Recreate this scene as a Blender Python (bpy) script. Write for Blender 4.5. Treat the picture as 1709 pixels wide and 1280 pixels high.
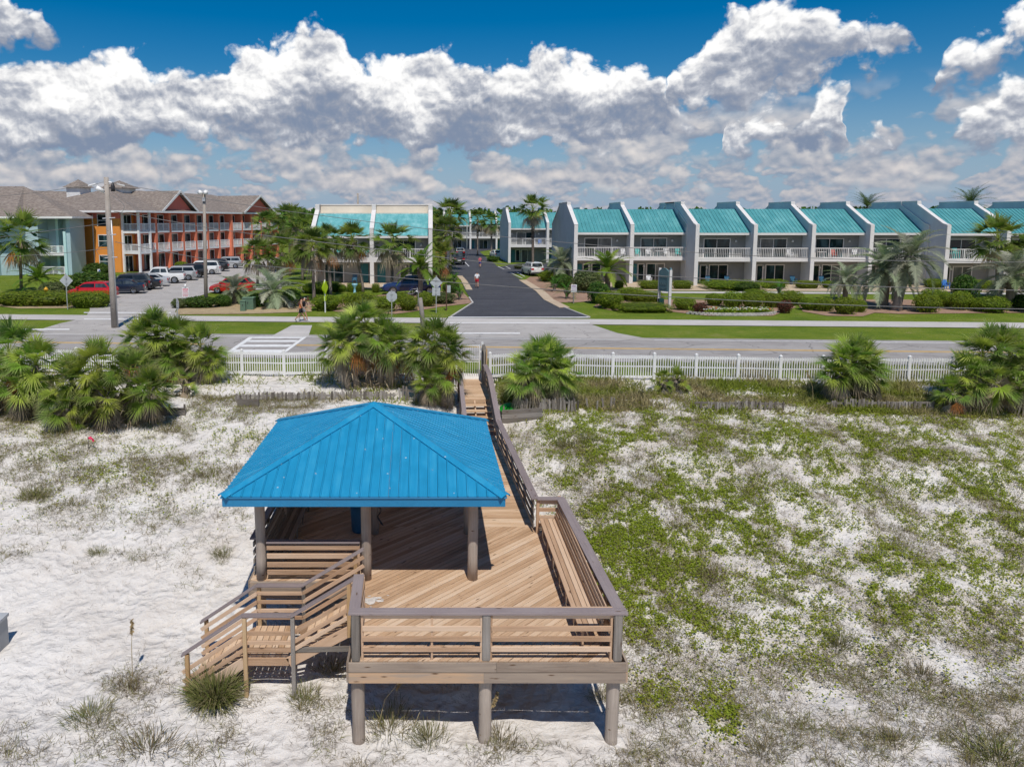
import bpy, bmesh, math, random
import numpy as np
from mathutils import Vector, Matrix

# ------------------------------------------------------------------ camera, sky, sun, exposure
for o in list(bpy.data.objects):
    bpy.data.objects.remove(o)
scene = bpy.context.scene
COL = scene.collection
FPX, CXP, CYP, PITCH, CAMH = 1250.0, 720.0, 521.0, math.radians(7.06), 7.4

cam_data = bpy.data.cameras.new('camera')
cam = bpy.data.objects.new('camera', cam_data)
COL.objects.link(cam)
cam.location = (0, 0, CAMH)
cam.rotation_euler = (math.pi / 2 - PITCH, 0, 0)
cam_data.sensor_width = 36.0
cam_data.lens = FPX / 1709 * 36.0
cam_data.shift_x = (854.5 - CXP) / 1709
cam_data.shift_y = (CYP - 640) / 1709
cam_data.clip_start = 0.1
cam_data.clip_end = 6000
scene.camera = cam

SUN_VEC = Vector((0.22, -1.42, 2.4)).normalized()          # towards the sun
SUN_EL = math.asin(SUN_VEC.z)
sun_data = bpy.data.lights.new('sun', 'SUN')
sun_data.energy = 3.5
sun_data.angle = math.radians(0.55)
sun_data.color = (1.0, 0.955, 0.89)
sun = bpy.data.objects.new('sun', sun_data)
COL.objects.link(sun)
sun.rotation_euler = (-SUN_VEC).to_track_quat('-Z', 'Y').to_euler()

scene.view_settings.view_transform = 'Standard'
scene.view_settings.look = 'None'
scene.view_settings.gamma = 1.0
scene.view_settings.use_curve_mapping = False
scene.view_settings.exposure = 0.2
scene.cycles.use_denoising = True
scene.cycles.use_adaptive_sampling = True
scene.cycles.adaptive_min_samples = 6
scene.cycles.adaptive_threshold = 0.015
scene.cycles.max_bounces = 6
scene.cycles.diffuse_bounces = 4
scene.cycles.glossy_bounces = 3
scene.cycles.transmission_bounces = 4
scene.cycles.transparent_max_bounces = 6


class S:
    """a float socket with arithmetic; builds Math nodes"""
    def __init__(self, nt, sock):
        self.nt, self.s = nt, sock
    def _op(self, op, *args, clamp=False):
        n = self.nt.nodes.new('ShaderNodeMath')
        n.operation = op
        n.use_clamp = clamp
        for i, a in enumerate((self,) + args):
            if isinstance(a, S):
                self.nt.links.new(a.s, n.inputs[i])
            else:
                n.inputs[i].default_value = float(a)
        return S(self.nt, n.outputs[0])
    def __add__(self, o): return self._op('ADD', o)
    __radd__ = __add__
    def __sub__(self, o): return self._op('SUBTRACT', o)
    def __mul__(self, o): return self._op('MULTIPLY', o)
    __rmul__ = __mul__
    def __truediv__(self, o): return self._op('DIVIDE', o)
    def __rsub__(self, o): return (self * -1.0) + o
    def max(self, o): return self._op('MAXIMUM', o)
    def smax(self, o, k): return self._op('SMOOTH_MAX', o, k)
    def min(self, o): return self._op('MINIMUM', o)
    def abs(self): return self._op('ABSOLUTE')
    def pow(self, o): return self._op('POWER', o)
    def sat(self): return self._op('ADD', 0.0, clamp=True)
    def step(self, a, b):
        n = self.nt.nodes.new('ShaderNodeMapRange')
        n.interpolation_type = 'SMOOTHSTEP'
        self.nt.links.new(self.s, n.inputs[0])
        n.inputs[1].default_value, n.inputs[2].default_value = a, b
        return S(self.nt, n.outputs[0])


def xyz(nt, x, y, z=0.0):
    n = nt.nodes.new('ShaderNodeCombineXYZ')
    for i, a in enumerate((x, y, z)):
        if isinstance(a, S):
            nt.links.new(a.s, n.inputs[i])
        else:
            n.inputs[i].default_value = a
    return n.outputs[0]


def noise(nt, vec, scale, detail=4.0, rough=0.5, dist=0.0, dim='2D'):
    n = nt.nodes.new('ShaderNodeTexNoise')
    n.noise_dimensions = dim
    if vec is not None:
        nt.links.new(vec, n.inputs['Vector'])
    n.inputs['Scale'].default_value = scale
    n.inputs['Detail'].default_value = detail
    n.inputs['Roughness'].default_value = rough
    n.inputs['Distortion'].default_value = dist
    return S(nt, n.outputs[0])


def voro(nt, vec, scale, detail=3.0, rough=0.5, dim='2D'):
    n = nt.nodes.new('ShaderNodeTexVoronoi')
    n.voronoi_dimensions = dim
    n.feature = 'F1'
    n.normalize = True
    nt.links.new(vec, n.inputs['Vector'])
    n.inputs['Scale'].default_value = scale
    n.inputs['Detail'].default_value = detail
    n.inputs['Roughness'].default_value = rough
    return S(nt, n.outputs['Distance'])


def mixc(nt, f, a, b):
    n = nt.nodes.new('ShaderNodeMix')
    n.data_type = 'RGBA'
    for k, v in ((0, f), (6, a), (7, b)):
        if isinstance(v, S):
            nt.links.new(v.s, n.inputs[k])
        elif isinstance(v, (tuple, list)):
            n.inputs[k].default_value = (v[0], v[1], v[2], 1)
        elif isinstance(v, (int, float)):
            n.inputs[k].default_value = v
        else:
            nt.links.new(v, n.inputs[k])
    return n.outputs[2]


def sky_dir(px, py):
    """azimuth and elevation in degrees of a direction in the view"""
    v = Vector(((px - CXP) / FPX, (CYP - py) / FPX, -1.0))
    v.rotate(cam.rotation_euler)
    v.normalize()
    return math.degrees(math.atan2(v.x, v.y)), math.degrees(math.asin(v.z))


def build_sky():
    world = bpy.data.worlds.new('World')
    scene.world = world
    world.use_nodes = True
    nt = world.node_tree
    nt.nodes.clear()
    out = nt.nodes.new('ShaderNodeOutputWorld')
    bg = nt.nodes.new('ShaderNodeBackground')
    nt.links.new(bg.outputs[0], out.inputs[0])
    bg.inputs[1].default_value = 0.10
    sky = nt.nodes.new('ShaderNodeTexSky')
    sky.sky_type = 'NISHITA'
    sky.sun_disc = False
    sky.sun_elevation = SUN_EL
    sky.sun_rotation = math.atan2(SUN_VEC.x, SUN_VEC.y)
    sky.air_density = 1.0
    sky.dust_density = 0.3
    sky.ozone_density = 4.0
    hs = nt.nodes.new('ShaderNodeHueSaturation')
    hs.inputs['Saturation'].default_value = 1.55
    hs.inputs['Value'].default_value = 0.66
    nt.links.new(sky.outputs[0], hs.inputs['Color'])
    tc = nt.nodes.new('ShaderNodeTexCoord')
    sp = nt.nodes.new('ShaderNodeSeparateXYZ')
    nt.links.new(tc.outputs['Generated'], sp.inputs[0])
    x, y, z = (S(nt, sp.outputs[i]) for i in range(3))
    A = x._op('ARCTAN2', y) * 57.29578
    E = z._op('ARCSINE') * 57.29578
    # the outline of the cumulus banks: elevation of top and base over azimuth, repeated (mirrored) round the rest of the sky
    warp = noise(nt, xyz(nt, A, E), 0.26, 3, 0.55)
    warp2 = noise(nt, xyz(nt, A + 37.0, E), 0.30, 3, 0.55)
    Aw, Ew = A + (warp - 0.5) * 3.0, E + (warp2 - 0.5) * 2.2
    U = ((Aw + 45.0)._op('PINGPONG', 90.0)) * (1 / 90.0)

    def curve(pts):
        n = nt.nodes.new('ShaderNodeFloatCurve')
        nt.links.new(U.s, n.inputs['Value'])
        c = n.mapping.curves[0]
        pp = []
        for px, py in pts:
            a, e = sky_dir(px, py)
            pp.append(((a + 45) / 90, (e + 5) / 40))
        pp = [(0.0, pp[0][1])] + [p for p in pp if 0.002 < p[0] < 0.998] + [(1.0, pp[-1][1])]
        while len(c.points) < len(pp):
            c.points.new(0.5, 0.5)
        for p, q in zip(c.points, pp):
            p.location = q
            p.handle_type = 'AUTO_CLAMPED'
        n.mapping.update()
        return S(nt, n.outputs[0]) * 40.0 - 5.0

    HI, LO = 260, 330                 # where a layer has no cloud its top lies under its base
    layers = [
        ([(-200, 150), (-60, 118), (0, 106), (50, 90), (110, 97), (200, 92), (280, 125), (370, 116), (388, 88), (430, 70), (480, 64),
          (530, 50), (575, 70), (602, 104), (650, 102), (740, 92), (800, 116), (860, 102), (905, 84), (950, 92), (1000, 108), (1060, 108),
          (1110, 150), (1150, 200), (1190, 270), (1230, LO), (2200, LO)],
         [(-200, 255), (0, 252), (200, 250), (330, 228), (420, 240), (600, 236), (700, 252), (800, 256), (900, 240), (1000, 244), (1100, 215), (1200, 210), (1300, 200), (2200, 200)]),
        ([(-300, -60), (-80, -45), (0, -25), (40, 12), (80, 46), (104, 95), (130, LO), (1085, LO), (1105, 200), (1135, 104), (1175, 74), (1190, 42),
          (1230, 14), (1290, 2), (1340, 8), (1400, 24), (1440, 42), (1490, 46), (1525, 66), (1550, 160), (1572, 250), (1600, 190), (1640, 165), (1670, 140), (1709, 116), (1800, 110), (2200, 100)],
         [(-300, 60), (0, 76), (60, 78), (110, 70), (300, 60), (1000, 150), (1105, 192), (1150, 190), (1240, 184), (1320, 150), (1400, 124), (1450, 112), (1500, 80), (1540, 70),
          (1570, 200), (1600, 246), (1700, 252), (2200, 250)]),
        ([(-200, LO), (1150, LO), (1190, LO), (1205, 200), (1250, 196), (1295, 220), (1310, 225), (1345, 190), (1380, 150),
          (1412, 156), (1425, LO), (1435, 225), (1480, 214), (1500, LO), (1550, LO), (1565, 150), (1600, 85), (1650, 62), (1709, 10), (1800, 0), (2200, LO)],
         [(-200, 240), (150, 270), (300, 275), (500, 290), (1000, 250), (1120, 250), (1200, 256), (1300, 250), (1330, 246), (1420, 240), (1480, 244), (1540, 160), (1600, 150), (1650, 120), (1709, 80), (2200, 80)]),
    ]

    Ap, Ep = A + (warp - 0.5) * 1.1, E + (warp2 - 0.5) * 0.9

    def puffs(Ax, Ex, k=1.0):
        v = xyz(nt, Ax, Ex * 1.15)
        p = 1.0 - voro(nt, v, 0.50 * k, 3.0, 0.55)
        q = noise(nt, v, 0.62 * k, 5, 0.62)
        return p * 1.0 + q * 0.42

    P0 = puffs(Ap, Ep)
    P1 = puffs(Ap + 0.10, Ep + 0.34)
    soft = noise(nt, xyz(nt, A, E * 1.6), 0.20, 3, 0.5)
    F0 = rel = None
    for tp, bp in layers:
        T, B = curve(tp), curve(bp)
        f = (T - Ew).min((Ew - B) * 0.8)
        r = (Ew - B) / (T - B).max(1.6)
        if F0 is None:
            F0, rel = f, r
        else:
            sel = (f - F0).step(-0.5, 0.5)
            rel = rel + (r - rel) * sel
            F0 = F0.max(f)
    D = F0.min(2.6) * 0.42 + (P0 - 0.88) * 1.35
    alpha = D.step(-0.10, 0.26)
    relief = (P0 - P1) * 1.25
    lit = (0.20 + rel.max(-0.3).min(1.1) * 0.80 + relief + (soft - 0.5) * 1.5).step(0.0, 1.05)
    ramp = nt.nodes.new('ShaderNodeValToRGB')
    cr = ramp.color_ramp
    cr.elements[0].position, cr.elements[0].color = 0.0, (1.9, 2.4, 3.4, 1)
    cr.elements[1].position, cr.elements[1].color = 1.0, (9.1, 9.05, 8.95, 1)
    for pos, c in ((0.25, (2.8, 3.1, 3.8)), (0.5, (4.0, 4.25, 4.85)), (0.78, (6.6, 6.65, 6.85))):
        e = cr.elements.new(pos)
        e.color = (*c, 1)
    nt.links.new(lit.s, ramp.inputs[0])

    # the far layers: small clouds, smaller and closer together towards the horizon
    def far(scale, aspect, lo0, lo1, hi0, hi1, cov):
        Af, Ef = A + (warp - 0.5) * 0.9, E + (warp2 - 0.5) * 0.6
        v0 = xyz(nt, Af * scale, Ef * scale * aspect)
        v1 = xyz(nt, Af * scale + 0.05, Ef * scale * aspect + 0.26)
        big = noise(nt, v0, 0.45, 2, 0.5)
        a0 = noise(nt, v0, 1.0, 4, 0.55) * 0.62 + (1.0 - voro(nt, v0, 1.0, 2.0, 0.6)) * 0.85
        a1 = noise(nt, v1, 1.0, 4, 0.55) * 0.62 + (1.0 - voro(nt, v1, 1.0, 2.0, 0.6)) * 0.85
        band = E.step(lo0, lo1) * (1.0 - E.step(hi0, hi1))
        al = (a0 + (big - 0.5) * 1.3 + band * 0.15 - cov).step(0.0, 0.16) * band
        li = (0.38 + (a0 - a1) * 1.35 + (big - 0.5) * 0.6).step(0.0, 1.0)
        return al, li

    hz = (1.0 - E.step(-0.5, 11.0)) * 0.85
    c = mixc(nt, hz, hs.outputs[0], (2.3, 3.25, 4.75))
    al, li = far(0.62, 1.8, -1.0, 0.2, 3.2, 5.2, 0.88)
    c = mixc(nt, al * 0.9, c, mixc(nt, li, (2.2, 2.75, 3.7), (5.6, 5.2, 5.15)))
    al, li = far(0.36, 1.45, 1.3, 2.8, 6.2, 9.5, 0.93)
    c = mixc(nt, al * 0.92, c, mixc(nt, li, (2.1, 2.6, 3.5), (7.0, 6.5, 6.2)))
    c = mixc(nt, alpha, c, ramp.outputs[0])
    # thin air haze right above the horizon
    c = mixc(nt, (1.0 - E.step(-1.0, 1.8)) * 0.25, c, (2.7, 3.5, 4.8))
    nt.links.new(c, bg.inputs[0])
    world.cycles.sampling_method = 'MANUAL'
    world.cycles.sample_map_resolution = 256


build_sky()

# ------------------------------------------------------------------ helpers
RNG = np.random.default_rng(11)


def at(px, py, z=0.0):
    """where the sight line through a point of the view meets the height z"""
    a = math.atan((py - CYP) / FPX) + PITCH
    d = (CAMH - z) / math.tan(a)
    zc = d * math.cos(PITCH) + (CAMH - z) * math.sin(PITCH)
    return Vector(((px - CXP) / FPX * zc, d, z))


def at_y(px, py, y):
    """the same at the distance y"""
    a = math.atan((py - CYP) / FPX) + PITCH
    z = CAMH - y * math.tan(a)
    zc = y * math.cos(PITCH) + (CAMH - z) * math.sin(PITCH)
    return Vector(((px - CXP) / FPX * zc, y, z))


def tag(o, label=None, cat=None, group=None, kind=None):
    if label: o['label'] = label
    if cat: o['category'] = cat
    if group: o['group'] = group
    if kind: o['kind'] = kind
    return o


def link(o, parent=None):
    COL.objects.link(o)
    if parent is not None:
        o.parent = parent
    return o


def empty(name, loc, label=None, cat=None, group=None, rz=0.0):
    o = bpy.data.objects.new(name, None)
    o.empty_display_size = 0.2
    link(o)
    o.location = loc
    o.rotation_euler.z = rz
    return tag(o, label, cat, group)


def mesh_obj(name, me, parent=None, loc=(0, 0, 0), rot=(0, 0, 0), scale=None):
    o = bpy.data.objects.new(name, me)
    link(o, parent)
    o.location = loc
    o.rotation_euler = rot
    if scale is not None:
        o.scale = scale if hasattr(scale, '__len__') else (scale,) * 3
    return o


class MB:
    """collects faces, then builds ONE mesh object"""
    def __init__(self):
        self.v, self.f, self.m = [], [], []
    def add(self, vs, fs, mi=0):
        b = len(self.v)
        self.v += [tuple(p) for p in vs]
        self.f += [tuple(b + i for i in q) for q in fs]
        self.m += [mi] * len(fs)
        return self
    def box(self, a, b, mi=0):
        x0, x1 = sorted((a[0], b[0])); y0, y1 = sorted((a[1], b[1])); z0, z1 = sorted((a[2], b[2]))
        return self.add([(x0, y0, z0), (x1, y0, z0), (x1, y1, z0), (x0, y1, z0), (x0, y0, z1), (x1, y0, z1), (x1, y1, z1), (x0, y1, z1)],
                        [(3, 2, 1, 0), (4, 5, 6, 7), (0, 1, 5, 4), (1, 2, 6, 5), (2, 3, 7, 6), (3, 0, 4, 7)], mi)
    def obox(self, p0, p1, w, h, mi=0, up=(0, 0, 1)):
        """bar from p0 to p1, w wide, h high"""
        p0, p1 = Vector(p0), Vector(p1)
        d = (p1 - p0).normalized()
        s = d.cross(Vector(up))
        if s.length < 1e-4: s = Vector((1, 0, 0))
        s.normalize()
        u = s.cross(d)
        s, u = s * w / 2, u * h / 2
        vs = [p0 - s - u, p0 + s - u, p0 + s + u, p0 - s + u, p1 - s - u, p1 + s - u, p1 + s + u, p1 - s + u]
        return self.add(vs, [(0, 1, 2, 3), (7, 6, 5, 4), (0, 4, 5, 1), (1, 5, 6, 2), (2, 6, 7, 3), (3, 7, 4, 0)], mi)
    def tube(self, pts, radii, n=8, mi=0, cap=True):
        pts = [Vector(p) for p in pts]
        if not hasattr(radii, '__len__'): radii = [radii] * len(pts)
        rings = []
        for i, p in enumerate(pts):
            d = (pts[min(i + 1, len(pts) - 1)] - pts[max(i - 1, 0)]).normalized()
            a = d.cross(Vector((0, 0, 1)) if abs(d.z) < 0.8 else Vector((0, 1, 0)))
            a.normalize()
            b = d.cross(a)
            rings.append([p + (a * math.cos(t) + b * math.sin(t)) * radii[i] for t in (2 * math.pi * k / n for k in range(n))])
        vs = [q for r in rings for q in r]
        fs = [(i * n + k, i * n + (k + 1) % n, (i + 1) * n + (k + 1) % n, (i + 1) * n + k) for i in range(len(pts) - 1) for k in range(n)]
        if cap:
            fs += [tuple(range(n))[::-1], tuple((len(pts) - 1) * n + k for k in range(n))]
        return self.add(vs, fs, mi)
    def prism(self, poly, a, b, axis=0, mi=0):
        """polygon (two coordinates) pushed along an axis from a to b"""
        def P(q, t):
            return {0: (t, q[0], q[1]), 1: (q[0], t, q[1]), 2: (q[0], q[1], t)}[axis]
        n = len(poly)
        vs = [P(q, a) for q in poly] + [P(q, b) for q in poly]
        fs = [tuple(range(n)), tuple(range(2 * n - 1, n - 1, -1))] + [(i, i + n, (i + 1) % n + n, (i + 1) % n) for i in range(n)]
        return self.add(vs, fs, mi)
    def quad(self, *vs, mi=0):
        return self.add(vs, [tuple(range(len(vs)))], mi)
    def mesh(self, name, mats, smooth=False, org=(0, 0, 0), normals=True):
        me = bpy.data.meshes.new(name)
        ox, oy, oz = org
        me.from_pydata([(x - ox, y - oy, z - oz) for x, y, z in self.v], [], self.f)
        mats = mats if isinstance(mats, (list, tuple)) else [mats]
        for m in mats: me.materials.append(m)
        if len(mats) > 1:
            me.polygons.foreach_set('material_index', self.m)
        if normals:
            bm = bmesh.new(); bm.from_mesh(me)
            bmesh.ops.recalc_face_normals(bm, faces=bm.faces)
            bm.to_mesh(me); bm.free()
        if smooth:
            me.polygons.foreach_set('use_smooth', [True] * len(me.polygons))
        me.update()
        return me
    def build(self, name, mats, parent=None, smooth=False, org=None):
        if org is None:
            org = tuple(parent.location) if parent is not None else (0, 0, 0)
        return mesh_obj(name, self.mesh(name, mats, smooth, org), parent)


UNIT = MB().box((-.5, -.5, -.5), (.5, .5, .5))
_unit = {}


def beam(name, p0, p1, w, h, mat, parent, org=None, up=(0, 0, 1)):
    """a board whose own x axis runs along it, so that its grain does too"""
    p0, p1 = Vector(p0), Vector(p1)
    d = p1 - p0
    L = d.length
    d.normalize()
    s = Vector(up).cross(d)
    if s.length < 1e-4: s = Vector((0, 1, 0))
    s.normalize()
    u = d.cross(s)
    M = Matrix((d, s, u)).transposed()
    b = min(w, h) * 0.12
    x, y, z = L / 2, w / 2, h / 2
    poly = [(-y + b, -z), (y - b, -z), (y, -z + b), (y, z - b), (y - b, z), (-y + b, z), (-y, z - b), (-y, -z + b)]
    me = MB().prism(poly, -x, x, 0).mesh(name, mat)
    o = mesh_obj(name, me, parent)
    org = Vector(org) if org is not None else (parent.location if parent is not None else Vector())
    o.location = (p0 + p1) / 2 - org
    o.rotation_euler = M.to_euler()
    return o


def np_mesh(name, V, F, mats, cols=None, mi=None, smooth=False):
    """fast mesh: V (n,3), F list of equal-sized arrays; cols per vertex"""
    me = bpy.data.meshes.new(name)
    V = np.asarray(V, np.float32)
    F = [np.asarray(f, np.int32) for f in (F if isinstance(F, list) else [F])]
    nl = sum(f.size for f in F)
    npoly = sum(len(f) for f in F)
    me.vertices.add(len(V)); me.vertices.foreach_set('co', V.ravel())
    me.loops.add(nl); me.loops.foreach_set('vertex_index', np.concatenate([f.ravel() for f in F]))
    me.polygons.add(npoly)
    sizes = np.concatenate([np.full(len(f), f.shape[1], np.int32) for f in F])
    me.polygons.foreach_set('loop_start', np.concatenate([[0], np.cumsum(sizes)[:-1]]).astype(np.int32))
    for m in (mats if isinstance(mats, (list, tuple)) else [mats]): me.materials.append(m)
    if mi is not None: me.polygons.foreach_set('material_index', np.asarray(mi, np.int32))
    if smooth: me.polygons.foreach_set('use_smooth', np.ones(npoly, bool))
    if cols is not None:
        a = me.color_attributes.new('tint', 'FLOAT_COLOR', 'POINT')
        c = np.ones((len(V), 4), np.float32); c[:, :3] = cols
        a.data.foreach_set('color', c.ravel())
    me.update(calc_edges=True)
    return me


def copy_tree(o, parent=None):
    c = o.copy()
    COL.objects.link(c)
    c.parent = parent
    for ch in o.children:
        copy_tree(ch, c)
    return c


# value noise for the ground's shape and for where plants grow
_lat = np.random.default_rng(3).random((257, 257))
def vnoise(x, y):
    x, y = np.asarray(x, float), np.asarray(y, float)
    xi, yi = np.floor(x).astype(int), np.floor(y).astype(int)
    fx, fy = x - xi, y - yi
    fx, fy = fx * fx * (3 - 2 * fx), fy * fy * (3 - 2 * fy)
    g = lambda a, b: _lat[a % 256, b % 256]
    return (g(xi, yi) * (1 - fx) + g(xi + 1, yi) * fx) * (1 - fy) + (g(xi, yi + 1) * (1 - fx) + g(xi + 1, yi + 1) * fx) * fy
def fbm(x, y, oct=4, rough=0.5):
    s, a, t = 0.0, 1.0, 0.0
    for k in range(oct):
        s = s + a * vnoise(x * 2 ** k + 17.3 * k, y * 2 ** k + 5.1 * k)
        t += a
        a *= rough
    return s / t


# ------------------------------------------------------------------ materials
def new_mat(name):
    m = bpy.data.materials.new(name)
    m.use_nodes = True
    nt = m.node_tree
    b = nt.nodes['Principled BSDF']
    return m, nt, b


def coord(nt, kind='Object', scale=(1, 1, 1)):
    tc = nt.nodes.new('ShaderNodeTexCoord')
    mp = nt.nodes.new('ShaderNodeMapping')
    nt.links.new(tc.outputs[kind], mp.inputs[0])
    mp.inputs['Scale'].default_value = scale
    return mp.outputs[0]


def ramp(nt, fac, stops):
    n = nt.nodes.new('ShaderNodeValToRGB')
    cr = n.color_ramp
    while len(cr.elements) < len(stops): cr.elements.new(0.5)
    for e, (p, c) in zip(cr.elements, stops):
        e.position, e.color = p, (*c, 1)
    nt.links.new(fac.s, n.inputs[0])
    return n.outputs[0]


def set_bump(nt, b, h, dist, strength=1.0):
    n = nt.nodes.new('ShaderNodeBump')
    n.inputs['Strength'].default_value = strength
    n.inputs['Distance'].default_value = dist
    nt.links.new(h.s, n.inputs['Height'])
    nt.links.new(n.outputs[0], b.inputs['Normal'])


def plain(name, col, rough=0.6, var=0.12, scale=1.5, metal=0.0, bump=0.0, spec=0.4, obj_var=0.0):
    """paint or plastic with uneven tone"""
    m, nt, b = new_mat(name)
    n = noise(nt, coord(nt), scale, 5, 0.6, dim='3D')
    f = n
    if obj_var:
        oi = nt.nodes.new('ShaderNodeObjectInfo')
        f = n + (S(nt, oi.outputs['Random']) - 0.5) * obj_var
    lo = [c * (1 - var) for c in col]; hi = [min(1, c * (1 + var)) for c in col]
    nt.links.new(ramp(nt, f, [(0.3, lo), (0.7, hi)]), b.inputs['Base Color'])
    b.inputs['Roughness'].default_value = rough
    b.inputs['Metallic'].default_value = metal
    b.inputs['Specular IOR Level'].default_value = spec
    if bump: set_bump(nt, b, noise(nt, coord(nt), scale * 12, 3, 0.6, dim='3D'), bump)
    return m


def wood(name, stops, rough=0.8, grain=(1.2, 26, 26), var=0.5, bump=0.003):
    m, nt, b = new_mat(name)
    oi = nt.nodes.new('ShaderNodeObjectInfo')
    rnd = S(nt, oi.outputs['Random'])
    tc = nt.nodes.new('ShaderNodeTexCoord')
    sp = nt.nodes.new('ShaderNodeSeparateXYZ'); nt.links.new(tc.outputs['Object'], sp.inputs[0])
    X, Y, Z = (S(nt, sp.outputs[i]) for i in range(3))
    off = rnd * 37.0
    v = xyz(nt, X * grain[0] + off, Y * grain[1] + off, Z * grain[2])
    g = noise(nt, v, 1.0, 4, 0.65, 0.6, dim='3D')
    v2 = xyz(nt, X * 0.7 + off, Y * 2.0, Z * 2.0)
    g2 = noise(nt, v2, 1.0, 3, 0.5, dim='3D')
    f = g * 0.55 + g2 * 0.35 + (rnd - 0.5) * var + 0.05
    c = ramp(nt, f, stops)
    kn = voro(nt, xyz(nt, X * 1.6 + off, Y * 7.0 + off, Z * 7.0), 1.0, 0.0, dim='3D').step(0.02, 0.09)   # knots
    c = mixc(nt, kn, (0.10, 0.055, 0.03), c)
    nt.links.new(c, b.inputs['Base Color'])
    b.inputs['Roughness'].default_value = rough
    b.inputs['Specular IOR Level'].default_value = 0.2
    set_bump(nt, b, g, bump)
    return m


def leafmat(name, rough=0.55, trans=0.35, gain=1.0):
    """leaf colour comes from the plant itself (tint), a little light passes through"""
    m, nt, b = new_mat(name)
    at_ = nt.nodes.new('ShaderNodeAttribute'); at_.attribute_name = 'tint'
    oi = nt.nodes.new('ShaderNodeObjectInfo')
    hs = nt.nodes.new('ShaderNodeHueSaturation')
    nt.links.new(at_.outputs['Color'], hs.inputs['Color'])
    rv = S(nt, oi.outputs['Random'])
    nt.links.new((0.85 * gain + rv * 0.3).s, hs.inputs['Value'])
    nt.links.new((0.49 + rv * 0.02).s, hs.inputs['Hue'])
    nt.links.new(hs.outputs[0], b.inputs['Base Color'])
    b.inputs['Roughness'].default_value = rough
    b.inputs['Specular IOR Level'].default_value = 0.3
    tr = nt.nodes.new('ShaderNodeBsdfTranslucent')
    nt.links.new(hs.outputs[0], tr.inputs[0])
    mx = nt.nodes.new('ShaderNodeMixShader'); mx.inputs[0].default_value = trans
    nt.links.new(b.outputs[0], mx.inputs[1]); nt.links.new(tr.outputs[0], mx.inputs[2])
    nt.links.new(mx.outputs[0], nt.nodes['Material Output'].inputs[0])
    return m


def glass_dark(name, col=(0.012, 0.03, 0.035), rough=0.06):
    m, nt, b = new_mat(name)
    oi = nt.nodes.new('ShaderNodeObjectInfo')
    n = noise(nt, coord(nt, 'Object', (1, 1, 0.4)), 1.3, 2, 0.5, dim='3D') + (S(nt, oi.outputs['Random']) - 0.5) * 0.5
    nt.links.new(ramp(nt, n, [(0.35, [c * 0.5 for c in col]), (0.62, col), (0.8, [c * 3 + 0.02 for c in col])]), b.inputs['Base Color'])
    b.inputs['Roughness'].default_value = rough
    b.inputs['Specular IOR Level'].default_value = 0.35
    return m


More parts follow.
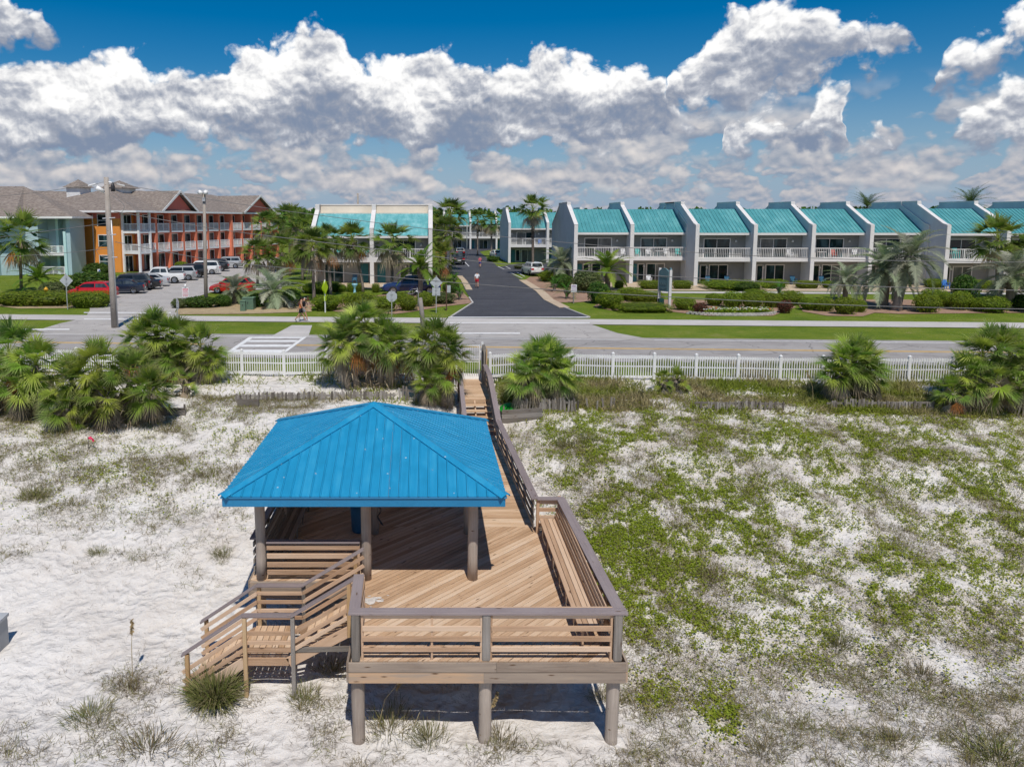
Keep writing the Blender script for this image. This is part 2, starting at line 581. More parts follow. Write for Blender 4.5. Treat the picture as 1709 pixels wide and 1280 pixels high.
M = {}
def mats():
    # sand: fine-grained, wind and foot marks, a little plant litter
    m, nt, b = new_mat('sand')
    v = coord(nt)
    big = noise(nt, v, 0.35, 4, 0.55, dim='3D')
    foot = noise(nt, v, 2.6, 4, 0.6, 0.4, dim='3D')
    fine = noise(nt, v, 22, 3, 0.7, dim='3D')
    c = ramp(nt, big * 0.5 + foot * 0.3 + fine * 0.2, [(0.3, (0.53, 0.475, 0.42)), (0.5, (0.655, 0.615, 0.57)), (0.7, (0.72, 0.69, 0.655))])
    lit = noise(nt, v, 6.5, 6, 0.75, 0.8, dim='3D').step(0.60, 0.70)
    patch = noise(nt, v, 0.28, 3, 0.6, dim='3D').step(0.46, 0.60)
    sp = nt.nodes.new('ShaderNodeSeparateXYZ'); nt.links.new(v, sp.inputs[0])
    up = S(nt, sp.outputs[1]).step(15.0, 30.0)
    side = (S(nt, sp.outputs[0]) + 1.0).step(0.0, 5.0)
    c = mixc(nt, lit * (patch * 0.30 + up * 0.35 + side * 0.35), c, (0.20, 0.165, 0.12))
    warm = side * noise(nt, v, 0.9, 4, 0.6, dim='3D').step(0.42, 0.62)
    c = mixc(nt, warm * 0.4, c, (0.44, 0.37, 0.30))
    nt.links.new(c, b.inputs['Base Color'])
    b.inputs['Roughness'].default_value = 0.95
    b.inputs['Specular IOR Level'].default_value = 0.1
    pit = voro(nt, v, 2.3, 1.0, 0.5, dim='3D').step(0.0, 0.45)
    set_bump(nt, b, foot * 0.8 + fine * 0.10 + pit * 0.6, 0.15, 1.0)
    M['sand'] = m
    # lawn
    m, nt, b = new_mat('lawn')
    v = coord(nt)
    big = noise(nt, v, 0.30, 6, 0.68, dim='3D')
    fine = noise(nt, v, 3.0, 5, 0.8, dim='3D')
    nt.links.new(ramp(nt, big * 0.62 + fine * 0.38, [(0.34, (0.075, 0.12, 0.012)), (0.47, (0.115, 0.17, 0.014)), (0.56, (0.155, 0.195, 0.022)), (0.66, (0.24, 0.215, 0.09))]), b.inputs['Base Color'])
    b.inputs['Roughness'].default_value = 0.9; b.inputs['Specular IOR Level'].default_value = 0.15
    set_bump(nt, b, noise(nt, v, 14, 3, 0.8, dim='3D'), 0.05)
    M['lawn'] = m
    def pavement(name, lo, hi, sc=0.5, cracks=0.0, speck=60):
        m, nt, b = new_mat(name)
        v = coord(nt)
        n = noise(nt, v, sc, 5, 0.65, dim='3D') * 0.65 + noise(nt, v, speck, 2, 0.6, dim='3D') * 0.35
        stre = noise(nt, coord(nt, 'Object', (0.03, 0.9, 1)), 1.0, 4, 0.6, dim='3D')
        c = ramp(nt, n * 0.65 + stre * 0.35, [(0.36, lo), (0.64, hi)])
        if cracks:
            wv = noise(nt, v, 0.8, 3, 0.6, dim='3D')
            tc = nt.nodes.new('ShaderNodeSeparateXYZ'); nt.links.new(v, tc.inputs[0])
            vn = nt.nodes.new('ShaderNodeTexVoronoi'); vn.voronoi_dimensions = '2D'; vn.feature = 'DISTANCE_TO_EDGE'
            nt.links.new(xyz(nt, S(nt, tc.outputs[0]) + wv * 2.0, S(nt, tc.outputs[1]) + wv * 1.5), vn.inputs['Vector'])
            vn.inputs['Scale'].default_value = 0.28
            ck = 1.0 - S(nt, vn.outputs['Distance']).step(0.003, 0.014)
            c = mixc(nt, ck * cracks, c, [q * 0.45 for q in lo])
            oil = noise(nt, v, 0.55, 4, 0.7, 0.5, dim='3D').step(0.58, 0.72)
            c = mixc(nt, oil * 0.4, c, [q * 0.62 for q in lo])
        nt.links.new(c, b.inputs['Base Color'])
        b.inputs['Roughness'].default_value = 0.88; b.inputs['Specular IOR Level'].default_value = 0.25
        set_bump(nt, b, noise(nt, v, speck, 2, 0.6, dim='3D'), 0.006)
        M[name] = m
    pavement('asphalt', (0.26, 0.24, 0.225), (0.40, 0.375, 0.355), cracks=0.7)
    pavement('concrete', (0.42, 0.39, 0.36), (0.56, 0.53, 0.50))
    pavement('lot', (0.33, 0.305, 0.285), (0.47, 0.44, 0.41), cracks=0.6)
    pavement('blacktop', (0.042, 0.043, 0.050), (0.085, 0.085, 0.095), 0.35, cracks=0.3)
    pavement('patio', (0.42, 0.32, 0.22), (0.55, 0.44, 0.32))
    pavement('mulch', (0.20, 0.115, 0.075), (0.42, 0.28, 0.20), 2.5, speck=9)
    pavement('straw', (0.26, 0.185, 0.10), (0.46, 0.36, 0.22), 1.8, speck=7)
    M['paint'] = plain('road_paint', (0.72, 0.71, 0.69), 0.7, 0.12, 3)
    M['paint_y'] = plain('road_paint_yellow', (0.72, 0.42, 0.06), 0.7, 0.15, 3)
    # timber
    M['deck'] = wood('deck_timber', [(0.2, (0.29, 0.18, 0.10)), (0.4, (0.47, 0.305, 0.185)), (0.58, (0.58, 0.41, 0.27)), (0.8, (0.66, 0.52, 0.39))], var=0.34)
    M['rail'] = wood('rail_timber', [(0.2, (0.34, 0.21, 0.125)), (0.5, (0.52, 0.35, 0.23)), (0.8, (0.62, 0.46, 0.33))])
    M['post_y'] = wood('newel_timber', [(0.2, (0.32, 0.19, 0.09)), (0.5, (0.43, 0.275, 0.135)), (0.8, (0.52, 0.37, 0.22))])
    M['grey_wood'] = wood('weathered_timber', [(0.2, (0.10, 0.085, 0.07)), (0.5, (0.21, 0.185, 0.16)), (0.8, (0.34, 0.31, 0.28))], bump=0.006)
    M['fascia'] = wood('weathered_fascia', [(0.2, (0.17, 0.12, 0.085)), (0.45, (0.27, 0.215, 0.17)), (0.62, (0.34, 0.27, 0.21)), (0.8, (0.48, 0.32, 0.20))], grain=(0.8, 30, 12))
    M['piling'] = wood('piling_timber', [(0.2, (0.20, 0.155, 0.125)), (0.5, (0.36, 0.30, 0.25)), (0.8, (0.50, 0.43, 0.365))], grain=(40, 40, 1.0), var=0.2, bump=0.012)
    M['pole'] = wood('pole_timber', [(0.2, (0.20, 0.17, 0.14)), (0.5, (0.33, 0.29, 0.25)), (0.8, (0.44, 0.40, 0.36))], grain=(30, 30, 0.5), var=0.1, bump=0.01)
    M['cap'] = wood('rail_cap_composite', [(0.2, (0.18, 0.145, 0.14)), (0.5, (0.245, 0.20, 0.195)), (0.8, (0.32, 0.27, 0.26))], var=0.25)
    # metal and paint
    def sheet_metal(name, col, fade, streak=(7, .5, 7), rough=.45, blot=1.0):
        """painted metal: faded, streaked down the slope, speckled"""
        m, nt, b = new_mat(name)
        oi = nt.nodes.new('ShaderNodeObjectInfo')
        rnd = S(nt, oi.outputs['Random'])
        tc = nt.nodes.new('ShaderNodeTexCoord'); sp = nt.nodes.new('ShaderNodeSeparateXYZ'); nt.links.new(tc.outputs['Object'], sp.inputs[0])
        X, Y, Z = (S(nt, sp.outputs[k]) for k in range(3))
        st = noise(nt, xyz(nt, X * streak[0] + rnd * 31.0, Y * streak[1], Z * streak[2]), 1.0, 4, 0.65, dim='3D')
        bl = noise(nt, xyz(nt, X + rnd * 9.0, Y, Z), blot, 4, 0.6, dim='3D')
        f = st * 0.4 + bl * 0.6 + (rnd - 0.5) * 0.06
        c = ramp(nt, f, [(0.32, [v * 0.82 for v in col]), (0.5, col), (0.68, fade)])
        sp_ = voro(nt, xyz(nt, X * 3.1 + rnd * 50.0, Y * 3.1, Z * 3.1), 1.0, 0.0, dim='3D').step(0.03, 0.055)
        c = mixc(nt, (1.0 - sp_) * 0.55, c, (0.55, 0.56, 0.54))
        nt.links.new(c, b.inputs['Base Color'])
        nt.links.new((rough - 0.08 + st * 0.2).s, b.inputs['Roughness'])
        b.inputs['Specular IOR Level'].default_value = 0.5
        set_bump(nt, b, bl, 0.02, 0.35)
        M[name] = m
    sheet_metal('blue_roof', (0.010, 0.235, 0.43), (0.03, 0.29, 0.48), (9, .5, 9), .42, 1.2)
    M['blue_trim'] = plain('blue_trim_metal', (0.018, 0.19, 0.37), 0.45, 0.08, 1.0)
    sheet_metal('teal_roof', (0.065, 0.27, 0.285), (0.13, 0.37, 0.375), (2.4, .3, .3), .5, .5)
    sheet_metal('teal_roof_worn', (0.10, 0.345, 0.36), (0.21, 0.46, 0.47), (2.2, .8, .8), .55, 1.4)
    M['stucco'] = plain('blue_grey_stucco', (0.50, 0.545, 0.585), 0.9, 0.09, 0.5, bump=0.004)
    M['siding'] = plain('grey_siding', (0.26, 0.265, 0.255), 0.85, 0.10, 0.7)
    M['siding_pale'] = plain('pale_siding', (0.50, 0.47, 0.43), 0.85, 0.10, 0.7)  # a paler siding colour, used for the pair's party and rear walls
    M['trim'] = plain('off_white_trim', (0.66, 0.635, 0.61), 0.6, 0.06, 0.9)
    M['cream'] = plain('cream_parapet', (0.66, 0.60, 0.50), 0.7, 0.08, 0.5)
    M['white'] = plain('white_paint', (0.74, 0.735, 0.72), 0.5, 0.09, 1.6)
    M['teal_door'] = plain('teal_door_paint', (0.025, 0.16, 0.19), 0.5, 0.08)
    M['glass'] = glass_dark('window_glass')
    M['glass_car'] = glass_dark('car_glass', (0.02, 0.026, 0.03), 0.04)
    M['curtain'] = glass_dark('curtained_glass', (0.16, 0.165, 0.16), 0.1)
    M['orange'] = plain('orange_stucco', (0.78, 0.29, 0.055), 0.85, 0.05, 0.4)
    M['coral'] = plain('coral_stucco', (0.68, 0.175, 0.13), 0.85, 0.06, 0.4)
    M['coral_pier'] = plain('coral_pier_stucco', (0.70, 0.20, 0.11), 0.85, 0.06, 0.4)
    M['aqua'] = plain('aqua_stucco', (0.38, 0.51, 0.54), 0.85, 0.05, 0.4)
    M['aqua_pale'] = plain('pale_aqua_trim', (0.48, 0.68, 0.67), 0.8, 0.05, 0.4)
    m, nt, b = new_mat('shingles')
    v = coord(nt, 'Object', (2.2, 2.2, 6.5))
    n = voro(nt, v, 1.0, 0.0, dim='3D') * 0.5 + noise(nt, coord(nt), 2.2, 5, 0.7, dim='3D') * 0.6
    nt.links.new(ramp(nt, n, [(0.3, (0.15, 0.12, 0.10)), (0.5, (0.235, 0.195, 0.165)), (0.7, (0.31, 0.27, 0.235))]), b.inputs['Base Color'])
    b.inputs['Roughness'].default_value = 0.95
    M['shingle'] = m
    M['metal'] = plain('galvanised_metal', (0.50, 0.51, 0.52), 0.45, 0.10, 2, metal=0.6)
    M['sign_back'] = plain('sign_back_aluminium', (0.46, 0.48, 0.50), 0.5, 0.10, 3, metal=0.2)
    M['wire'] = plain('cable', (0.17, 0.165, 0.16), 0.6, 0.1)
    M['dark'] = plain('dark_metal', (0.035, 0.035, 0.04), 0.5, 0.2)
    M['tyre'] = plain('tyre_rubber', (0.018, 0.018, 0.018), 0.85, 0.2)
    M['rim'] = plain('alloy_rim', (0.45, 0.46, 0.48), 0.3, 0.1, metal=0.8)
    M['red_light'] = plain('tail_light_plastic', (0.45, 0.012, 0.02), 0.2, 0.1)
    M['head_light'] = plain('head_light_plastic', (0.75, 0.78, 0.8), 0.1, 0.05)
    M['leaf'] = leafmat('leaves', .55, .45, 1.12)
    M['dry'] = leafmat('dry_grass', 0.8, 0.15)
    M['trunk'] = wood('palm_trunk', [(0.2, (0.10, 0.08, 0.065)), (0.5, (0.23, 0.19, 0.16)), (0.8, (0.36, 0.31, 0.26))], grain=(5, 5, 14), var=0.3, bump=0.03)
    M['green_box'] = plain('green_box_paint', (0.10, 0.17, 0.115), 0.5, 0.08)


mats()


# ------------------------------------------------------------------ the ground
ROAD_SLOPE = -0.062                                    # the road runs a little askew to the view
def tpt(x, t, z=0.0):
    return Vector((x, t + ROAD_SLOPE * x, z))


_py = [0, 8, 15, 18, 21, 24, 27, 29.5, 31, 33, 36, 38.6, 60]
_pz = [-3.6, -3.42, -3.26, -3.05, -2.6, -1.98, -1.3, -0.82, -0.58, -0.45, -0.24, -0.03, -0.03]
def ground_z(x, y):
    x, y = np.asarray(x, float), np.asarray(y, float)
    t = y - ROAD_SLOPE * x
    yy = y + (fbm(x * 0.11 + 3, y * 0.11, 3) - 0.5) * 4.0 * np.clip((37 - t) / 6, 0, 1)
    yy = np.where(t > 34, t, np.minimum(yy, 37))
    z = (np.interp(yy - 0.6, _py, _pz) + np.interp(yy, _py, _pz) + np.interp(yy + 0.6, _py, _pz)) / 3
    k = np.clip((38.0 - t) / 3, 0, 1)
    z = z + k * ((fbm(x * 0.5, y * 0.5, 3) - 0.5) * 0.36 + (fbm(x * 2.1 + 9, y * 2.1, 2) - 0.5) * 0.10)
    # kept low under the boardwalk, the deck and the stairs
    dx = np.maximum(np.maximum(0.9 - x, x - 3.1), 0)
    lim = -1.62 + dx * 0.55 + np.clip((y - 29.9) / 2.35, 0, 1) * 0.95
    w_ = np.clip((36.4 - y) / .5, 0, 1)
    z = z * (1 - w_) + np.minimum(z, np.maximum(lim, -3.3)) * w_
    dx = np.maximum(np.maximum(-4.9 - x, x - 1.2), 0)
    dy = np.maximum(y - 23.4, 0)
    lim = -1.75 + (dx + dy) * 0.6
    z = np.minimum(z, np.where(y < 31, lim, 9))
    s = np.clip(1 - np.maximum(np.maximum(-6.6 - x, x + 1.4), 0) / 2, 0, 1) * np.clip(1 - np.maximum(np.maximum(14.6 - y, y - 17.3), 0) / 1.5, 0, 1)
    z = z * (1 - s) + np.minimum(z, -3.14) * s
    return z


def gz(x, y):
    return float(ground_z(np.array([x]), np.array([y]))[0])


def hit_ground(px, py):
    """where the sight line through a point of the view meets the dunes"""
    lo, hi = 9.0, 90.0
    a = math.atan((py - CYP) / FPX) + PITCH
    for y in np.arange(9.0, 60.0, 0.1):
        z = CAMH - y * math.tan(a)
        zc = y * math.cos(PITCH) + (CAMH - z) * math.sin(PITCH)
        x = (px - CXP) / FPX * zc
        if z <= gz(x, y):
            return Vector((x, y, gz(x, y)))
    return at(px, py, 0)


def build_ground():
    xs = np.concatenate([[-3500, -900, -300, -120, -60], np.arange(-42, -17, 0.5), np.arange(-17, 26, 0.22), np.arange(26, 52, 0.5), [60, 120, 300, 900, 3500]])
    ts = np.concatenate([[-400, -60, 0, 6], np.arange(8, 38.4, 0.22), [38.6, 60, 120, 300, 900, 4200]])
    X, T = np.meshgrid(xs, ts)
    Y = T + ROAD_SLOPE * np.clip(X, -400, 400)
    Z = ground_z(X, Y)
    Z[T > 38.5] = -0.03
    V = np.stack([X, Y, Z], -1).reshape(-1, 3)
    nx, ny = len(xs), len(ts)
    i = (np.arange(ny - 1)[:, None] * nx + np.arange(nx - 1)[None, :]).ravel()
    F = np.stack([i, i + 1, i + nx + 1, i + nx], 1)
    tm = ((T[:-1, :-1] + T[1:, 1:]) / 2).ravel()
    me = np_mesh('ground', V, F, [M['sand'], M['lawn']], mi=(tm > 36.6).astype(int), smooth=True)
    tag(mesh_obj('ground', me), kind='structure')


build_ground()


def sheet(name, pts, mat, z, kind='structure', parent=None, thick=0.0):
    """flat polygon on the level ground"""
    mb = MB()
    ps = [Vector((p[0], p[1], z)) for p in pts]
    if thick:
        mb.prism([(p.x, p.y) for p in ps], z - thick, z, 2)
    else:
        mb.quad(*ps)
    o = mb.build(name, mat, parent)
    if not thick:
        me = o.data
        if me.polygons[0].normal.z < 0: me.flip_normals()
    if parent is None: tag(o, kind=kind)
    return o


def strip(x0, x1, t0, t1):
    return [tpt(x0, t0), tpt(x1, t0), tpt(x1, t1), tpt(x0, t1)]


def pix(*pp):
    return [at(px, py) for px, py in pp]


road = sheet('road', strip(-400, 400, 39.2, 47.4), M['asphalt'], 0.0)
for t, w in ((40.25, 0.12), (46.6, 0.14)):
    sheet('edge_line', strip(-400, 400, t - w / 2, t + w / 2), M['paint'], 0.005, parent=road)
for dt in (-0.14, 0.14):
    sheet('centre_line', strip(-400, -13.6, 43.35 + dt - .06, 43.35 + dt + .06), M['paint_y'], 0.005, parent=road)
    sheet('centre_line', strip(-8.0, 400, 43.35 + dt - .06, 43.35 + dt + .06), M['paint_y'], 0.005, parent=road)
# ladder crosswalk between the beach gate and the ramp opposite
cw = [(375, 590), (475, 590), (512, 562.5), (416, 562.5)]
def cwp(u, v):
    a, b, c, d = (at(*q) for q in cw)
    return (a * (1 - u) + b * u) * (1 - v) + (d * (1 - u) + c * u) * v
for v0, v1 in ((0.02, 0.2), (0.36, 0.50), (0.66, 0.78), (0.90, 1.0)):
    sheet('crosswalk_bar', [cwp(0.09, v0), cwp(0.93, v0), cwp(0.93, v1), cwp(0.09, v1)], M['paint'], 0.010, parent=road)
for u0, u1 in ((0.0, 0.085), (0.935, 1.0)):
    sheet('crosswalk_edge', [cwp(u0, 0.02), cwp(u1, 0.02), cwp(u1, 1.0), cwp(u0, 1.0)], M['paint'], 0.010, parent=road)
walk = sheet('sidewalk', strip(-400, 400, 53.3, 56.15), M['concrete'], 0.012)
sheet('ramp_path', [cwp(0.36, 1.02), cwp(1.02, 1.02), at(521, 543), at(487, 543)], M['concrete'], 0.006)
# mouth of the hotel lot, the lot itself
sheet('lot_mouth', pix((93, 557.5), (290, 560), (305, 530), (288, 518), (150, 518), (142, 531), (100, 540), (60, 552)), M['lot'], 0.008)
sheet('lot_surface', pix((150, 525), (290, 525), (300, 505), (352, 488), (470, 482), (470, 425), (300, 440), (230, 455), (150, 470)), M['lot'], 0.016)
sheet('stop_line', pix((-10, 549), (116, 549), (116, 551), (-10, 551)), M['paint'], 0.013)
for y0, y1 in ((521.6, 523), (532.2, 533.6)):
    sheet('crossing_line', pix((140, y1), (285, y1), (285, y0), (140, y0)), M['paint'], 0.022)
# mouth of the black drive, the drive
sheet('drive_mouth', pix((640, 561.5), (1010, 566), (1100, 569), (1030, 556), (985, 541), (740, 539), (715, 548)), M['lot'], 0.008)
sheet('stop_line', pix((738, 557.5), (868, 557.5), (868, 555.5), (738, 555.5)), M['paint'], 0.013)
for y0, y1 in ((529.3, 530.8), (538.6, 540)):
    sheet('crossing_line', pix((748, y1), (984, y1), (984, y0), (748, y0)), M['paint'], 0.022)
drive = sheet('driveway', pix((753, 529.2), (984, 530.2), (942, 514), (916, 501), (902, 487), (853, 457), (905, 457), (955, 447), (955, 438), (865, 440), (832, 446),
                              (813, 431), (800, 420), (860, 412), (860, 407), (740, 407), (745, 445), (748, 456), (767, 461), (775, 482), (789, 506)), M['blacktop'], 0.02)
def line(a, b, w=.12):
    a, b = at(*a), at(*b)
    n = (b - a).normalized(); n = Vector((-n.y, n.x, 0)) * w / 2
    sheet('bay_line', [a - n, b - n, b + n, a + n], M['paint'], 0.025, parent=drive)
for a, b in (((851, 455), (872, 465)), ((852, 455), (862, 455)), ((863, 455), (876, 462)), ((831, 445), (842, 450)), ((842, 450), (852, 449)), ((844, 445), (852, 449)), ((775, 437), (783, 445)), ((746, 444), (782, 445))):
    line(a, b)
# brick-coloured kerbs along the drive
def kerb(name, pts, w, h, mat):
    mb = MB()
    for a, b in zip(pts, pts[1:]):
        mb.obox(Vector(a) + Vector((0, 0, h / 2)), Vector(b) + Vector((0, 0, h / 2)), w, h)
    return tag(mb.build(name, mat), kind='structure')
kerb('kerb', pix((942, 514), (916, 501), (902, 487), (872, 468)), 0.9, 0.06, M['patio'])
kerb('kerb', pix((984, 530.2), (962, 522), (942, 514)), 0.14, 0.08, M['concrete'])
kerb('kerb', pix((753, 529.2), (789, 506), (783, 497)), 0.14, 0.08, M['concrete'])
kerb('kerb', pix((783, 484), (775, 470), (767, 461)), 0.7, 0.06, M['patio'])
# planted beds: wood chips and pine straw
beds = [('straw', [(290, 525), (300, 512), (330, 505), (440, 506), (520, 503), (520, 520), (440, 523), (400, 524)]),
        ('mulch', [(500, 506), (560, 500), (640, 492), (770, 485), (789, 505), (780, 507), (735, 512), (690, 520), (660, 524), (560, 520)]),
        ('mulch', [(903, 487), (872, 470), (885, 462), (960, 462), (1010, 482), (1060, 492), (1010, 500), (960, 505), (930, 505), (918, 501)]),
        ('mulch', [(1000, 505), (1050, 500), (1150, 500), (1290, 505), (1330, 512), (1290, 527), (1180, 527), (1100, 518), (1020, 518), (990, 512)]),
        ('mulch', [(1330, 505), (1400, 500), (1500, 500), (1709, 505), (1720, 522), (1500, 524), (1460, 522), (1440, 528), (1380, 527), (1340, 520)]),
        ('straw', [(-30, 508), (-30, 500), (50, 490), (160, 500), (165, 512), (140, 514), (30, 515)])]
for k, (mm, pp) in enumerate(beds):
    sheet('planting_bed', pix(*pp), M[mm], 0.002 + 0.001 * k)
sheet('front_path', pix((1000, 489), (1720, 492), (1720, 489), (1000, 486)), M['concrete'], 0.008)
sheet('patio', [(16, 78.5, 0), (70, 76, 0), (70, 92, 0), (16, 92, 0)], M['patio'], 0.010)
sheet('patio', [(-14.5, 80.5, 0), (0.5, 80.5, 0), (0.5, 92, 0), (-14.5, 92, 0)], M['patio'], 0.012)

# ------------------------------------------------------------------ the beach deck, pavilion, stairs and boardwalk
DZ = -1.4                                    # deck level
FX0, FX1, FY = -1.62, 3.86, 14.08            # front part of the deck
BY = 20.7                                    # back edge where the boardwalk starts
LX, LY = -4.45, 17.45                        # the part under the roof reaches further
RY = 23.2
BWX0, BWX1 = 1.35, 2.95                      # boardwalk


def clip(poly, n, d):
    """keep the side of the line n.p <= d"""
    out = []
    for i, p in enumerate(poly):
        q = poly[(i + 1) % len(poly)]
        a, b = n.dot(p) - d, n.dot(q) - d
        if a <= 0: out.append(p)
        if a * b < 0: out.append(p + (q - p) * (a / (a - b)))
    return out


deck = empty('beach_deck', (1.1, 14.1, gz(1.1, 14.1)), 'raised timber deck with diagonal boards and open railings above the sand', 'deck')


def deck_piece(poly, ang, w, gap, root, name='deck_board', mat='deck', thick=0.04, z=DZ, jitter=0.0):
    """boards at the angle ang laid over a convex outline, each its own object"""
    d = Vector((math.cos(ang), math.sin(ang)))
    n = Vector((-d.y, d.x))
    poly = [Vector(p) for p in poly]
    k0 = math.floor(min(n.dot(p) for p in poly) / w)
    k1 = math.ceil(max(n.dot(p) for p in poly) / w)
    for k in range(k0, k1):
        q = clip(clip(poly, n, (k + 1) * w - gap / 2), -n, -(k * w + gap / 2))
        if len(q) < 3: continue
        c = sum(q, Vector((0, 0))) / len(q)
        loc = [((p - c).dot(d), (p - c).dot(n)) for p in q]
        if max(a[0] for a in loc) - min(a[0] for a in loc) < 0.12: continue
        me = MB().prism(loc, -thick, 0, 2).mesh(name, M[mat])
        o = mesh_obj(name, me, root)
        o.location = Vector((c.x, c.y, z + RNG.uniform(-.003, .003))) - root.location
        o.rotation_euler.z = ang


A45 = math.radians(45)
deck_piece([(FX0, FY), (FX1, FY), (FX1, BY), (FX0, BY)], A45, 0.143, 0.014, deck)
deck_piece([(LX, LY), (FX0 - .004, LY), (FX0 - .004, RY), (LX, RY)], A45, 0.143, 0.014, deck)
deck_piece([(FX0, BY + .004), (BWX0 - 0.01, BY + .004), (BWX0 - 0.01, RY), (FX0, RY)], A45, 0.143, 0.014, deck)
# pilings, fascia, joists
def piling(x, y, z1, r, root, name='piling', mat='piling', z0=None):
    z0 = gz(x, y) - 0.3 if z0 is None else z0
    mb = MB()
    rr = random.Random(int(x * 100 + y * 7))
    hs = [z0 + (z1 - z0) * t for t in (0, .2, .4, .6, .8, 1)]
    mb.tube([(rr.uniform(-.006, .006), rr.uniform(-.006, .006), h - z0) for h in hs], [r * rr.uniform(.965, 1.035) for h in hs], 14)
    me = mb.mesh(name, M[mat], True)
    return mesh_obj(name, me, root, Vector((x, y, z0)) - root.location)
for x in (FX0 + .12, 1.10, FX1 - .15):
    piling(x, FY + .18, DZ - .06, 0.135, deck)
for x, y in ((FX1 - .15, 17.4), (FX1 - .15, 20.4), (1.1, 17.4), (LX + .2, 20.2), (-1.6, 20.2), (LX + .2, LY + .2), (1.1, 20.2), (LX + .2, RY - .2), (-1.6, RY - .2)):
    piling(x, y, DZ - .06, 0.13, deck)
def bm(p0, p1, w, h, mat='rail', name='rail', root=deck, up=(0, 0, 1)):
    return beam(name, p0, p1, w, h, M[mat], root, up=up)
for z, s in ((DZ - .11, 0.2), (DZ - .335, 0.215)):
    mid = 1.3 if s == 0.2 else 1.05
    bm((FX0 - .04, FY - .045, z), (mid, FY - .045, z), .05, s, 'fascia', 'fascia_board')
    bm((mid + .004, FY - .045, z), (FX1 + .04, FY - .045, z), .05, s, 'fascia', 'fascia_board')
    bm((FX1 + .065, FY - .04, z), (FX1 + .065, BY, z), .05, s, 'fascia', 'fascia_board')
    bm((FX0 - .065, FY - .04, z), (FX0 - .065, 15.5, z), .05, s, 'fascia', 'fascia_board')
    bm((LX - .03, LY, z), (LX - .03, RY, z), .05, s, 'fascia', 'fascia_board')
    bm((LX, LY - .03, z), (-1.75, LY - .03, z), .05, s, 'fascia', 'fascia_board')
for k in range(9):
    x = FX0 + .3 + k * .62
    bm((x, FY, DZ - .16), (x, BY, DZ - .16), .05, .22, 'grey_wood', 'joist')
for k in range(4):
    x = LX + .3 + k * .62
    bm((x, LY, DZ - .16), (x, RY, DZ - .16), .05, .22, 'grey_wood', 'joist')
# front railing
RT = DZ + 1.0
for x, w in ((FX0 + .1, .2), (1.10, .17), (FX1 - .12, .19)):
    bm((x, FY + .08, DZ - .0), (x, FY + .08, RT - .03), .17, w, 'grey_wood', 'rail_post', up=(0, 1, 0))
for x in (-.02 + .03, 1.0, 1.2, FX0 + .23, FX1 - .25):
    bm((x, FY + .07, DZ), (x, FY + .07, RT - .03), .045, .09, 'rail', 'rail_picket', up=(0, 1, 0))
for z in (DZ + .24, DZ + .46, DZ + .68):
    bm((FX0 + .24, FY + .02, z), (1.0, FY + .02, z), .04, .105)
    bm((1.2, FY + .02, z), (FX1 - .26, FY + .02, z), .04, .105)
for z, a, b in ((DZ + .92, FX0 + .2, FX1 - .2),):
    bm((a, FY + .06, z), (b, FY + .06, z), .04, .09)
bm((FX0 - .04, FY + .09, RT), (FX1 + .06, FY + .09, RT), .23, .045, 'cap', 'rail_cap')
bm((.25, FY + .225, RT + .008), (FX1 - .2, FY + .225, RT + .008), .035, .04, 'rail', 'rail_ledge')
# left return of the front railing
bm((FX0 + .07, FY + .2, RT + .001), (FX0 + .02, 15.72, RT + .001), .23, .045, 'cap', 'rail_cap')
bm((FX0 + .1, 15.66, DZ - .1), (FX0 + .1, 15.66, RT - .03), .1, .1, 'rail', 'rail_post', up=(0, 1, 0))
for z in (DZ + .24, DZ + .46, DZ + .68, DZ + .9):
    bm((FX0 + .16, FY + .3, z), (FX0 + .14, 15.6, z), .04, .1)
# right railing with its bench
SX = FX1 - .08
bm((SX, FY + .2, RT + .002), (SX - .14, BY - .4, RT + .002), .25, .045, 'cap', 'rail_cap')
for k in range(12):
    y = FY + .55 + k * .54
    bm((SX - .02 - .01 * k, y, DZ), (SX - .02 - .01 * k, y, RT - .03), .09, .06, 'rail', 'rail_picket', up=(0, 1, 0))
for z in (DZ + .24, DZ + .46, DZ + .68, DZ + .9):
    bm((SX + .04, FY + .3, z), (SX - .08, BY - .45, z), .04, .1)
# short back return beside the boardwalk
bm((BWX1 + .05, BY - .42, DZ), (BWX1 + .05, BY - .42, RT - .03), .09, .09, 'rail', 'rail_post', up=(0, 1, 0))
bm((BWX1 + .02, BY - .42, RT + .003), (SX - .05, BY - .42, RT + .003), .2, .045, 'cap', 'rail_cap')
for z in (DZ + .24, DZ + .46, DZ + .68, DZ + .9):
    bm((BWX1 + .06, BY - .42, z), (SX - .1, BY - .42, z), .04, .11)
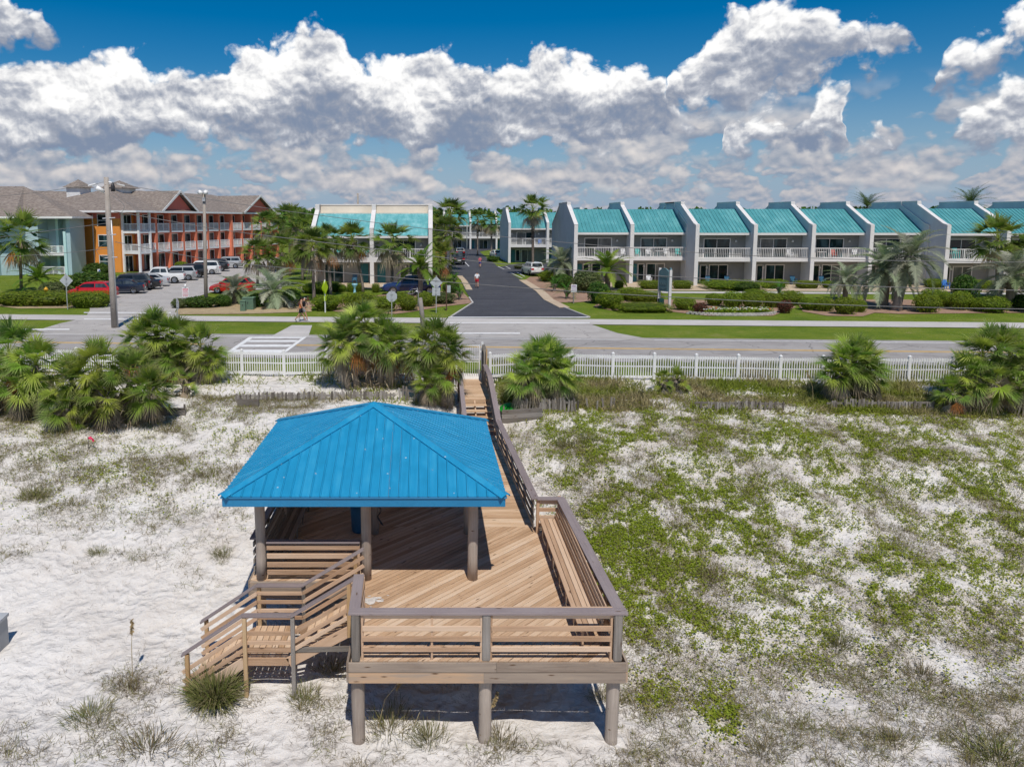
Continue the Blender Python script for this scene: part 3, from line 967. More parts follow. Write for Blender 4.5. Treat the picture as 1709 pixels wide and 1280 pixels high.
# rails round the roofed part: front left, left side, back
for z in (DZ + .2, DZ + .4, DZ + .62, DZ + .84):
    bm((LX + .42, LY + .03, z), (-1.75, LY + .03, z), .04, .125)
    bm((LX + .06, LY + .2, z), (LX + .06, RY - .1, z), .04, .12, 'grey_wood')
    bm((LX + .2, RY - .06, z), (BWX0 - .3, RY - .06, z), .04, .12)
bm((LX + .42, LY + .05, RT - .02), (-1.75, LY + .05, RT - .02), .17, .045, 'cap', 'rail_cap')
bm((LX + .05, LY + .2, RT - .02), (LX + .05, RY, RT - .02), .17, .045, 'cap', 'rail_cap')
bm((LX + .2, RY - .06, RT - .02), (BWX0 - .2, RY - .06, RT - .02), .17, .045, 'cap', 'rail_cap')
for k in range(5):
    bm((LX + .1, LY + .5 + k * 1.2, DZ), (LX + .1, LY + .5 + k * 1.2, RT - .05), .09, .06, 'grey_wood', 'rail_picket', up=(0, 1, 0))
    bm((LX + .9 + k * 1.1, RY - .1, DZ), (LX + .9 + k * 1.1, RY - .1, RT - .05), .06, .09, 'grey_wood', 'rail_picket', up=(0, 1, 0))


def bench(x0, y0, y1, back, label, mat, inward):
    """slatted seat along y, tall sloped back on the outer side"""
    b = empty('bench', (x0, y0, DZ), label, 'bench', 'benches built along the deck railing')
    for k in range(4):
        x = x0 + inward * (.04 + k * .118)
        beam('seat_slat', (x, y0, DZ + .45), (x, y1, DZ + .45), .108, .04, M[mat], b)
    n = max(2, int((y1 - y0) / .9) + 1)
    for k in range(n):
        y = y0 + .1 + (y1 - y0 - .2) * k / (n - 1)
        beam('leg', (x0 + inward * .36, y, DZ), (x0 + inward * .36, y, DZ + .42), .04, .09, M[mat], b, up=(0, 1, 0))
        beam('seat_bearer', (x0 + inward * .0, y + .045, DZ + .39), (x0 + inward * .42, y + .045, DZ + .39), .04, .08, M[mat], b)
    if back:
        for k in range(5):
            z = DZ + .53 + k * .102
            x = x0 - inward * (.0 + k * .02)
            beam('back_slat', (x, y0, z), (x, y1, z), .03, .104, M[mat], b)
    return b
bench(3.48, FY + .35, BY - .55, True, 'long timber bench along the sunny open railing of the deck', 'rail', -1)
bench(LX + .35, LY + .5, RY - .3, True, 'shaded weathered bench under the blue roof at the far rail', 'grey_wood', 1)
# a scrap of white sand tracked onto the boards
def smear(c, r, seed, name):
    rr = random.Random(seed)
    mb = MB()
    for k in range(26):
        a, q = rr.uniform(0, 6.28), abs(rr.gauss(0, .45)) * r
        x, y = c[0] + math.cos(a) * q * 1.5, c[1] + math.sin(a) * q
        s = rr.uniform(.02, .10)
        mb.quad(*[(x + math.cos(t) * s * rr.uniform(.7, 1.7), y + math.sin(t) * s * rr.uniform(.5, 1), DZ + .0065 + k * .0003) for t in np.arange(0, 6.28, .9)])
    o = mb.build(name, M['sand'])
    tag(o, 'spilled white sand on the deck boards by the stair head', 'sand', kind='stuff')
sp = at(622, 1000, DZ); smear((sp.x, sp.y), .33, 2, 'tracked_sand')

# ---- pavilion
RX0, RX1, RY0, RY1 = -4.89, 1.74, 16.72, 23.45
EZ, PZ = DZ + 2.42, DZ + 3.80
pav = empty('pavilion', (-1.57, 20.1, DZ), 'open pavilion with a bright blue ribbed metal hip roof', 'pavilion')
roof_core = MB()
apex = Vector(((RX0 + RX1) / 2, (RY0 + RY1) / 2, PZ))
cs = [Vector((RX0, RY0, EZ)), Vector((RX1, RY0, EZ)), Vector((RX1, RY1, EZ)), Vector((RX0, RY1, EZ))]
drop = Vector((0, 0, -.05))
ci = [Vector((c.x + (.14 if c.x < 0 else -.14), c.y + (.14 if c.y < 20 else -.14), c.z)) for c in cs]
roof_core.add([c + drop for c in ci] + [apex + drop] + [c + Vector((0, 0, -.14)) for c in ci] + [apex + Vector((0, 0, -.14))],
              [(0, 1, 4), (1, 2, 4), (2, 3, 4), (3, 0, 4), (6, 5, 9), (7, 6, 9), (8, 7, 9), (5, 8, 9), (0, 5, 6, 1), (1, 6, 7, 2), (2, 7, 8, 3), (3, 8, 5, 0)])
roof = roof_core.build('roof', M['rail'], pav)
for fi in range(4):
    a, b = cs[fi], cs[(fi + 1) % 4]
    e = (b - a).normalized()
    L = (b - a).length
    m = (a + b) / 2
    s = (apex - m)
    H = s.length
    s.normalize()
    nrm = e.cross(s).normalized()
    n = 29
    w = L / n
    for k in range(n):
        u0, u1 = -L / 2 + k * w + .002, -L / 2 + (k + 1) * w - .002
        top = lambda u: H * (1 - abs(u) / (L / 2))
        poly = [(u0, 0), (u1, 0), (u1, top(u1))]
        if u0 < 0 < u1: poly.append((0, H))
        poly.append((u0, top(u0)))
        poly = [p for i, p in enumerate(poly) if i == 0 or (Vector(p) - Vector(poly[i - 1])).length > 1e-3]
        mb = MB().prism(poly, -.03, 0.0, 2)
        # standing rib along one edge
        t0 = min(top(u0), top(u0 + .035))
        if t0 > .05:
            mb.add([(u0, -.012, .0005), (u0 + .04, -.012, .0005), (u0 + .031, -.012, .02), (u0 + .009, -.012, .02),
                    (u0, t0, .0005), (u0 + .04, t0, .0005), (u0 + .031, t0, .02), (u0 + .009, t0, .02)],
                   [(0, 1, 2, 3), (4, 7, 6, 5), (0, 3, 7, 4), (1, 5, 6, 2), (3, 2, 6, 7)])
        me = mb.mesh('roof_panel', M['blue_roof'])
        o = mesh_obj('roof_panel', me, roof)
        o.location = m - pav.location
        o.rotation_euler = Matrix((e, s, nrm)).transposed().to_euler()
    # hip cap
    up = (apex - a).normalized()
    side = up.cross(Vector((0, 0, 1))).normalized()
    mb = MB()
    for sg in (-1, 1):
        f = e if sg > 0 else (cs[(fi - 1) % 4] - a).normalized()
        p = a + Vector((0, 0, .045)); q = apex + Vector((0, 0, .045))
        oq = f * .17
        # the wing lies on its face
        ff = e if sg > 0 else (a - cs[(fi - 1) % 4]).normalized()
        mm = (cs[(fi + sg) % 4] + a) / 2
        ss = (apex - mm).normalized()
        nn = ff.cross(ss).normalized()
        lateral = nn.cross(up).normalized()
        if lateral.dot(mm - a) < 0: lateral = -lateral
        mb.quad(p, q, q + lateral * .17 - Vector((0, 0, .004)), p + lateral * .17 - Vector((0, 0, .004)))
        mb.quad(p + lateral * .17, q + lateral * .17, q + lateral * .17 - nn * .04, p + lateral * .17 - nn * .04)
    mb.build('hip_cap', M['blue_roof'], roof, org=pav.location)
    # fascia
    beam('fascia', a + Vector((0, 0, -.145)) - s.cross(e) * 0 + (apex - m).normalized() * 0 + Vector(((apex - m).x, (apex - m).y, 0)).normalized() * .035 + e * .035,
         b + Vector((0, 0, -.145)) + Vector(((apex - m).x, (apex - m).y, 0)).normalized() * .035 - e * .035, .035, .22, M['blue_trim'], roof, org=pav.location)
    beam('drip_edge', a + Vector((0, 0, -.032)), b + Vector((0, 0, -.032)), .03, .03, M['blue_trim'], roof, org=pav.location)
for x in (-4.19, -1.60, 1.02):
    for y in (17.55, 20.25, 22.9):
        piling(x, y, EZ + .08, 0.124 if y < 18 else .115, pav, 'post', z0=DZ - .005)
for y in (17.55, 22.9):
    beam('roof_beam', (RX0 + .3, y, EZ - .16), (RX1 - .3, y, EZ - .16), .1, .2, M['grey_wood'], pav)
for x in (-4.19, 1.02):
    beam('roof_beam', (x + .11, RY0 + .3, EZ - .155), (x + .11, RY1 - .3, EZ - .155), .1, .19, M['grey_wood'], pav)

# blue rubbish bin under the roof, hose on the post beside it
bp = at(600, 886, DZ)
bin_ = empty('rubbish_bin', (bp.x, bp.y, DZ), 'dark blue plastic rubbish bin standing under the pavilion roof', 'bin')
bin_.location.z = DZ + .004
MB().tube([(bp.x, bp.y, DZ), (bp.x, bp.y, DZ + .06), (bp.x, bp.y, DZ + .8)], [.2, .22, .26], 20).build('body', plain('bin_plastic', (.02, .10, .19), .5), bin_, True, org=(bp.x, bp.y, DZ))
MB().tube([(bp.x, bp.y, DZ + .8), (bp.x, bp.y, DZ + .86)], [.285, .285], 20).build('rim', plain('bin_rim_plastic', (.025, .12, .23), .45), bin_, True, org=(bp.x, bp.y, DZ))
hp = Vector((-1.60, 20.25, DZ))
mb = MB(); pts = [(hp.x + .14 + .05 * math.sin(k * .9), hp.y - .12 + .02 * math.cos(k), DZ + 1.25 - k * .06) for k in range(16)]
pts += [(hp.x + .25 - .03 * k, hp.y - .16, DZ + .3 + .05 * k) for k in range(6)]
mb.tube(pts, .014, 6)
tag(mb.build('hose', M['dark']), 'black hose hanging from a shaded pavilion post near the bin', 'hose')

# ---- stairs down to the sand on the left
st = empty('beach_stairs', (-3.6, 16.3, gz(-3.6, 16.3)), 'timber stairs with a landing and handrails going down to the beach', 'stairs')
SY0, SY1 = 15.72, 17.0
LZ = DZ - .92
def sb(p0, p1, w, h, mat='rail', name='rail', up=(0, 0, 1)):
    return beam(name, p0, p1, w, h, M[mat], st, up=up)
xa, xb, xc, xd = FX0 - .1, -3.2, -4.2, -5.45           # flight, landing, flight
n1 = 5
for k in range(n1):
    z = DZ - .92 * (k + 1) / (n1 + .0)
    x = xa - (xa - xb) * (k + .5) / n1
    if k < n1 - 1:
        for dx in (-.075, .075):
            sb((x + dx, SY0 + .04, z), (x + dx, SY1 - .04, z), .14, .04, 'deck', 'tread')
for k in range(7):
    x = xb - .02 - (k + .5) * (xb - xc) / 7
    sb((x, SY0 + .03, LZ), (x, SY1 - .03, LZ), (xb - xc) / 7 - .012, .04, 'deck', 'landing_board')
n2 = 4
for k in range(n2):
    z = LZ - .86 * (k + 1) / (n2 + 1)
    x = xc - (xc - xd) * (k + .5) / n2
    for dx in (-.075, .075):
        sb((x + dx, SY0 + .04, z), (x + dx, SY1 - .04, z), .14, .04, 'deck', 'tread')
for y in (SY0, (SY0 + SY1) / 2, SY1):
    sb((xa + .1, y, DZ - .2), (xb, y, LZ - .14), .05, .24, 'rail', 'stringer')
    sb((xb, y, LZ - .12), (xc, y, LZ - .12), .05, .18, 'rail', 'stringer')
    sb((xc, y, LZ - .14), (xd, y, LZ - .95), .05, .24, 'rail', 'stringer')
for y, off in ((SY0 - .05, 0), (SY1 + .05, 0)):
    dz = 1.0
    P = [Vector((xa + .1, y, DZ + dz)), Vector((xb + .1, y, LZ + dz)), Vector((xc, y, LZ + dz)), Vector((xd - .12, y, LZ - .93 + dz))]
    for a, b in zip(P, P[1:]):
        sb(a, b, .16, .04, 'cap', 'handrail')
    for q in (.20, .42, .64, .82):
        if y < 16 and q == .20: continue
        for a, b in zip(P, P[1:]):
            sb(a - Vector((0, 0, q)), b - Vector((0, 0, q)), .035, .09)
    for x, z0, z1, m_ in ((xa - .1, DZ - .4, DZ + .86, 'post_y'), (xb + .12, -3.6, LZ + .97, 'grey_wood'), (xc + .05, -3.6, LZ + .97, 'post_y'), (xd - .0, -3.7, LZ + .1, 'post_y')):
        sb((x, y - .03 if y < 16 else y + .03, z0), (x, y - .03 if y < 16 else y + .03, z1), .09, .09, m_, 'newel_post', up=(0, 1, 0))
sb((xa - .0, SY0 - .02, DZ - .72), (xb + .1, SY0 - .02, DZ - .74), .05, .12, 'grey_wood', 'brace')

# ---- boardwalk from the deck to the road
bw = empty('boardwalk', (2.15, 27, gz(2.15, 27)), 'plank boardwalk with steps running from the deck to the white gate', 'boardwalk')
SY, TY, GY, TZ = 29.9, 32.25, 36.2, -0.40            # steps start, top landing, gate
def wb(p0, p1, w, h, mat='rail', name='rail', up=(0, 0, 1)):
    return beam(name, p0, p1, w, h, M[mat], bw, up=up)
y = BY + .075
k = 0
while y < SY:
    wb((BWX0, y, DZ - .02 + RNG.uniform(-.003, .003)), (BWX1, y, DZ - .02 + RNG.uniform(-.003, .003)), .138, .04, 'deck', 'plank')
    y += .145
y = TY
while y < GY:
    wb((BWX0 - .02, y, TZ - .02), (BWX1 - .30, y, TZ - .02), .138, .04, 'deck', 'plank')
    y += .145
ns = 6
for k in range(1, ns):
    z = DZ + (TZ - DZ) * k / ns
    yy = SY + (TY - SY) * (k - .5) / ns + .1
    for dy in (-.085, .085):
        wb((BWX0 - .0, yy + dy, z - .02), (BWX1 - .2, yy + dy, z - .02), .16, .045, 'deck', 'tread')
for x in (BWX0 + .05, BWX0 + .55, BWX0 + 1.0, BWX1 - .25):
    wb((x, SY - .1, DZ - .15), (x, TY, TZ - .15), .05, .2, 'rail', 'stringer')
wb((BWX0, TY - .09, TZ - .12), (BWX1 - .3, TY - .09, TZ - .12), .04, .18, 'deck', 'riser')
for x in (BWX0 + .1, BWX1 - .1):
    wb((x, BY, DZ - .16), (x, SY, DZ - .16), .06, .22, 'grey_wood', 'joist')
    for yy in np.arange(BY + 1.5, SY, 2.1):
        wb((x, yy, gz(x, yy) - .4), (x, yy, DZ - .05), .12, .12, 'grey_wood', 'footing_post', up=(0, 1, 0))
XR = BWX1 - .05
pr = [Vector((XR + .02, BY - .45, RT)), Vector((2.62, 28.4, RT)), Vector((2.56, TY, TZ + 1.0)), Vector((2.52, GY - 1.6, TZ + 1.02))]
for a, b in zip(pr, pr[1:]):
    wb(a, b, .22, .045, 'cap', 'rail_cap')
    for q in (.12, .34, .56, .78):
        wb(a - Vector((.03, 0, q)), b - Vector((.03, 0, q)), .035, .105, 'grey_wood')
    nn = max(1, int((b - a).length / 1.3))
    for k in range(nn):
        c = a.lerp(b, (k + .5) / nn)
        wb((c.x + .04, c.y, c.z - 1.25), (c.x + .04, c.y, c.z - .03), .09, .09, 'grey_wood', 'rail_post', up=(0, 1, 0))
pl = [Vector((BWX0 - .06, BY + 2.6, RT)), Vector((BWX0 - .04, 28.4, RT)), Vector((BWX0 - .08, TY, TZ + 1.0)), Vector((BWX0 - .12, TY + .9, TZ + 1.0))]
for a, b in zip(pl, pl[1:]):
    wb(a, b, .18, .045, 'cap', 'rail_cap')
    for q in (.12, .34, .56, .78):
        wb(a - Vector((0, 0, q)), b - Vector((0, 0, q)), .035, .105, 'grey_wood')
    nn = max(1, int((b - a).length / 1.6))
    for k in range(nn):
        c = a.lerp(b, (k + .5) / nn)
        wb((c.x - .04, c.y, c.z - 1.25), (c.x - .04, c.y, c.z - .03), .09, .09, 'grey_wood', 'rail_post', up=(0, 1, 0))

# ---- white gate at the top and the tall screen beside it
gate = empty('beach_gate', (1.85, GY + .1, TZ), 'tall white metal gate closing the top of the boardwalk', 'gate')
gx0, gx1, g1 = 1.25, 2.36, 1.68
mb = MB()
for x in (gx0, gx1):
    mb.box((x - .03, GY + .07, TZ + .04), (x + .03, GY + .13, TZ + g1))
for z in (TZ + .07, TZ + .85, TZ + .95, TZ + g1 - .03):
    mb.box((gx0 + .03, GY + .08, z - .022), (gx1 - .03, GY + .12, z + .022))
mb.build('frame', M['white'], gate)
mb = MB()
for k in range(9):
    x = gx0 + .11 + k * (gx1 - gx0 - .22) / 8
    mb.box((x - .009, GY + .09, TZ + .092), (x + .009, GY + .11, TZ + .826))
    mb.box((x - .009, GY + .09, TZ + .974), (x + .009, GY + .11, TZ + g1 - .054))
mb.build('bars', M['white'], gate)
for zz in (TZ + .35, TZ + 1.35):
    MB().box((gx1 + .032, GY + .05, zz - .05), (gx1 + .14, GY + .12, zz + .05)).build('hinge', M['white'], gate)
scr = empty('gate_screen', (2.5, GY - .7, TZ), 'weathered board screen with a white end post beside the beach gate', 'screen')
beam('post', (2.50, GY + .1, TZ - .5), (2.50, GY + .1, TZ + 1.82), .1, .1, M['white'], scr, up=(0, 1, 0))
beam('post', (2.60, GY - 1.45, TZ - .5), (2.60, GY - 1.45, TZ + 1.75), .07, .09, M['post_y'], scr, up=(0, 1, 0))
for k in range(9):
    yy = GY - 1.3 + k * .155
    beam('board', (2.545, yy, TZ - .1), (2.545, yy, TZ + 1.72), .025, .14, M['grey_wood'], scr, up=(1, 0, 0))

# ---- white picket fence along the road, in bays
def picket_fence(label, x0, x1, t, n, zoff, arched, group='white picket fences along the beach side of the road'):
    f = empty('picket_fence', tpt((x0 + x1) / 2, t, gz(*tpt((x0 + x1) / 2, t).xy)), label, 'fence', group)
    mesh_cache = {}
    for k in range(n + 1):
        p = tpt(x0 + (x1 - x0) * k / n, t)
        g = max(gz(p.x, p.y), -.30) + zoff
        mb = MB().box((p.x - .06, p.y - .06, g - .3), (p.x + .06, p.y + .06, g + 1.25))
        mb.add([(p.x - .075, p.y - .075, g + 1.25), (p.x + .075, p.y - .075, g + 1.25), (p.x + .075, p.y + .075, g + 1.25), (p.x - .075, p.y + .075, g + 1.25), (p.x, p.y, g + 1.32)],
               [(0, 1, 4), (1, 2, 4), (2, 3, 4), (3, 0, 4), (3, 2, 1, 0)])
        mb.build('post', M['white'], f)
        if k == n: break
        q = tpt(x0 + (x1 - x0) * (k + 1) / n, t)
        gq = max(gz(q.x, q.y), -.30) + zoff
        d = (q - p).normalized()
        for z, h in ((.12, .09), (.62, .05), (1.08, .11)):
            MB().obox(p + d * .061 + Vector((0, 0, g + z)), q - d * .061 + Vector((0, 0, gq + z)), .05, h).build('rail', M['white'], f)
        mb = MB()
        m = int((q - p).length / .112)
        for j in range(m):
            s = (j + .5) / m
            c = p.lerp(q, s)
            z = g + (gq - g) * s
            mb.box((c.x - .021, c.y - .046, z + .05), (c.x + .021, c.y - .0265, z + 1.17))
        tag(mb.build('pickets', M['white'], f), kind='stuff')
picket_fence('white picket fence left of the beach gate beside the crosswalk', -34.5, 1.15, 35.75, 17, 0.02, False)
picket_fence('long white picket fence running right from the beach gate', 2.85, 34.2, 36.0, 16, 0.02, False)

# ---- grey sand fences and retaining boards on the dune
def sand_fence(label, pa, pb, n, h, seed, rails=1, missing=0.0, group='weathered sand fences on the dune', lean=.05):
    a, b = hit_ground(*pa), hit_ground(*pb)
    f = empty('sand_fence', (a + b) / 2, label, 'fence', group)
    rr = random.Random(seed)
    meshes = []
    for k in range(4):
        w, hh = rr.uniform(.035, .05), h * rr.uniform(.85, 1.1)
        meshes.append(MB().prism([(-w, -.35), (w, -.35), (w * rr.uniform(.8, 1), hh - rr.uniform(0, .05)), (rr.uniform(-.02, .02), hh), (-w * rr.uniform(.8, 1), hh - rr.uniform(0, .05))], -.012, .012, 1).mesh('slat', M['grey_wood']))
    for k in range(n):
        if rr.random() < missing: continue
        p = a.lerp(b, (k + rr.uniform(-.25, .25)) / n)
        o = mesh_obj('slat', rr.choice(meshes), f, Vector((p.x, p.y + rr.uniform(-.03, .03), gz(p.x, p.y))) - f.location)
        o.rotation_euler = (rr.gauss(0, lean), rr.gauss(0, lean), rr.gauss(0, .1))
    for r in range(rails):
        z = h * (.75 - .4 * r)
        beam('rail', a + Vector((0, .05, z)), b + Vector((0, .05, z + rr.uniform(-.05, .05))), .04, .09, M['grey_wood'], f)
    return f
sand_fence('weathered sand fence between the palmetto and the boardwalk steps', (668, 668), (757, 687), 30, .62, 1, 1, .05)
sand_fence('low grey sand fence half buried behind the pavilion roof peak', (396, 672), (660, 668), 74, .36, 2, 1, .12)
sand_fence('grey sand fence by the boards right of the boardwalk steps', (872, 690), (962, 690), 34, .62, 3, 1, .08)
sand_fence('broken sand fence stubs in the weeds right of the boardwalk', (965, 686), (1030, 682), 12, .5, 4, 0, .5, lean=.15)
sand_fence('low sand fence below the weeds at the middle of the white fence', (1160, 684), (1310, 686), 40, .38, 5, 1, .25)
sand_fence('low sand fence beneath the round palmetto at the white fence', (1380, 687), (1560, 687), 46, .42, 6, 1, .3)
sand_fence('grey sand fence running into the palmettos at the right edge', (1600, 688), (1720, 690), 34, .48, 7, 1, .12)
sand_fence('grey sand fence at the left edge under the palmettos', (-20, 692), (62, 692), 26, .45, 8, 2, .1)
def boards(label, pa, pb, n, h):
    a, b = hit_ground(*pa), hit_ground(*pb)
    f = empty('retaining_boards', (a + b) / 2, label, 'boards')
    for k in range(n):
        z = .06 + k * h
        beam('board', a + Vector((0, 0, z)), b + Vector((0, 0, z - .02 * k)), .045, h - .015, M['grey_wood'], f)
    for s in (.04, .5, .96):
        c = a.lerp(b, s)
        beam('stake', c + Vector((0, .06, -.4)), c + Vector((0, .06, n * h + .1)), .07, .07, M['grey_wood'], f, up=(0, 1, 0))
boards('stacked weathered boards holding back sand beside the boardwalk steps', (838, 708), (905, 702), 3, .2)
boards('weathered boards at the left end of the half buried fence', (396, 680), (432, 680), 2, .2)
boards('weathered boards below the left palmetto clump', (255, 694), (310, 694), 3, .12)
# bright green plastic saucer tucked behind the boards
gp = hit_ground(851, 696)
mb = MB()
prof = [(0, .0), (.2, .0), (.36, .05), (.46, .14), (.47, .15)]
n = 24
vs = [(r * math.cos(2 * math.pi * k / n), r * math.sin(2 * math.pi * k / n), h) for r, h in prof for k in range(n)]
fs = [(i * n + k, i * n + (k + 1) % n, (i + 1) * n + (k + 1) % n, (i + 1) * n + k) for i in range(len(prof) - 1) for k in range(n)]
mb.add(vs, fs)
so = mesh_obj('sand_saucer', mb.mesh('sand_saucer', plain('green_plastic', (.01, .33, .02), .4), True), None, gp + Vector((.05, .15, .42)), (math.radians(180 + 18), 0, .1))
tag(so, 'bright green plastic saucer leaning behind the weathered boards', 'saucer')

# ------------------------------------------------------------------ buildings
def railing(mb, x0, x1, y, z, h, step=.2, posts=3, axis='x'):
    """balusters and rails of one balcony front; axis y runs along y at x=y"""
    def B(a0, a1, c, t, zz0, zz1):
        if axis == 'x': mb.box((a0, c - t, zz0), (a1, c + t, zz1))
        else: mb.box((c - t, a0, zz0), (c + t, a1, zz1))
    B(x0, x1, y, .035, z + h - .09, z + h)
    B(x0, x1, y, .03, z + .08, z + .15)
    n = int((x1 - x0) / step)
    for k in range(n + 1):
        x = x0 + .03 + (x1 - x0 - .06) * k / n
        B(x - .02, x + .02, y, .02, z + .151, z + h - .091)
    for k in range(posts + 1):
        x = x0 + .05 + (x1 - x0 - .1) * k / posts
        B(x - .055, x + .055, y, .052, z + .002, z + h - .002)


def slider(parent, org, x0, x1, y, z0, z1, axis='x', cols=2, f=.1, depth=.06, out=-1, name='sliding_door', trim='trim'):
    """white frame proud of the wall with recessed dark panes"""
    def bx(mb, a0, a1, zz0, zz1, d0, d1):
        if axis == 'x': mb.box((a0, y + out * d0, zz0), (a1, y + out * d1, zz1))
        else: mb.box((y + out * d0, a0, zz0), (y + out * d1, a1, zz1))
    mb = MB()
    bx(mb, x0 - f, x0, z0, z1 + f, .0, depth); bx(mb, x1, x1 + f, z0, z1 + f, .0, depth); bx(mb, x0, x1, z1, z1 + f, .0, depth)
    for k in range(1, cols):
        c = x0 + (x1 - x0) * k / cols
        bx(mb, c - .03, c + .03, z0, z1, .0, depth * .8)
    fr = mb.build(name, M[trim], parent, org=org)
    for k in range(cols):
        a = x0 + (x1 - x0) * k / cols + (.031 if k else 0)
        b = x0 + (x1 - x0) * (k + 1) / cols - (.031 if k < cols - 1 else 0)
        mb = MB(); bx(mb, a, b, z0, z1, .002, .02 + .012 * (k % 2))
        mb.build('pane', M['curtain' if RNG.random() < .25 else 'glass'], fr, org=org)
    return fr


def lamp(parent, org, x, y, z):
    MB().tube([(x, y - .02, z + .1), (x, y - .14, z + .1), (x, y - .16, z - .1)], [.06, .10, .13], 8).build('wall_lamp', M['white'], parent, True, org=org)


def townhouses(label, X0, n, W, Y, depth=11.0, first=True, seed=1, group='rows of teal roofed townhouses', ez=5.92, rz=8.6, worn=False, sides=None, doors=None, wall_front=0.0):
    org = Vector((X0 + n * W / 2, Y + 5, 0))
    b = empty('townhouse_row', org, label, 'building', group)
    rr = random.Random(seed)
    bal = 1.75                                  # depth of the balcony
    ry, pz = Y + 5.2, rz + .78
    prof = [(Y - wall_front, 0.0), (Y - wall_front, 6.72), (Y + .25, 6.86), (ry - .3, rz + .42), (ry - .3, pz), (ry + 5.6, pz), (ry + 5.6, rz + .42), (Y + depth + 5.3, 6.6), (Y + depth + 5.3, 0)]
    t = .17
    for k in range(n + 1):
        x = X0 + k * W
        mb = MB().prism(prof, x - t, x + t, 0)
        w = mb.build('party_wall', M['stucco'], b)
        mb = MB()
        cop = prof[1:8]
        for a, c in zip(cop, cop[1:]):
            mb.obox((x, a[0], a[1] + .05), (x, c[0], c[1] + .05), .46, .11)
        mb.build('coping', M['trim'], w, org=org)
        MB().box((x - .21, Y - wall_front - .09, 0), (x + .21, Y - wall_front - .002, 6.75)).build('column', M['trim'], w, org=org)
    for k in range(n):
        x0, x1 = X0 + k * W + t + .004, X0 + (k + 1) * W - t - .004
        # roof with standing seams, front and back slope
        mb = MB()
        ey = Y + .55
        for (ya, za, yb, zb) in ((ey, ez, ry, rz), (ry + 5.3, rz, Y + depth + 5.2, ez)):
            mb.add([(x0, ya, za), (x1, ya, za), (x1, yb, zb), (x0, yb, zb), (x0, ya, za - .16), (x1, ya, za - .16), (x1, yb, zb - .16), (x0, yb, zb - .16)],
                   [(0, 1, 2, 3), (7, 6, 5, 4), (0, 4, 5, 1), (2, 6, 7, 3), (1, 5, 6, 2), (3, 7, 4, 0)])
        mb.box((x0, ry, rz - .2), (x1, ry + 5.3, rz - .02))
        ns = int((x1 - x0) / .42)
        for j in range(ns + 1):
            x = x0 + .03 + (x1 - x0 - .06) * j / ns
            mb.obox((x, ey - .02, ez + .026), (x, ry, rz + .026), .045, .05)
        mb.build('roof', M['teal_roof_worn' if worn else 'teal_roof'], b)
        MB().box((x0, ey - .06, ez - .30), (x1, ey - .004, ez - .05)).build('eave_fascia', M['trim'], b)
        MB().box((x0, ey + .05, ez - .30), (x1, Y + bal - .004, ez - .18)).build('soffit', M['siding'], b)
        # walls of both floors
        MB().box((x0, Y + bal, 0), (x1, Y + bal + .2, 2.78)).build('ground_floor_wall', M['siding_pale' if worn else 'siding'], b)
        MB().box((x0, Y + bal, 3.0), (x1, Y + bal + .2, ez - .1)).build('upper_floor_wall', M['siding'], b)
        MB().box((x0, Y + .05, 2.72), (x1, Y + bal + .2, 3.0)).build('balcony_slab', M['trim'], b)
        MB().box((x0, Y - .02, 2.66), (x1, Y + .045, 3.06)).build('slab_edge', M['trim'], b)
        mb = MB(); railing(mb, x0 + .02, x1 - .02, Y + .10, 3.0, 1.2); tag(mb.build('balcony_railing', M['trim'], b), kind='stuff')
        c = (x0 + x1) / 2
        slider(b, org, c - 1.75 + rr.uniform(-.1, .1), c + 1.25, Y + bal, 3.0, 5.15)
        slider(b, org, c - .9, c + 1.1, Y + bal, .05, 2.15)
        slider(b, org, x0 + 1.15, x0 + 1.75, Y + bal, .3, 2.1, cols=1, name='side_window')
        MB().box((x0 + .25, Y + bal - .05, .02), (x0 + .95, Y + bal - .002, 2.15)).build('entry_door', M['teal_door'], b)
        for lx in (x0 + .35, x1 - 1.15): lamp(b, org, lx, Y + bal, 4.9)
        lamp(b, org, c - 1.3, Y + bal, 1.9)
        MB().box((x0, Y + depth + 5.0, 0), (x1, Y + depth + 5.2, ez)).build('rear_wall', M['siding'], b)
    return b


townhouses('near row of two teal roofed townhouses beside the black drive', 16.7, 2, 6.5, 87.0, seed=1)
townhouses('middle row of four teal roofed townhouses behind the sign and flower bed', 29.7, 4, 6.5, 84.5, seed=2, wall_front=.4)
townhouses('teal roofed townhouses standing furthest forward at the right edge', 55.75, 3, 6.5, 81.6, seed=3, wall_front=.4)
townhouses('teal roofed townhouses behind the white car off the black drive', 13.3, 2, 6.5, 128.0, seed=4)
townhouses('teal roofed townhouses at the far end of the black drive', 3.2, 3, 6.5, 187.0, seed=5)

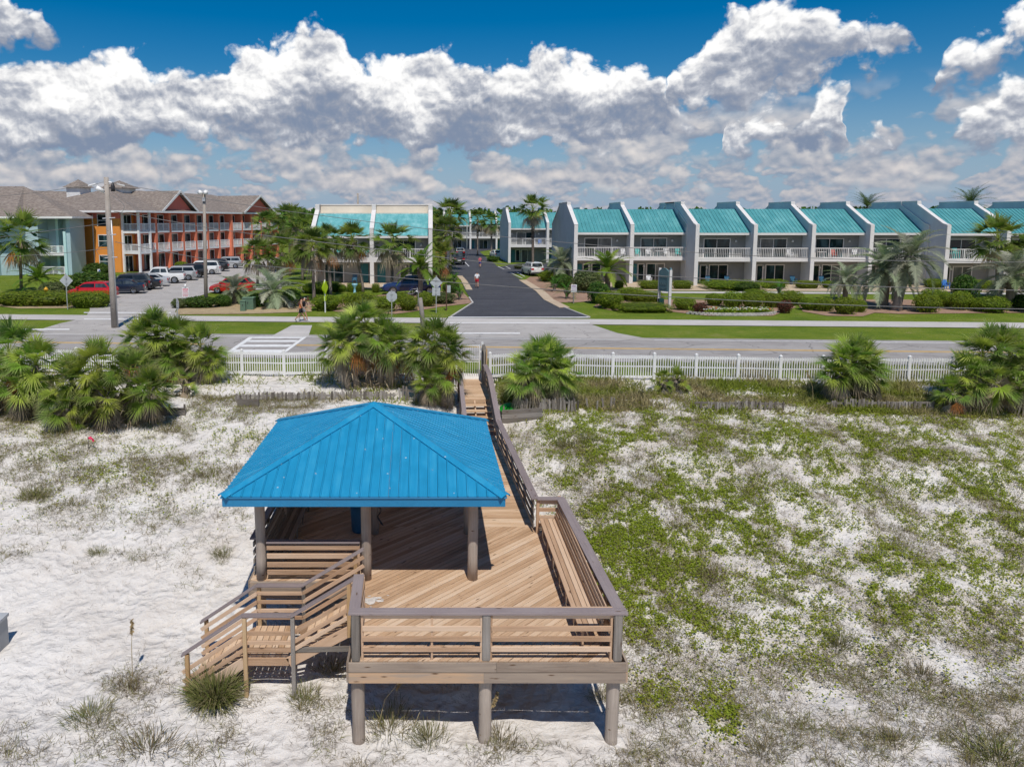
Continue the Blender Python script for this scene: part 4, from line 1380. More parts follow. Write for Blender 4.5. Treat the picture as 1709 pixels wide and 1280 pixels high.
# the two-unit house left of the drive: steep roof, tall cream parapet behind it
def left_house():
    X0, W, Y, n = -13.55, 6.72, 86.0, 2
    org = Vector((X0 + W, Y + 5, 0))
    b = empty('townhouse_pair', org, 'pair of teal roofed townhouses behind the palms left of the drive', 'building', 'rows of teal roofed townhouses')
    ez, rz, pz, ry = 5.55, 8.05, 9.05, Y + 4.0
    bal, t = 1.7, .2
    prof = [(Y, 0), (Y, 6.3), (Y + .25, 6.4), (ry - .2, rz + .35), (ry - .2, pz), (ry + 6, pz), (ry + 6, 7.5), (Y + 15, 6.3), (Y + 15, 0)]
    for k in range(n + 1):
        x = X0 + k * W
        w = MB().prism(prof, x - t, x + t, 0).build('party_wall', M['siding_pale'], b)
        mb = MB()
        for a, c in zip(prof[1:7], prof[2:8]): mb.obox((x, a[0], a[1] + .05), (x, c[0], c[1] + .05), .5, .11)
        mb.build('coping', M['trim'], w, org=org)
        MB().box((x - .22, Y - .09, 0), (x + .22, Y - .002, 6.32)).build('column', M['trim'], w, org=org)
    MB().box((X0 - t - .02, ry + 1.25, 0), (X0 + n * W + t + .02, ry + 1.5, pz + .02)).build('parapet_wall', M['cream'], b)
    MB().box((X0 - t - .06, ry + 1.18, pz + .021), (X0 + n * W + t + .06, ry + 1.57, pz + .15)).build('coping', M['trim'], b)
    for k in range(n):
        x0, x1 = X0 + k * W + t + .004, X0 + (k + 1) * W - t - .004
        ey = Y + .4
        mb = MB()
        mb.add([(x0, ey, ez), (x1, ey, ez), (x1, ry, rz), (x0, ry, rz), (x0, ey, ez - .16), (x1, ey, ez - .16), (x1, ry, rz - .16), (x0, ry, rz - .16)],
               [(0, 1, 2, 3), (7, 6, 5, 4), (0, 4, 5, 1), (2, 6, 7, 3), (1, 5, 6, 2), (3, 7, 4, 0)])
        for j in range(16):
            x = x0 + .03 + (x1 - x0 - .06) * j / 15
            mb.obox((x, ey - .02, ez + .02), (x, ry, rz + .02), .045, .04)
        mb.build('roof', M['teal_roof_worn'], b)
        MB().box((x0, ry, rz - .2), (x1, ry + 1.24, rz + .12)).build('roof_ledge', M['cream'], b)
        MB().box((x0, ey - .06, ez - .3), (x1, ey - .004, ez - .05)).build('eave_fascia', M['trim'], b)
        MB().box((x0, Y + bal, 0), (x1, Y + bal + .2, 2.6)).build('ground_floor_wall', M['siding'], b)
        MB().box((x0, Y + bal, 2.9), (x1, Y + bal + .2, ez - .1)).build('upper_floor_wall', M['siding'], b)
        MB().box((x0, Y + .05, 2.55), (x1, Y + bal + .2, 2.9)).build('balcony_slab', M['trim'], b)
        MB().box((x0, Y - .02, 2.5), (x1, Y + .045, 2.96)).build('slab_edge', M['trim'], b)
        mb = MB(); railing(mb, x0 + .02, x1 - .02, Y + .1, 2.9, 1.15); tag(mb.build('balcony_railing', M['trim'], b), kind='stuff')
        if k == 0:
            slider(b, org, x0 + .9, x0 + 3.0, Y + bal, .05, 2.15)
            MB().box((x1 - 1.3, Y + bal - .05, .02), (x1 - .35, Y + bal - .002, 2.25)).build('entry_door', M['teal_door'], b)
        else:
            MB().box((x0 + .3, Y + bal - .05, .02), (x0 + 1.25, Y + bal - .002, 2.25)).build('entry_door', M['teal_door'], b)
            slider(b, org, x0 + 3.0, x0 + 5.0, Y + bal, .05, 2.15)
        slider(b, org, x0 + 2.0, x0 + 4.7, Y + bal, 2.9, 4.95)
        lamp(b, org, x1 - .9, Y + bal, 4.4)
        lamp(b, org, x0 + 3.6, Y + bal, 1.9)
        MB().box((x0, Y + 14.7, 0), (x1, Y + 14.9, 7)).build('rear_wall', M['siding_pale'], b)


left_house()


# the orange three-storey hotel: a long balcony front running back along the lot
def orange_hotel():
    P0, P1 = Vector((-42.6, 104.8)), Vector((-30.6, 148.0))
    d = (P1 - P0); L = d.length; d.normalize()
    ang = math.atan2(d.y, d.x)
    b = empty('hotel', (P0.x, P0.y, 0), 'three storey orange and coral hotel with white balconies beside the lot', 'building', rz=ang)
    # local frame: x runs back along the front, y = 0 is the front plane, the building lies on +y
    o0 = (0, 0, 0)
    FH, EZ_ = 2.87, 8.6
    W = 17.0
    def bx(name, a, c, mat, par=b):
        return MB().box(a, c).build(name, M[mat], par, org=o0)
    bx('front_wall', (3.4, .75, 0), (L, 1.05, EZ_ - .2), 'coral')
    bx('end_wall', (0, 0.9, 0), (.3, 1.6 + W, EZ_ - 1.1), 'orange')
    bx('end_wall_top', (0.002, 0.9, EZ_ - 1.098), (.302, 1.6 + W, EZ_ - .05), 'coral')
    bx('end_return', (.31, .9, 0), (3.4, 1.2, EZ_ - .2), 'orange')
    bx('rear_wall', (0, 1.6 + W, 0), (L, 1.9 + W, EZ_ - .2), 'coral')
    bx('far_wall', (L - .3, 1.9, 0), (L, 1.6 + W, EZ_ - .2), 'coral')
    # piers between the bays and the balconies
    n = 12
    x0 = 3.4
    bw_ = (L - x0) / n
    for k in range(n + 1):
        x = x0 + k * bw_
        fwd = -.45 if k >= 7 else 0
        bx('pier', (x - .28, fwd - .1, 0), (x + .28, .748, EZ_ - .25), 'coral_pier')
    for k in range(n):
        xa, xb = x0 + k * bw_ + .284, x0 + (k + 1) * bw_ - .284
        fwd = -.45 if k >= 7 else 0
        for f in range(3):
            z = f * FH
            if f:
                s = bx('balcony_slab', (xa, fwd - .15, z - .32), (xb, .748, z + .02), 'white')
                mb = MB(); railing(mb, xa, xb, fwd - .08, z + .02, 1.05, .16, 2); tag(mb.build('balcony_railing', M['white'], b, org=o0), kind='stuff')
            slider(b, o0, xa + .25, xb - .25, .75, z + .05, z + 2.25, trim='white')
    # white corner porch
    for f in range(3):
        z = f * FH
        if f:
            bx('porch_slab', (.35, -1.95, z - .3), (3.0, .88, z + .02), 'white')
            mb = MB(); railing(mb, .45, 2.9, -1.85, z + .02, 1.05, .16, 2); railing(mb, -1.8, .8, .45, z + .02, 1.05, .16, 2, 'y')
            tag(mb.build('balcony_railing', M['white'], b, org=o0), kind='stuff')
        slider(b, o0, .7, 2.4, .9, z + .05, z + 2.2, trim='white')
        for yy in (3.0, ):
            slider(b, o0, yy, yy + 1.4, 0.0, z + .7, z + 2.3, axis='y', cols=1, name='window', trim='white')
            bx('sash_bar', (-.05, yy, z + 1.46), (-.026, yy + 1.4, z + 1.54), 'white')
    for x, y in ((.45, -1.85), (2.9, -1.85), (.45, .75)):
        bx('porch_post', (x - .14, y - .14, 0), (x + .14, y + .14, EZ_ - .3), 'white')
    bx('downpipe', (-.12, 5.2, .3), (-.02, 5.32, EZ_ - .6), 'white')
    # roof: hip at the near end, two gables over the front
    ov = .8
    RZ, mid = 12.0, 1.6 + W / 2 - .6
    mb = MB()
    A = [(-1.0, -2.6, EZ_), (3.3, -2.6, EZ_), (3.3, -ov, EZ_), (L + ov, -ov, EZ_), (L + ov, W + 2.6, EZ_), (-1.0, W + 2.6, EZ_)]
    r0, r1 = (8.6, mid, RZ), (L - 7.0, mid, RZ)
    mb.add([A[0], A[1], A[2], A[3], A[4], A[5], r0, r1, (-1.0, -ov, EZ_)], [(0, 1, 2, 6), (2, 3, 7, 6), (3, 4, 7), (4, 5, 6, 7), (5, 0, 6)])
    mb.add([(p[0], p[1], p[2] - .12) for p in A], [(0, 1, 2, 3, 4, 5)])
    roof_ = mb.build('roof', M['shingle'], b, org=o0)
    mb = MB()
    for p, q in zip(A, A[1:] + A[:1]):
        mb.obox(Vector(p) + Vector((0, 0, -.13)), Vector(q) + Vector((0, 0, -.13)), .06, .28)
    mb.build('gutter', M['white'], roof_, org=o0)
    for cx, hw, fwd in ((x0 + 2.6 * bw_, 4.8, -.15), (x0 + 9.7 * bw_, 6.2, -.6)):
        gz_ = EZ_ + 3.15
        yb = mid * .98
        mb = MB().add([(cx - hw, fwd - .6, EZ_ - .02), (cx, fwd - .6, gz_), (cx + hw, fwd - .6, EZ_ - .02), (cx - hw, yb, EZ_ - .02), (cx, yb, gz_), (cx + hw, yb, EZ_ - .02)],
                      [(0, 1, 4, 3), (1, 2, 5, 4)])
        mb.build('gable_roof', M['shingle'], roof_, org=o0)
        MB().prism([(cx - hw + .5, EZ_ - .3), (cx + hw - .5, EZ_ - .3), (cx, gz_ - .3)], fwd + .02, fwd + .3, 1).build('gable_wall', M['coral'], b, org=o0)
        mb = MB()
        for sg in (-1, 1):
            mb.obox((cx + sg * hw, fwd - .63, EZ_ - .1), (cx, fwd - .63, gz_ - .08), .07, .32)
        mb.build('barge_board', M['white'], roof_, org=o0)
    for x, y, q in ((11.5, mid, 2.2), (7.0, mid + 3.8, 1.6)):
        mb = MB().box((x - q * .75, y - q * .75, 10.2), (x + q * .75, y + q * .75, 12.15))
        mb.build('cupola_wall', M['white'], roof_, org=o0)
        MB().add([(x - q, y - q, 12.16), (x + q, y - q, 12.16), (x + q, y + q, 12.16), (x - q, y + q, 12.16), (x, y, 13.4)],
                 [(0, 1, 4), (1, 2, 4), (2, 3, 4), (3, 0, 4), (3, 2, 1, 0)]).build('cupola_roof', M['shingle'], roof_, org=o0)
    MB().tube([(4.5, 6, 9.8), (4.5, 6, 10.6)], .12, 8).build('roof_vent', M['white'], roof_, org=o0)


orange_hotel()


def aqua_block():
    Yf = 100.0
    c = at_y(121, 459, Yf)                      # front right corner
    org = Vector((c.x - 8, Yf + 6, 0))
    b = empty('apartment_block', org, 'pale aqua apartment block with brown shingle roof at the left edge', 'building')
    x1 = c.x
    ez = 7.75
    def bx(name, a, d_, mat, par=b):
        return MB().box(a, d_).build(name, M[mat], par, org=org)
    bx('corner_wall', (x1 - .5, Yf, 0), (x1, Yf + 4.2, ez), 'aqua')
    xr = x1 - 4.0                                # open stair recess
    bx('corner_pier', (x1 - .85, Yf - .25, 0), (x1 - .505, Yf + .4, 5.8), 'aqua_pale')
    bx('recess_wall', (xr, Yf + 2.2, 0), (x1 - .505, Yf + 2.5, ez), 'aqua')
    bx('recess_side', (xr - .2, Yf - .5, 0), (xr, Yf + 2.19, ez), 'aqua')
    bx('front_wall', (xr - 5.2, Yf - .5, 0), (xr - .205, Yf - .2, ez), 'aqua')
    bx('far_front_wall', (xr - 40, Yf - .8, 0), (xr - 5.205, Yf - .5, ez), 'aqua')
    for z in (0.1, 2.86):
        if z > 1: bx('landing_slab', (xr + .005, Yf - .3, z - .25), (x1 - .86, Yf + 2.19, z), 'white')
        mb = MB(); railing(mb, xr + .02, x1 - .87, Yf - .2, z, 1.05, .15, 2); tag(mb.build('balcony_railing', M['white'], b, org=org), kind='stuff')
    bx('stair_core', (xr + 1.6, Yf + 1.0, 0), (xr + 1.95, Yf + 2.19, ez), 'aqua_pale')
    # left balconies, half a storey lower
    xl = xr - 5.2
    for z in (-.3, 2.4):
        bx('balcony_slab', (xl - 9, Yf - 4.4, z), (xl, Yf - .81, z + .22), 'white')
        mb = MB(); railing(mb, xl - 9, xl - .1, Yf - 4.3, z + .22, 1.05, .15, 4); railing(mb, Yf - 4.3, Yf - .85, xl - .1, z + .22, 1.05, .15, 2, 'y')
        tag(mb.build('balcony_railing', M['white'], b, org=org), kind='stuff')
    bx('balcony_pier', (xl - .45, Yf - 4.5, -.3), (xl - .02, Yf - 4.05, 5.0), 'aqua_pale')
    for z in (.3, 3.0):
        slider(b, org, xl - 5, xl - 1.2, Yf - .8, z, z + 2.2, trim='white')
    slider(b, org, xr - 2.2, xr - 1.4, Yf - .5, 2.9, 4.3, cols=1, name='window', trim='white')
    # roof
    A = [(xr - 40, Yf - 3.2, ez), (xr - 1.5, Yf - 3.2, ez), (xr - 1.5, Yf - 1.1, ez), (x1 + .9, Yf - 1.1, ez), (x1 + .9, Yf + 5.0, ez), (x1 - 6, Yf + 15.5, ez), (xr - 40, Yf + 15.5, ez)]
    r = [(x1 - 9.5, Yf + 7, 12.0), (xr - 40, Yf + 7, 12.0)]
    mb = MB().add(A + r, [(0, 1, 2, 7, 8), (2, 3, 7), (3, 4, 7), (4, 5, 7), (5, 6, 8, 7)])
    mb.add([(p[0], p[1], p[2] - .1) for p in A], [tuple(range(7))])
    ro = mb.build('roof', M['shingle'], b, org=org)
    mb = MB()
    for p, q in zip(A[:4], A[1:5]): mb.obox(Vector(p) + Vector((0, 0, -.12)), Vector(q) + Vector((0, 0, -.12)), .06, .26)
    mb.build('gutter', M['white'], ro, org=org)
    # higher ridge further back
    MB().add([(x1 - 34, Yf + 24, 8), (x1 - 4, Yf + 24, 8), (x1 - 6, Yf + 32, 12.0), (x1 - 34, Yf + 32, 12.6)], [(0, 1, 2, 3)]).build('rear_roof', M['shingle'], ro, org=org)
    bx('rear_wall', (x1 - 34, Yf + 24.6, 0), (x1 - 5, Yf + 25, 7.9), 'aqua')


aqua_block()

# pale green house gable at the right edge, behind the row
g0 = Vector((109.0, 125, 0))
gh = empty('green_house', (g0.x + 4, 130, 0), 'pale green house gable above the roofs at the right edge', 'building')
MB().box((g0.x + .4, 126, 0), (g0.x + 8, 138, 9.2)).build('wall', M['aqua_pale'], gh)
MB().prism([(g0.x, 9.0), (g0.x + 8.4, 9.0), (g0.x + 5.4, 12.6), (g0.x + 1.2, 12.6)], 125, 139, 1).build('roof', plain('pale_green_metal', (.32, .60, .44), .5), gh)

# ------------------------------------------------------------------ plants
GREENS = np.array([(0.165, 0.235, 0.028), (0.12, 0.195, 0.025), (0.235, 0.285, 0.042), (0.09, 0.155, 0.024)])
DRY = np.array([(0.42, 0.34, 0.235), (0.36, 0.315, 0.255), (0.29, 0.235, 0.165), (0.50, 0.41, 0.29)])


class Geo:
    def __init__(self): self.V, self.T, self.Q, self.C, self.n = [], [], [], [], 0
    def add(self, V, T=None, Q=None, C=None):
        V = np.asarray(V, float)
        self.V.append(V); self.C.append(np.broadcast_to(np.asarray(C, float), V.shape))
        if T is not None and len(T): self.T.append(np.asarray(T) + self.n)
        if Q is not None and len(Q): self.Q.append(np.asarray(Q) + self.n)
        self.n += len(V)
    def mesh(self, name, mat):
        F = []
        if self.T: F.append(np.concatenate(self.T))
        if self.Q: F.append(np.concatenate(self.Q))
        return np_mesh(name, np.concatenate(self.V), F, mat, np.concatenate(self.C))


def blades(g, base, dirs, length, width, droop, col, tipcol, side=None, bend=0.45):
    """narrow leaves: base points, directions; each a quad and a tip"""
    n = len(base)
    d = dirs / np.linalg.norm(dirs, axis=1, keepdims=True)
    if side is None:
        side = np.cross(d, RNG.normal(size=(n, 3)))
    side = side / (np.linalg.norm(side, axis=1, keepdims=True) + 1e-9)
    length, width, droop = (np.broadcast_to(np.asarray(a, float), (n,))[:, None] for a in (length, width, droop))
    down = np.array([0, 0, -1.0])
    mid = base + d * length * bend + down * droop * length * bend ** 2
    tip = base + d * length + down * droop * length
    V = np.stack([base - side * width * .35, base + side * width * .35, mid + side * width * .5, mid - side * width * .5, tip], 1)
    C = np.stack([col, col, col, col, tipcol], 1)
    i = np.arange(n)[:, None] * 5
    g.add(V.reshape(-1, 3), np.concatenate([i + 3, i + 2, i + 4], 1), np.concatenate([i, i + 1, i + 2, i + 3], 1), C.reshape(-1, 3))


def fan_head(g, rng, c, n, pet, blade, nleaf, el0, el1, dead_below, spread=100, tipdry=.35, colshift=1.0, wid=.055):
    """a head of fan leaves at c: upright in the middle, hanging and dry below"""
    c = np.asarray(c, float)
    for k in range(n):
        u = (k + rng.random()) / n
        el = math.radians(el1 + (el0 - el1) * u + rng.normal(0, 5))
        az = k * 2.39996 + rng.normal(0, .25)
        d = np.array([math.cos(el) * math.cos(az), math.cos(el) * math.sin(az), math.sin(el)])
        L = pet * rng.uniform(.75, 1.15)
        dead = math.degrees(el) < dead_below + rng.normal(0, 8)
        p1 = c + d * L * .55
        d2 = d + np.array([0, 0, -.28 if not dead else -.5]); d2 /= np.linalg.norm(d2)
        hub = p1 + d2 * L * .45
        s = np.cross(d2, [0, 0, 1.0]); s /= np.linalg.norm(s) + 1e-6
        roll = rng.normal(0, .35)
        nn = np.cross(s, d2)
        s = s * math.cos(roll) + nn * math.sin(roll)
        nn = np.cross(s, d2)
        w = .018
        pc = DRY[0] if dead else GREENS[2] * 1.1
        g.add([c - s * w, c + s * w, p1 + s * w, p1 - s * w, hub + s * w * .7, hub - s * w * .7], None, [(0, 1, 2, 3), (3, 2, 4, 5)], pc)
        m = nleaf if not dead else int(nleaf * .7)
        al = np.linspace(-1, 1, m) * math.radians(spread * (1 if not dead else .6)) + rng.normal(0, .04, m)
        fold = .25 + rng.random() * .25
        dirs = np.cos(al)[:, None] * d2 + np.sin(al)[:, None] * s + nn * (fold * np.abs(np.sin(al)))[:, None] * (1 if not dead else -.4)
        B = blade * rng.uniform(.8, 1.1)
        ln = B * (.68 + .32 * np.cos(al)) * rng.uniform(.9, 1.05, m)
        if dead:
            col = DRY[rng.integers(0, 4)] * rng.uniform(.7, 1.1)
            if rng.random() < .06: col = np.array([.42, .17, .05])
            cc = np.tile(col, (m, 1)); tc = cc * 1.1
        else:
            col = GREENS[rng.integers(0, 4)] * rng.uniform(.8, 1.25) * colshift
            cc = np.tile(col, (m, 1)) * rng.uniform(.85, 1.15, (m, 1))
            tc = cc * (1 - tipdry) + DRY[0] * tipdry
        blades(g, np.tile(hub, (m, 1)), dirs, ln, wid * B, (.22 if not dead else .55) * rng.uniform(.7, 1.4), cc, tc, side=np.cross(dirs, nn))


def trunk_geo(mb, h, r0, r1, lean=(0, 0), boots=True, rr=None, n=10):
    pts = [(lean[0] * (t ** 1.5), lean[1] * (t ** 1.5), h * t) for t in np.linspace(0, 1, 8)]
    rad = [r0 * 1.35] + [r0 + (r1 - r0) * t for t in np.linspace(0, 1, 7)]
    mb.tube([(p[0], p[1], p[2] - (.3 if i == 0 else 0)) for i, p in enumerate(pts)], rad, n)
    if boots:
        for k in range(34):
            t = rr.uniform(.55, 1.0)
            a = k * 2.4
            x, y, z = lean[0] * t ** 1.5, lean[1] * t ** 1.5, h * t
            p0 = Vector((x + math.cos(a) * r1 * .8, y + math.sin(a) * r1 * .8, z))
            p1 = p0 + Vector((math.cos(a) * .2, math.sin(a) * .2, .22))
            mb.obox(p0, p1, .07, .03)


def sabal_set(n_var=4):
    out = []
    for k in range(n_var):
        rng = np.random.default_rng(100 + k)
        g = Geo()
        fan_head(g, rng, (0, 0, 0), 46, 1.0, 1.0, 20, -62, 82, -28, 95, .30, 1.0, .07)
        out.append(g.mesh('crown', M['leaf']))
    return out
SABAL = sabal_set()


def sabal(label, base, crown, r, var=0, lean=None, group='cabbage palms around the lots and townhouses', tr=.15):
    """base: point on the ground; crown: middle of the head"""
    base = Vector(base); crown = Vector(crown)
    p = empty('palm_tree', base, label, 'palm', group)
    d = crown - base
    rr = random.Random(sum(map(ord, label)) + var)
    mb = MB(); trunk_geo(mb, max(.5, d.z - .1), tr, tr * 1.1, (d.x, d.y), True, rr)
    mesh_obj('trunk', mb.mesh('trunk', M['trunk'], True), p)
    o = mesh_obj('crown', SABAL[var % len(SABAL)], p, d, (0, 0, rr.uniform(0, 6.28)), r / 1.75)
    o.scale.z *= .95
    return p


def feather_mesh(seed, n, L, leaf, pairs, el0, el1, cols, arch, wid=.03, vee=.5):
    rng = np.random.default_rng(seed)
    g = Geo()
    for k in range(n):
        u = (k + rng.random()) / n
        el = math.radians(el1 + (el0 - el1) * u + rng.normal(0, 4))
        az = k * 2.39996 + rng.normal(0, .2)
        h = np.array([math.cos(az), math.sin(az), 0]); s = np.array([-math.sin(az), math.cos(az), 0])
        Lk = L * rng.uniform(.85, 1.1)
        t = np.linspace(0, 1, 9)
        a = el - arch * t * rng.uniform(.85, 1.15)
        seg = np.stack([np.cos(a), np.sin(a)], 1) * Lk / 8
        pth = np.concatenate([[[0, 0]], np.cumsum(seg[:-1], 0)])
        P = pth[:, :1] * h + pth[:, 1:] * np.array([0, 0, 1.0])
        col = cols[rng.integers(0, len(cols))] * rng.uniform(.8, 1.2)
        w = (.035 * (1 - t * .8))[:, None] * L / 2
        V = np.concatenate([P - s * w, P + s * w]); i = np.arange(8)
        g.add(V, None, np.stack([i, i + 1, i + 10, i + 9], 1), col * 1.3 + .03)
        tt = np.linspace(.12, 1, pairs)
        B = np.stack([np.interp(tt, t, P[:, j]) for j in range(3)], 1)
        an = np.interp(tt, t, a)
        tan = np.cos(an)[:, None] * h + np.sin(an)[:, None] * np.array([0, 0, 1.0])
        up = -np.sin(an)[:, None] * h + np.cos(an)[:, None] * np.array([0, 0, 1.0])
        ln = leaf * np.sin(np.clip(tt * 3.0 + .25, 0, 3.0)) ** .6 * (1 - .35 * tt)
        for sg in (-1, 1):
            D = tan * .65 + sg * s * .8 + up * vee + rng.normal(0, .08, (pairs, 3))
            cc = np.tile(col, (pairs, 1)) * rng.uniform(.85, 1.15, (pairs, 1))
            blades(g, B, D, ln * rng.uniform(.85, 1.1, pairs), wid * L, .28, cc, cc * 1.1, side=np.cross(D, up))
    return g.mesh('crown', M['leaf'])


BUTIA = [feather_mesh(31 + k, 34, 2.2, .66, 44, -35, 80, np.array([(.23, .27, .17), (.27, .30, .21), (.19, .25, .12), (.33, .33, .25)]) * 1.2, 1.2, .017) for k in range(2)]
DATE = [feather_mesh(51 + k, 26, 2.2, .55, 42, -15, 82, np.array([(.13, .21, .02), (.10, .18, .018), (.17, .23, .03), (.075, .14, .015)]) * 1.25, 1.1, .021, .35) for k in range(2)]
SAGO = feather_mesh(71, 30, 1.0, .2, 22, 0, 75, np.array([(.05, .14, .012), (.07, .18, .015)]), 1.0, .012, .4)
CANARY = feather_mesh(81, 40, 2.4, .5, 28, -30, 80, np.array([(.07, .12, .03), (.09, .14, .04)]), 1.0, .012, .3)


def feather(label, base, h, size, mesh, tr=.22, group=None, lean=(0, 0), trunk=True, rot=None, name='palm_tree'):
    p = empty(name, base, label, 'palm', group)
    rr = random.Random(sum(map(ord, label)))
    if trunk:
        mb = MB(); trunk_geo(mb, h, tr, tr * 1.15, lean, True, rr)
        mesh_obj('trunk', mb.mesh('trunk', M['trunk'], True), p)
    mesh_obj('crown', mesh, p, (lean[0], lean[1], h), (0, 0, rr.uniform(0, 6) if rot is None else rot), size)
    return p


# ---- palmettos on the dune: several heads on short stems, skirts of dry leaves
def palmetto(label, base_px, heads, seed, blade=.85, dense=1.0, name='palmetto'):
    base = hit_ground(*base_px)
    rng = np.random.default_rng(seed)
    rr = random.Random(seed)
    p = empty(name, base, label, 'palmetto', 'palmettos on the dune beside the white fence')
    g = Geo()
    mb = MB()
    for (px, py, dy, s) in heads:
        c = at_y(px, py, base.y + dy)
        b0 = Vector((base.x + (c.x - base.x) * .6, base.y + dy * .8, 0)); b0.z = gz(b0.x, b0.y)
        r = c - base
        fan_head(g, rng, r, int(36 * dense), .74 * s, blade * s * .95, 30, -60, 85, -36, 108, .58, 1.5, .05)
        h = c.z - b0.z
        if h > .25:
            q = b0 - base
            mb.tube([q + Vector((0, 0, -.3)), q.lerp(r, .5), r], [.17, .14, .12], 9)
            for k in range(10):
                a = k * 2.4; t = rr.uniform(.2, 1)
                w = q.lerp(r, t); w2 = w + Vector((math.cos(a) * .22, math.sin(a) * .22, .2))
                mb.obox(w, w2, .07, .03)
        # dry skirt round the foot
        m = int(34 * s)
        az = rng.random(m) * 6.28
        B = np.array(b0 - base) + np.stack([np.cos(az), np.sin(az), np.zeros(m)], 1) * rng.uniform(.05, .55, (m, 1)) * s + np.array([0, 0, .05]) + rng.uniform(0, max(.1, h * .6), (m, 1)) * np.array([0, 0, 1.0])
        D = np.stack([np.cos(az), np.sin(az), rng.uniform(-.5, .5, m)], 1)
        cc = DRY[rng.integers(0, 4, m)] * rng.uniform(.5, 1.0, (m, 1))
        blades(g, B, D, rng.uniform(.3, .75, m) * s, .05, .5, cc, cc)
    mesh_obj('crown', g.mesh('crown', M['leaf']), p)
    if mb.v: mesh_obj('stem', mb.mesh('stem', M['trunk'], True), p)
    return p


palmetto('tall palmetto clump at the left edge of the dune', (30, 690), [(15, 590, .3, 1.25), (60, 610, 0, 1.1), (-20, 630, -.2, 1.2), (35, 650, -.5, .9)], 1)
palmetto('wide palmetto clump spilling down the dune at left', (160, 700), [(120, 640, 0, 1.15), (165, 615, .5, 1.15), (220, 630, .4, 1.1), (250, 655, 0, .95), (175, 662, -.4, 1.0), (110, 680, -.6, .85)], 2)
palmetto('tall palmetto in front of the utility pole at the white fence', (270, 640), [(235, 575, .5, 1.2), (285, 570, .6, 1.2), (262, 555, .8, 1.1), (300, 600, .2, 1.0)], 3)
palmetto('slim palmetto beside the crosswalk end of the white fence', (335, 640), [(335, 580, .2, 1.05), (348, 605, 0, .8)], 4)
palmetto('largest palmetto rising above the white fence behind the pavilion', (622, 652), [(580, 562, .2, 1.1), (640, 566, .4, 1.1), (610, 545, .7, 1.15), (665, 585, .3, 1.0), (560, 585, 0, .9)], 5)
palmetto('palmetto growing against the left rail of the boardwalk top', (735, 672), [(725, 575, .4, 1.1), (748, 590, .2, 1.0), (705, 585, .6, .9), (740, 625, -.3, .8), (715, 640, -.5, .7)], 6)
palmetto('round palmetto right of the boardwalk steps', (905, 680), [(890, 615, .2, 1.0), (925, 612, .3, 1.0), (908, 600, .6, 1.0), (940, 630, 0, .8), (875, 635, -.1, .85)], 7)
palmetto('solitary round palmetto at the white fence in the right half', (1425, 672), [(1412, 612, .2, 1.0), (1440, 610, .3, 1.0), (1425, 600, .5, .95), (1455, 628, 0, .7), (1395, 628, 0, .7)], 8)
palmetto('big palmetto clump at the right edge', (1650, 685), [(1640, 595, .4, 1.1), (1685, 598, .3, 1.1), (1665, 585, .7, 1.05), (1615, 630, 0, .95), (1660, 640, -.3, 1.0), (1710, 630, 0, 1.1), (1590, 655, -.4, .7)], 9)
palmetto('small bushy palmetto sprout in the weeds below the white fence', (1118, 655), [(1105, 637, 0, .55), (1130, 635, .1, .6)], 10, dense=.5)
palmetto('single young palmetto on the bare sand below the white fence', (310, 660), [(308, 640, 0, .6)], 11, dense=.35)
palmetto('yellow green young palmetto at the foot of the left clump', (118, 712), [(115, 695, 0, .65), (130, 702, 0, .5)], 12, dense=.45)

# ---- palms beyond the road
def sab(label, bpx, bpy, cpx, cpy, rpx, var, back=0.0, tr=.15):
    b = at(bpx, bpy)
    c = at_y(cpx, cpy, b.y + back)
    k = FPX / (b.y * math.cos(PITCH) + 1)
    return sabal(label, b, c, rpx / k * 1.35, var, tr=tr)
sab('shaggy cabbage palm before the aqua apartment block', 36, 488, 34, 398, 40, 0)
sab('tall palm beside the last coral balcony of the hotel', 447, 455, 447, 376, 24, 1)
sab('palm with the highest crown in the grove right of the hotel', 484, 460, 484, 366, 27, 2)
sab('bushy palm between the hotel and the teal pair of townhouses', 505, 468, 504, 382, 28, 3)
sab('low palm in the middle of the grove right of the hotel', 470, 475, 471, 420, 28, 0)
sab('low palm at the left of the grove by the parking lot', 430, 478, 431, 424, 26, 1)
sab('booted palm with a thick neck behind the walkers', 524, 502, 521, 412, 32, 2)
sab('slender palm at the left corner of the teal pair', 552, 494, 545, 403, 27, 3)
sab('leaning palm before the left unit of the teal pair', 606, 487, 588, 403, 29, 0)
sab('straight palm before the right unit of the teal pair', 654, 487, 656, 404, 32, 1)
sab('palm with the tallest crown left of the black drive', 752, 452, 751, 358, 27, 2)
sab('lower palm tucked under the tallest one left of the drive', 744, 458, 744, 387, 25, 3)
sab('low shaggy palm at the right corner of the teal pair', 733, 468, 735, 432, 26, 0)
sab('far palm left of the distant townhouses down the drive', 797, 427, 797, 366, 14, 1)
sab('far palm by the gable of the distant townhouses', 820, 429, 820, 371, 16, 2)
sab('tall slim palm standing alone right of the black drive', 889, 460, 889, 350, 23, 3, tr=.17)
sab('cabbage palm before the balconies at the right edge', 1662, 497, 1666, 400, 37, 0)
sab('palm half out of frame at the right edge', 1722, 500, 1722, 425, 32, 1)
feather('dark green feather palm by the aqua block', at(66, 489), 1.3, 1.3, DATE[0], group='feather palms in the gardens')
feather('silvery feather palm at the edge of the hotel lot', at(455, 512), 1.2, 1.35, BUTIA[0], .3, 'feather palms in the gardens')
feather('silvery feather palm hiding part of the red hatchback', at(392, 506), 1.1, 1.05, BUTIA[1], .25, 'feather palms in the gardens')
feather('yellow green feather palm beside the dark blue pickup', at(702, 493), 2.6, 1.35, DATE[1], .22, 'feather palms in the gardens')
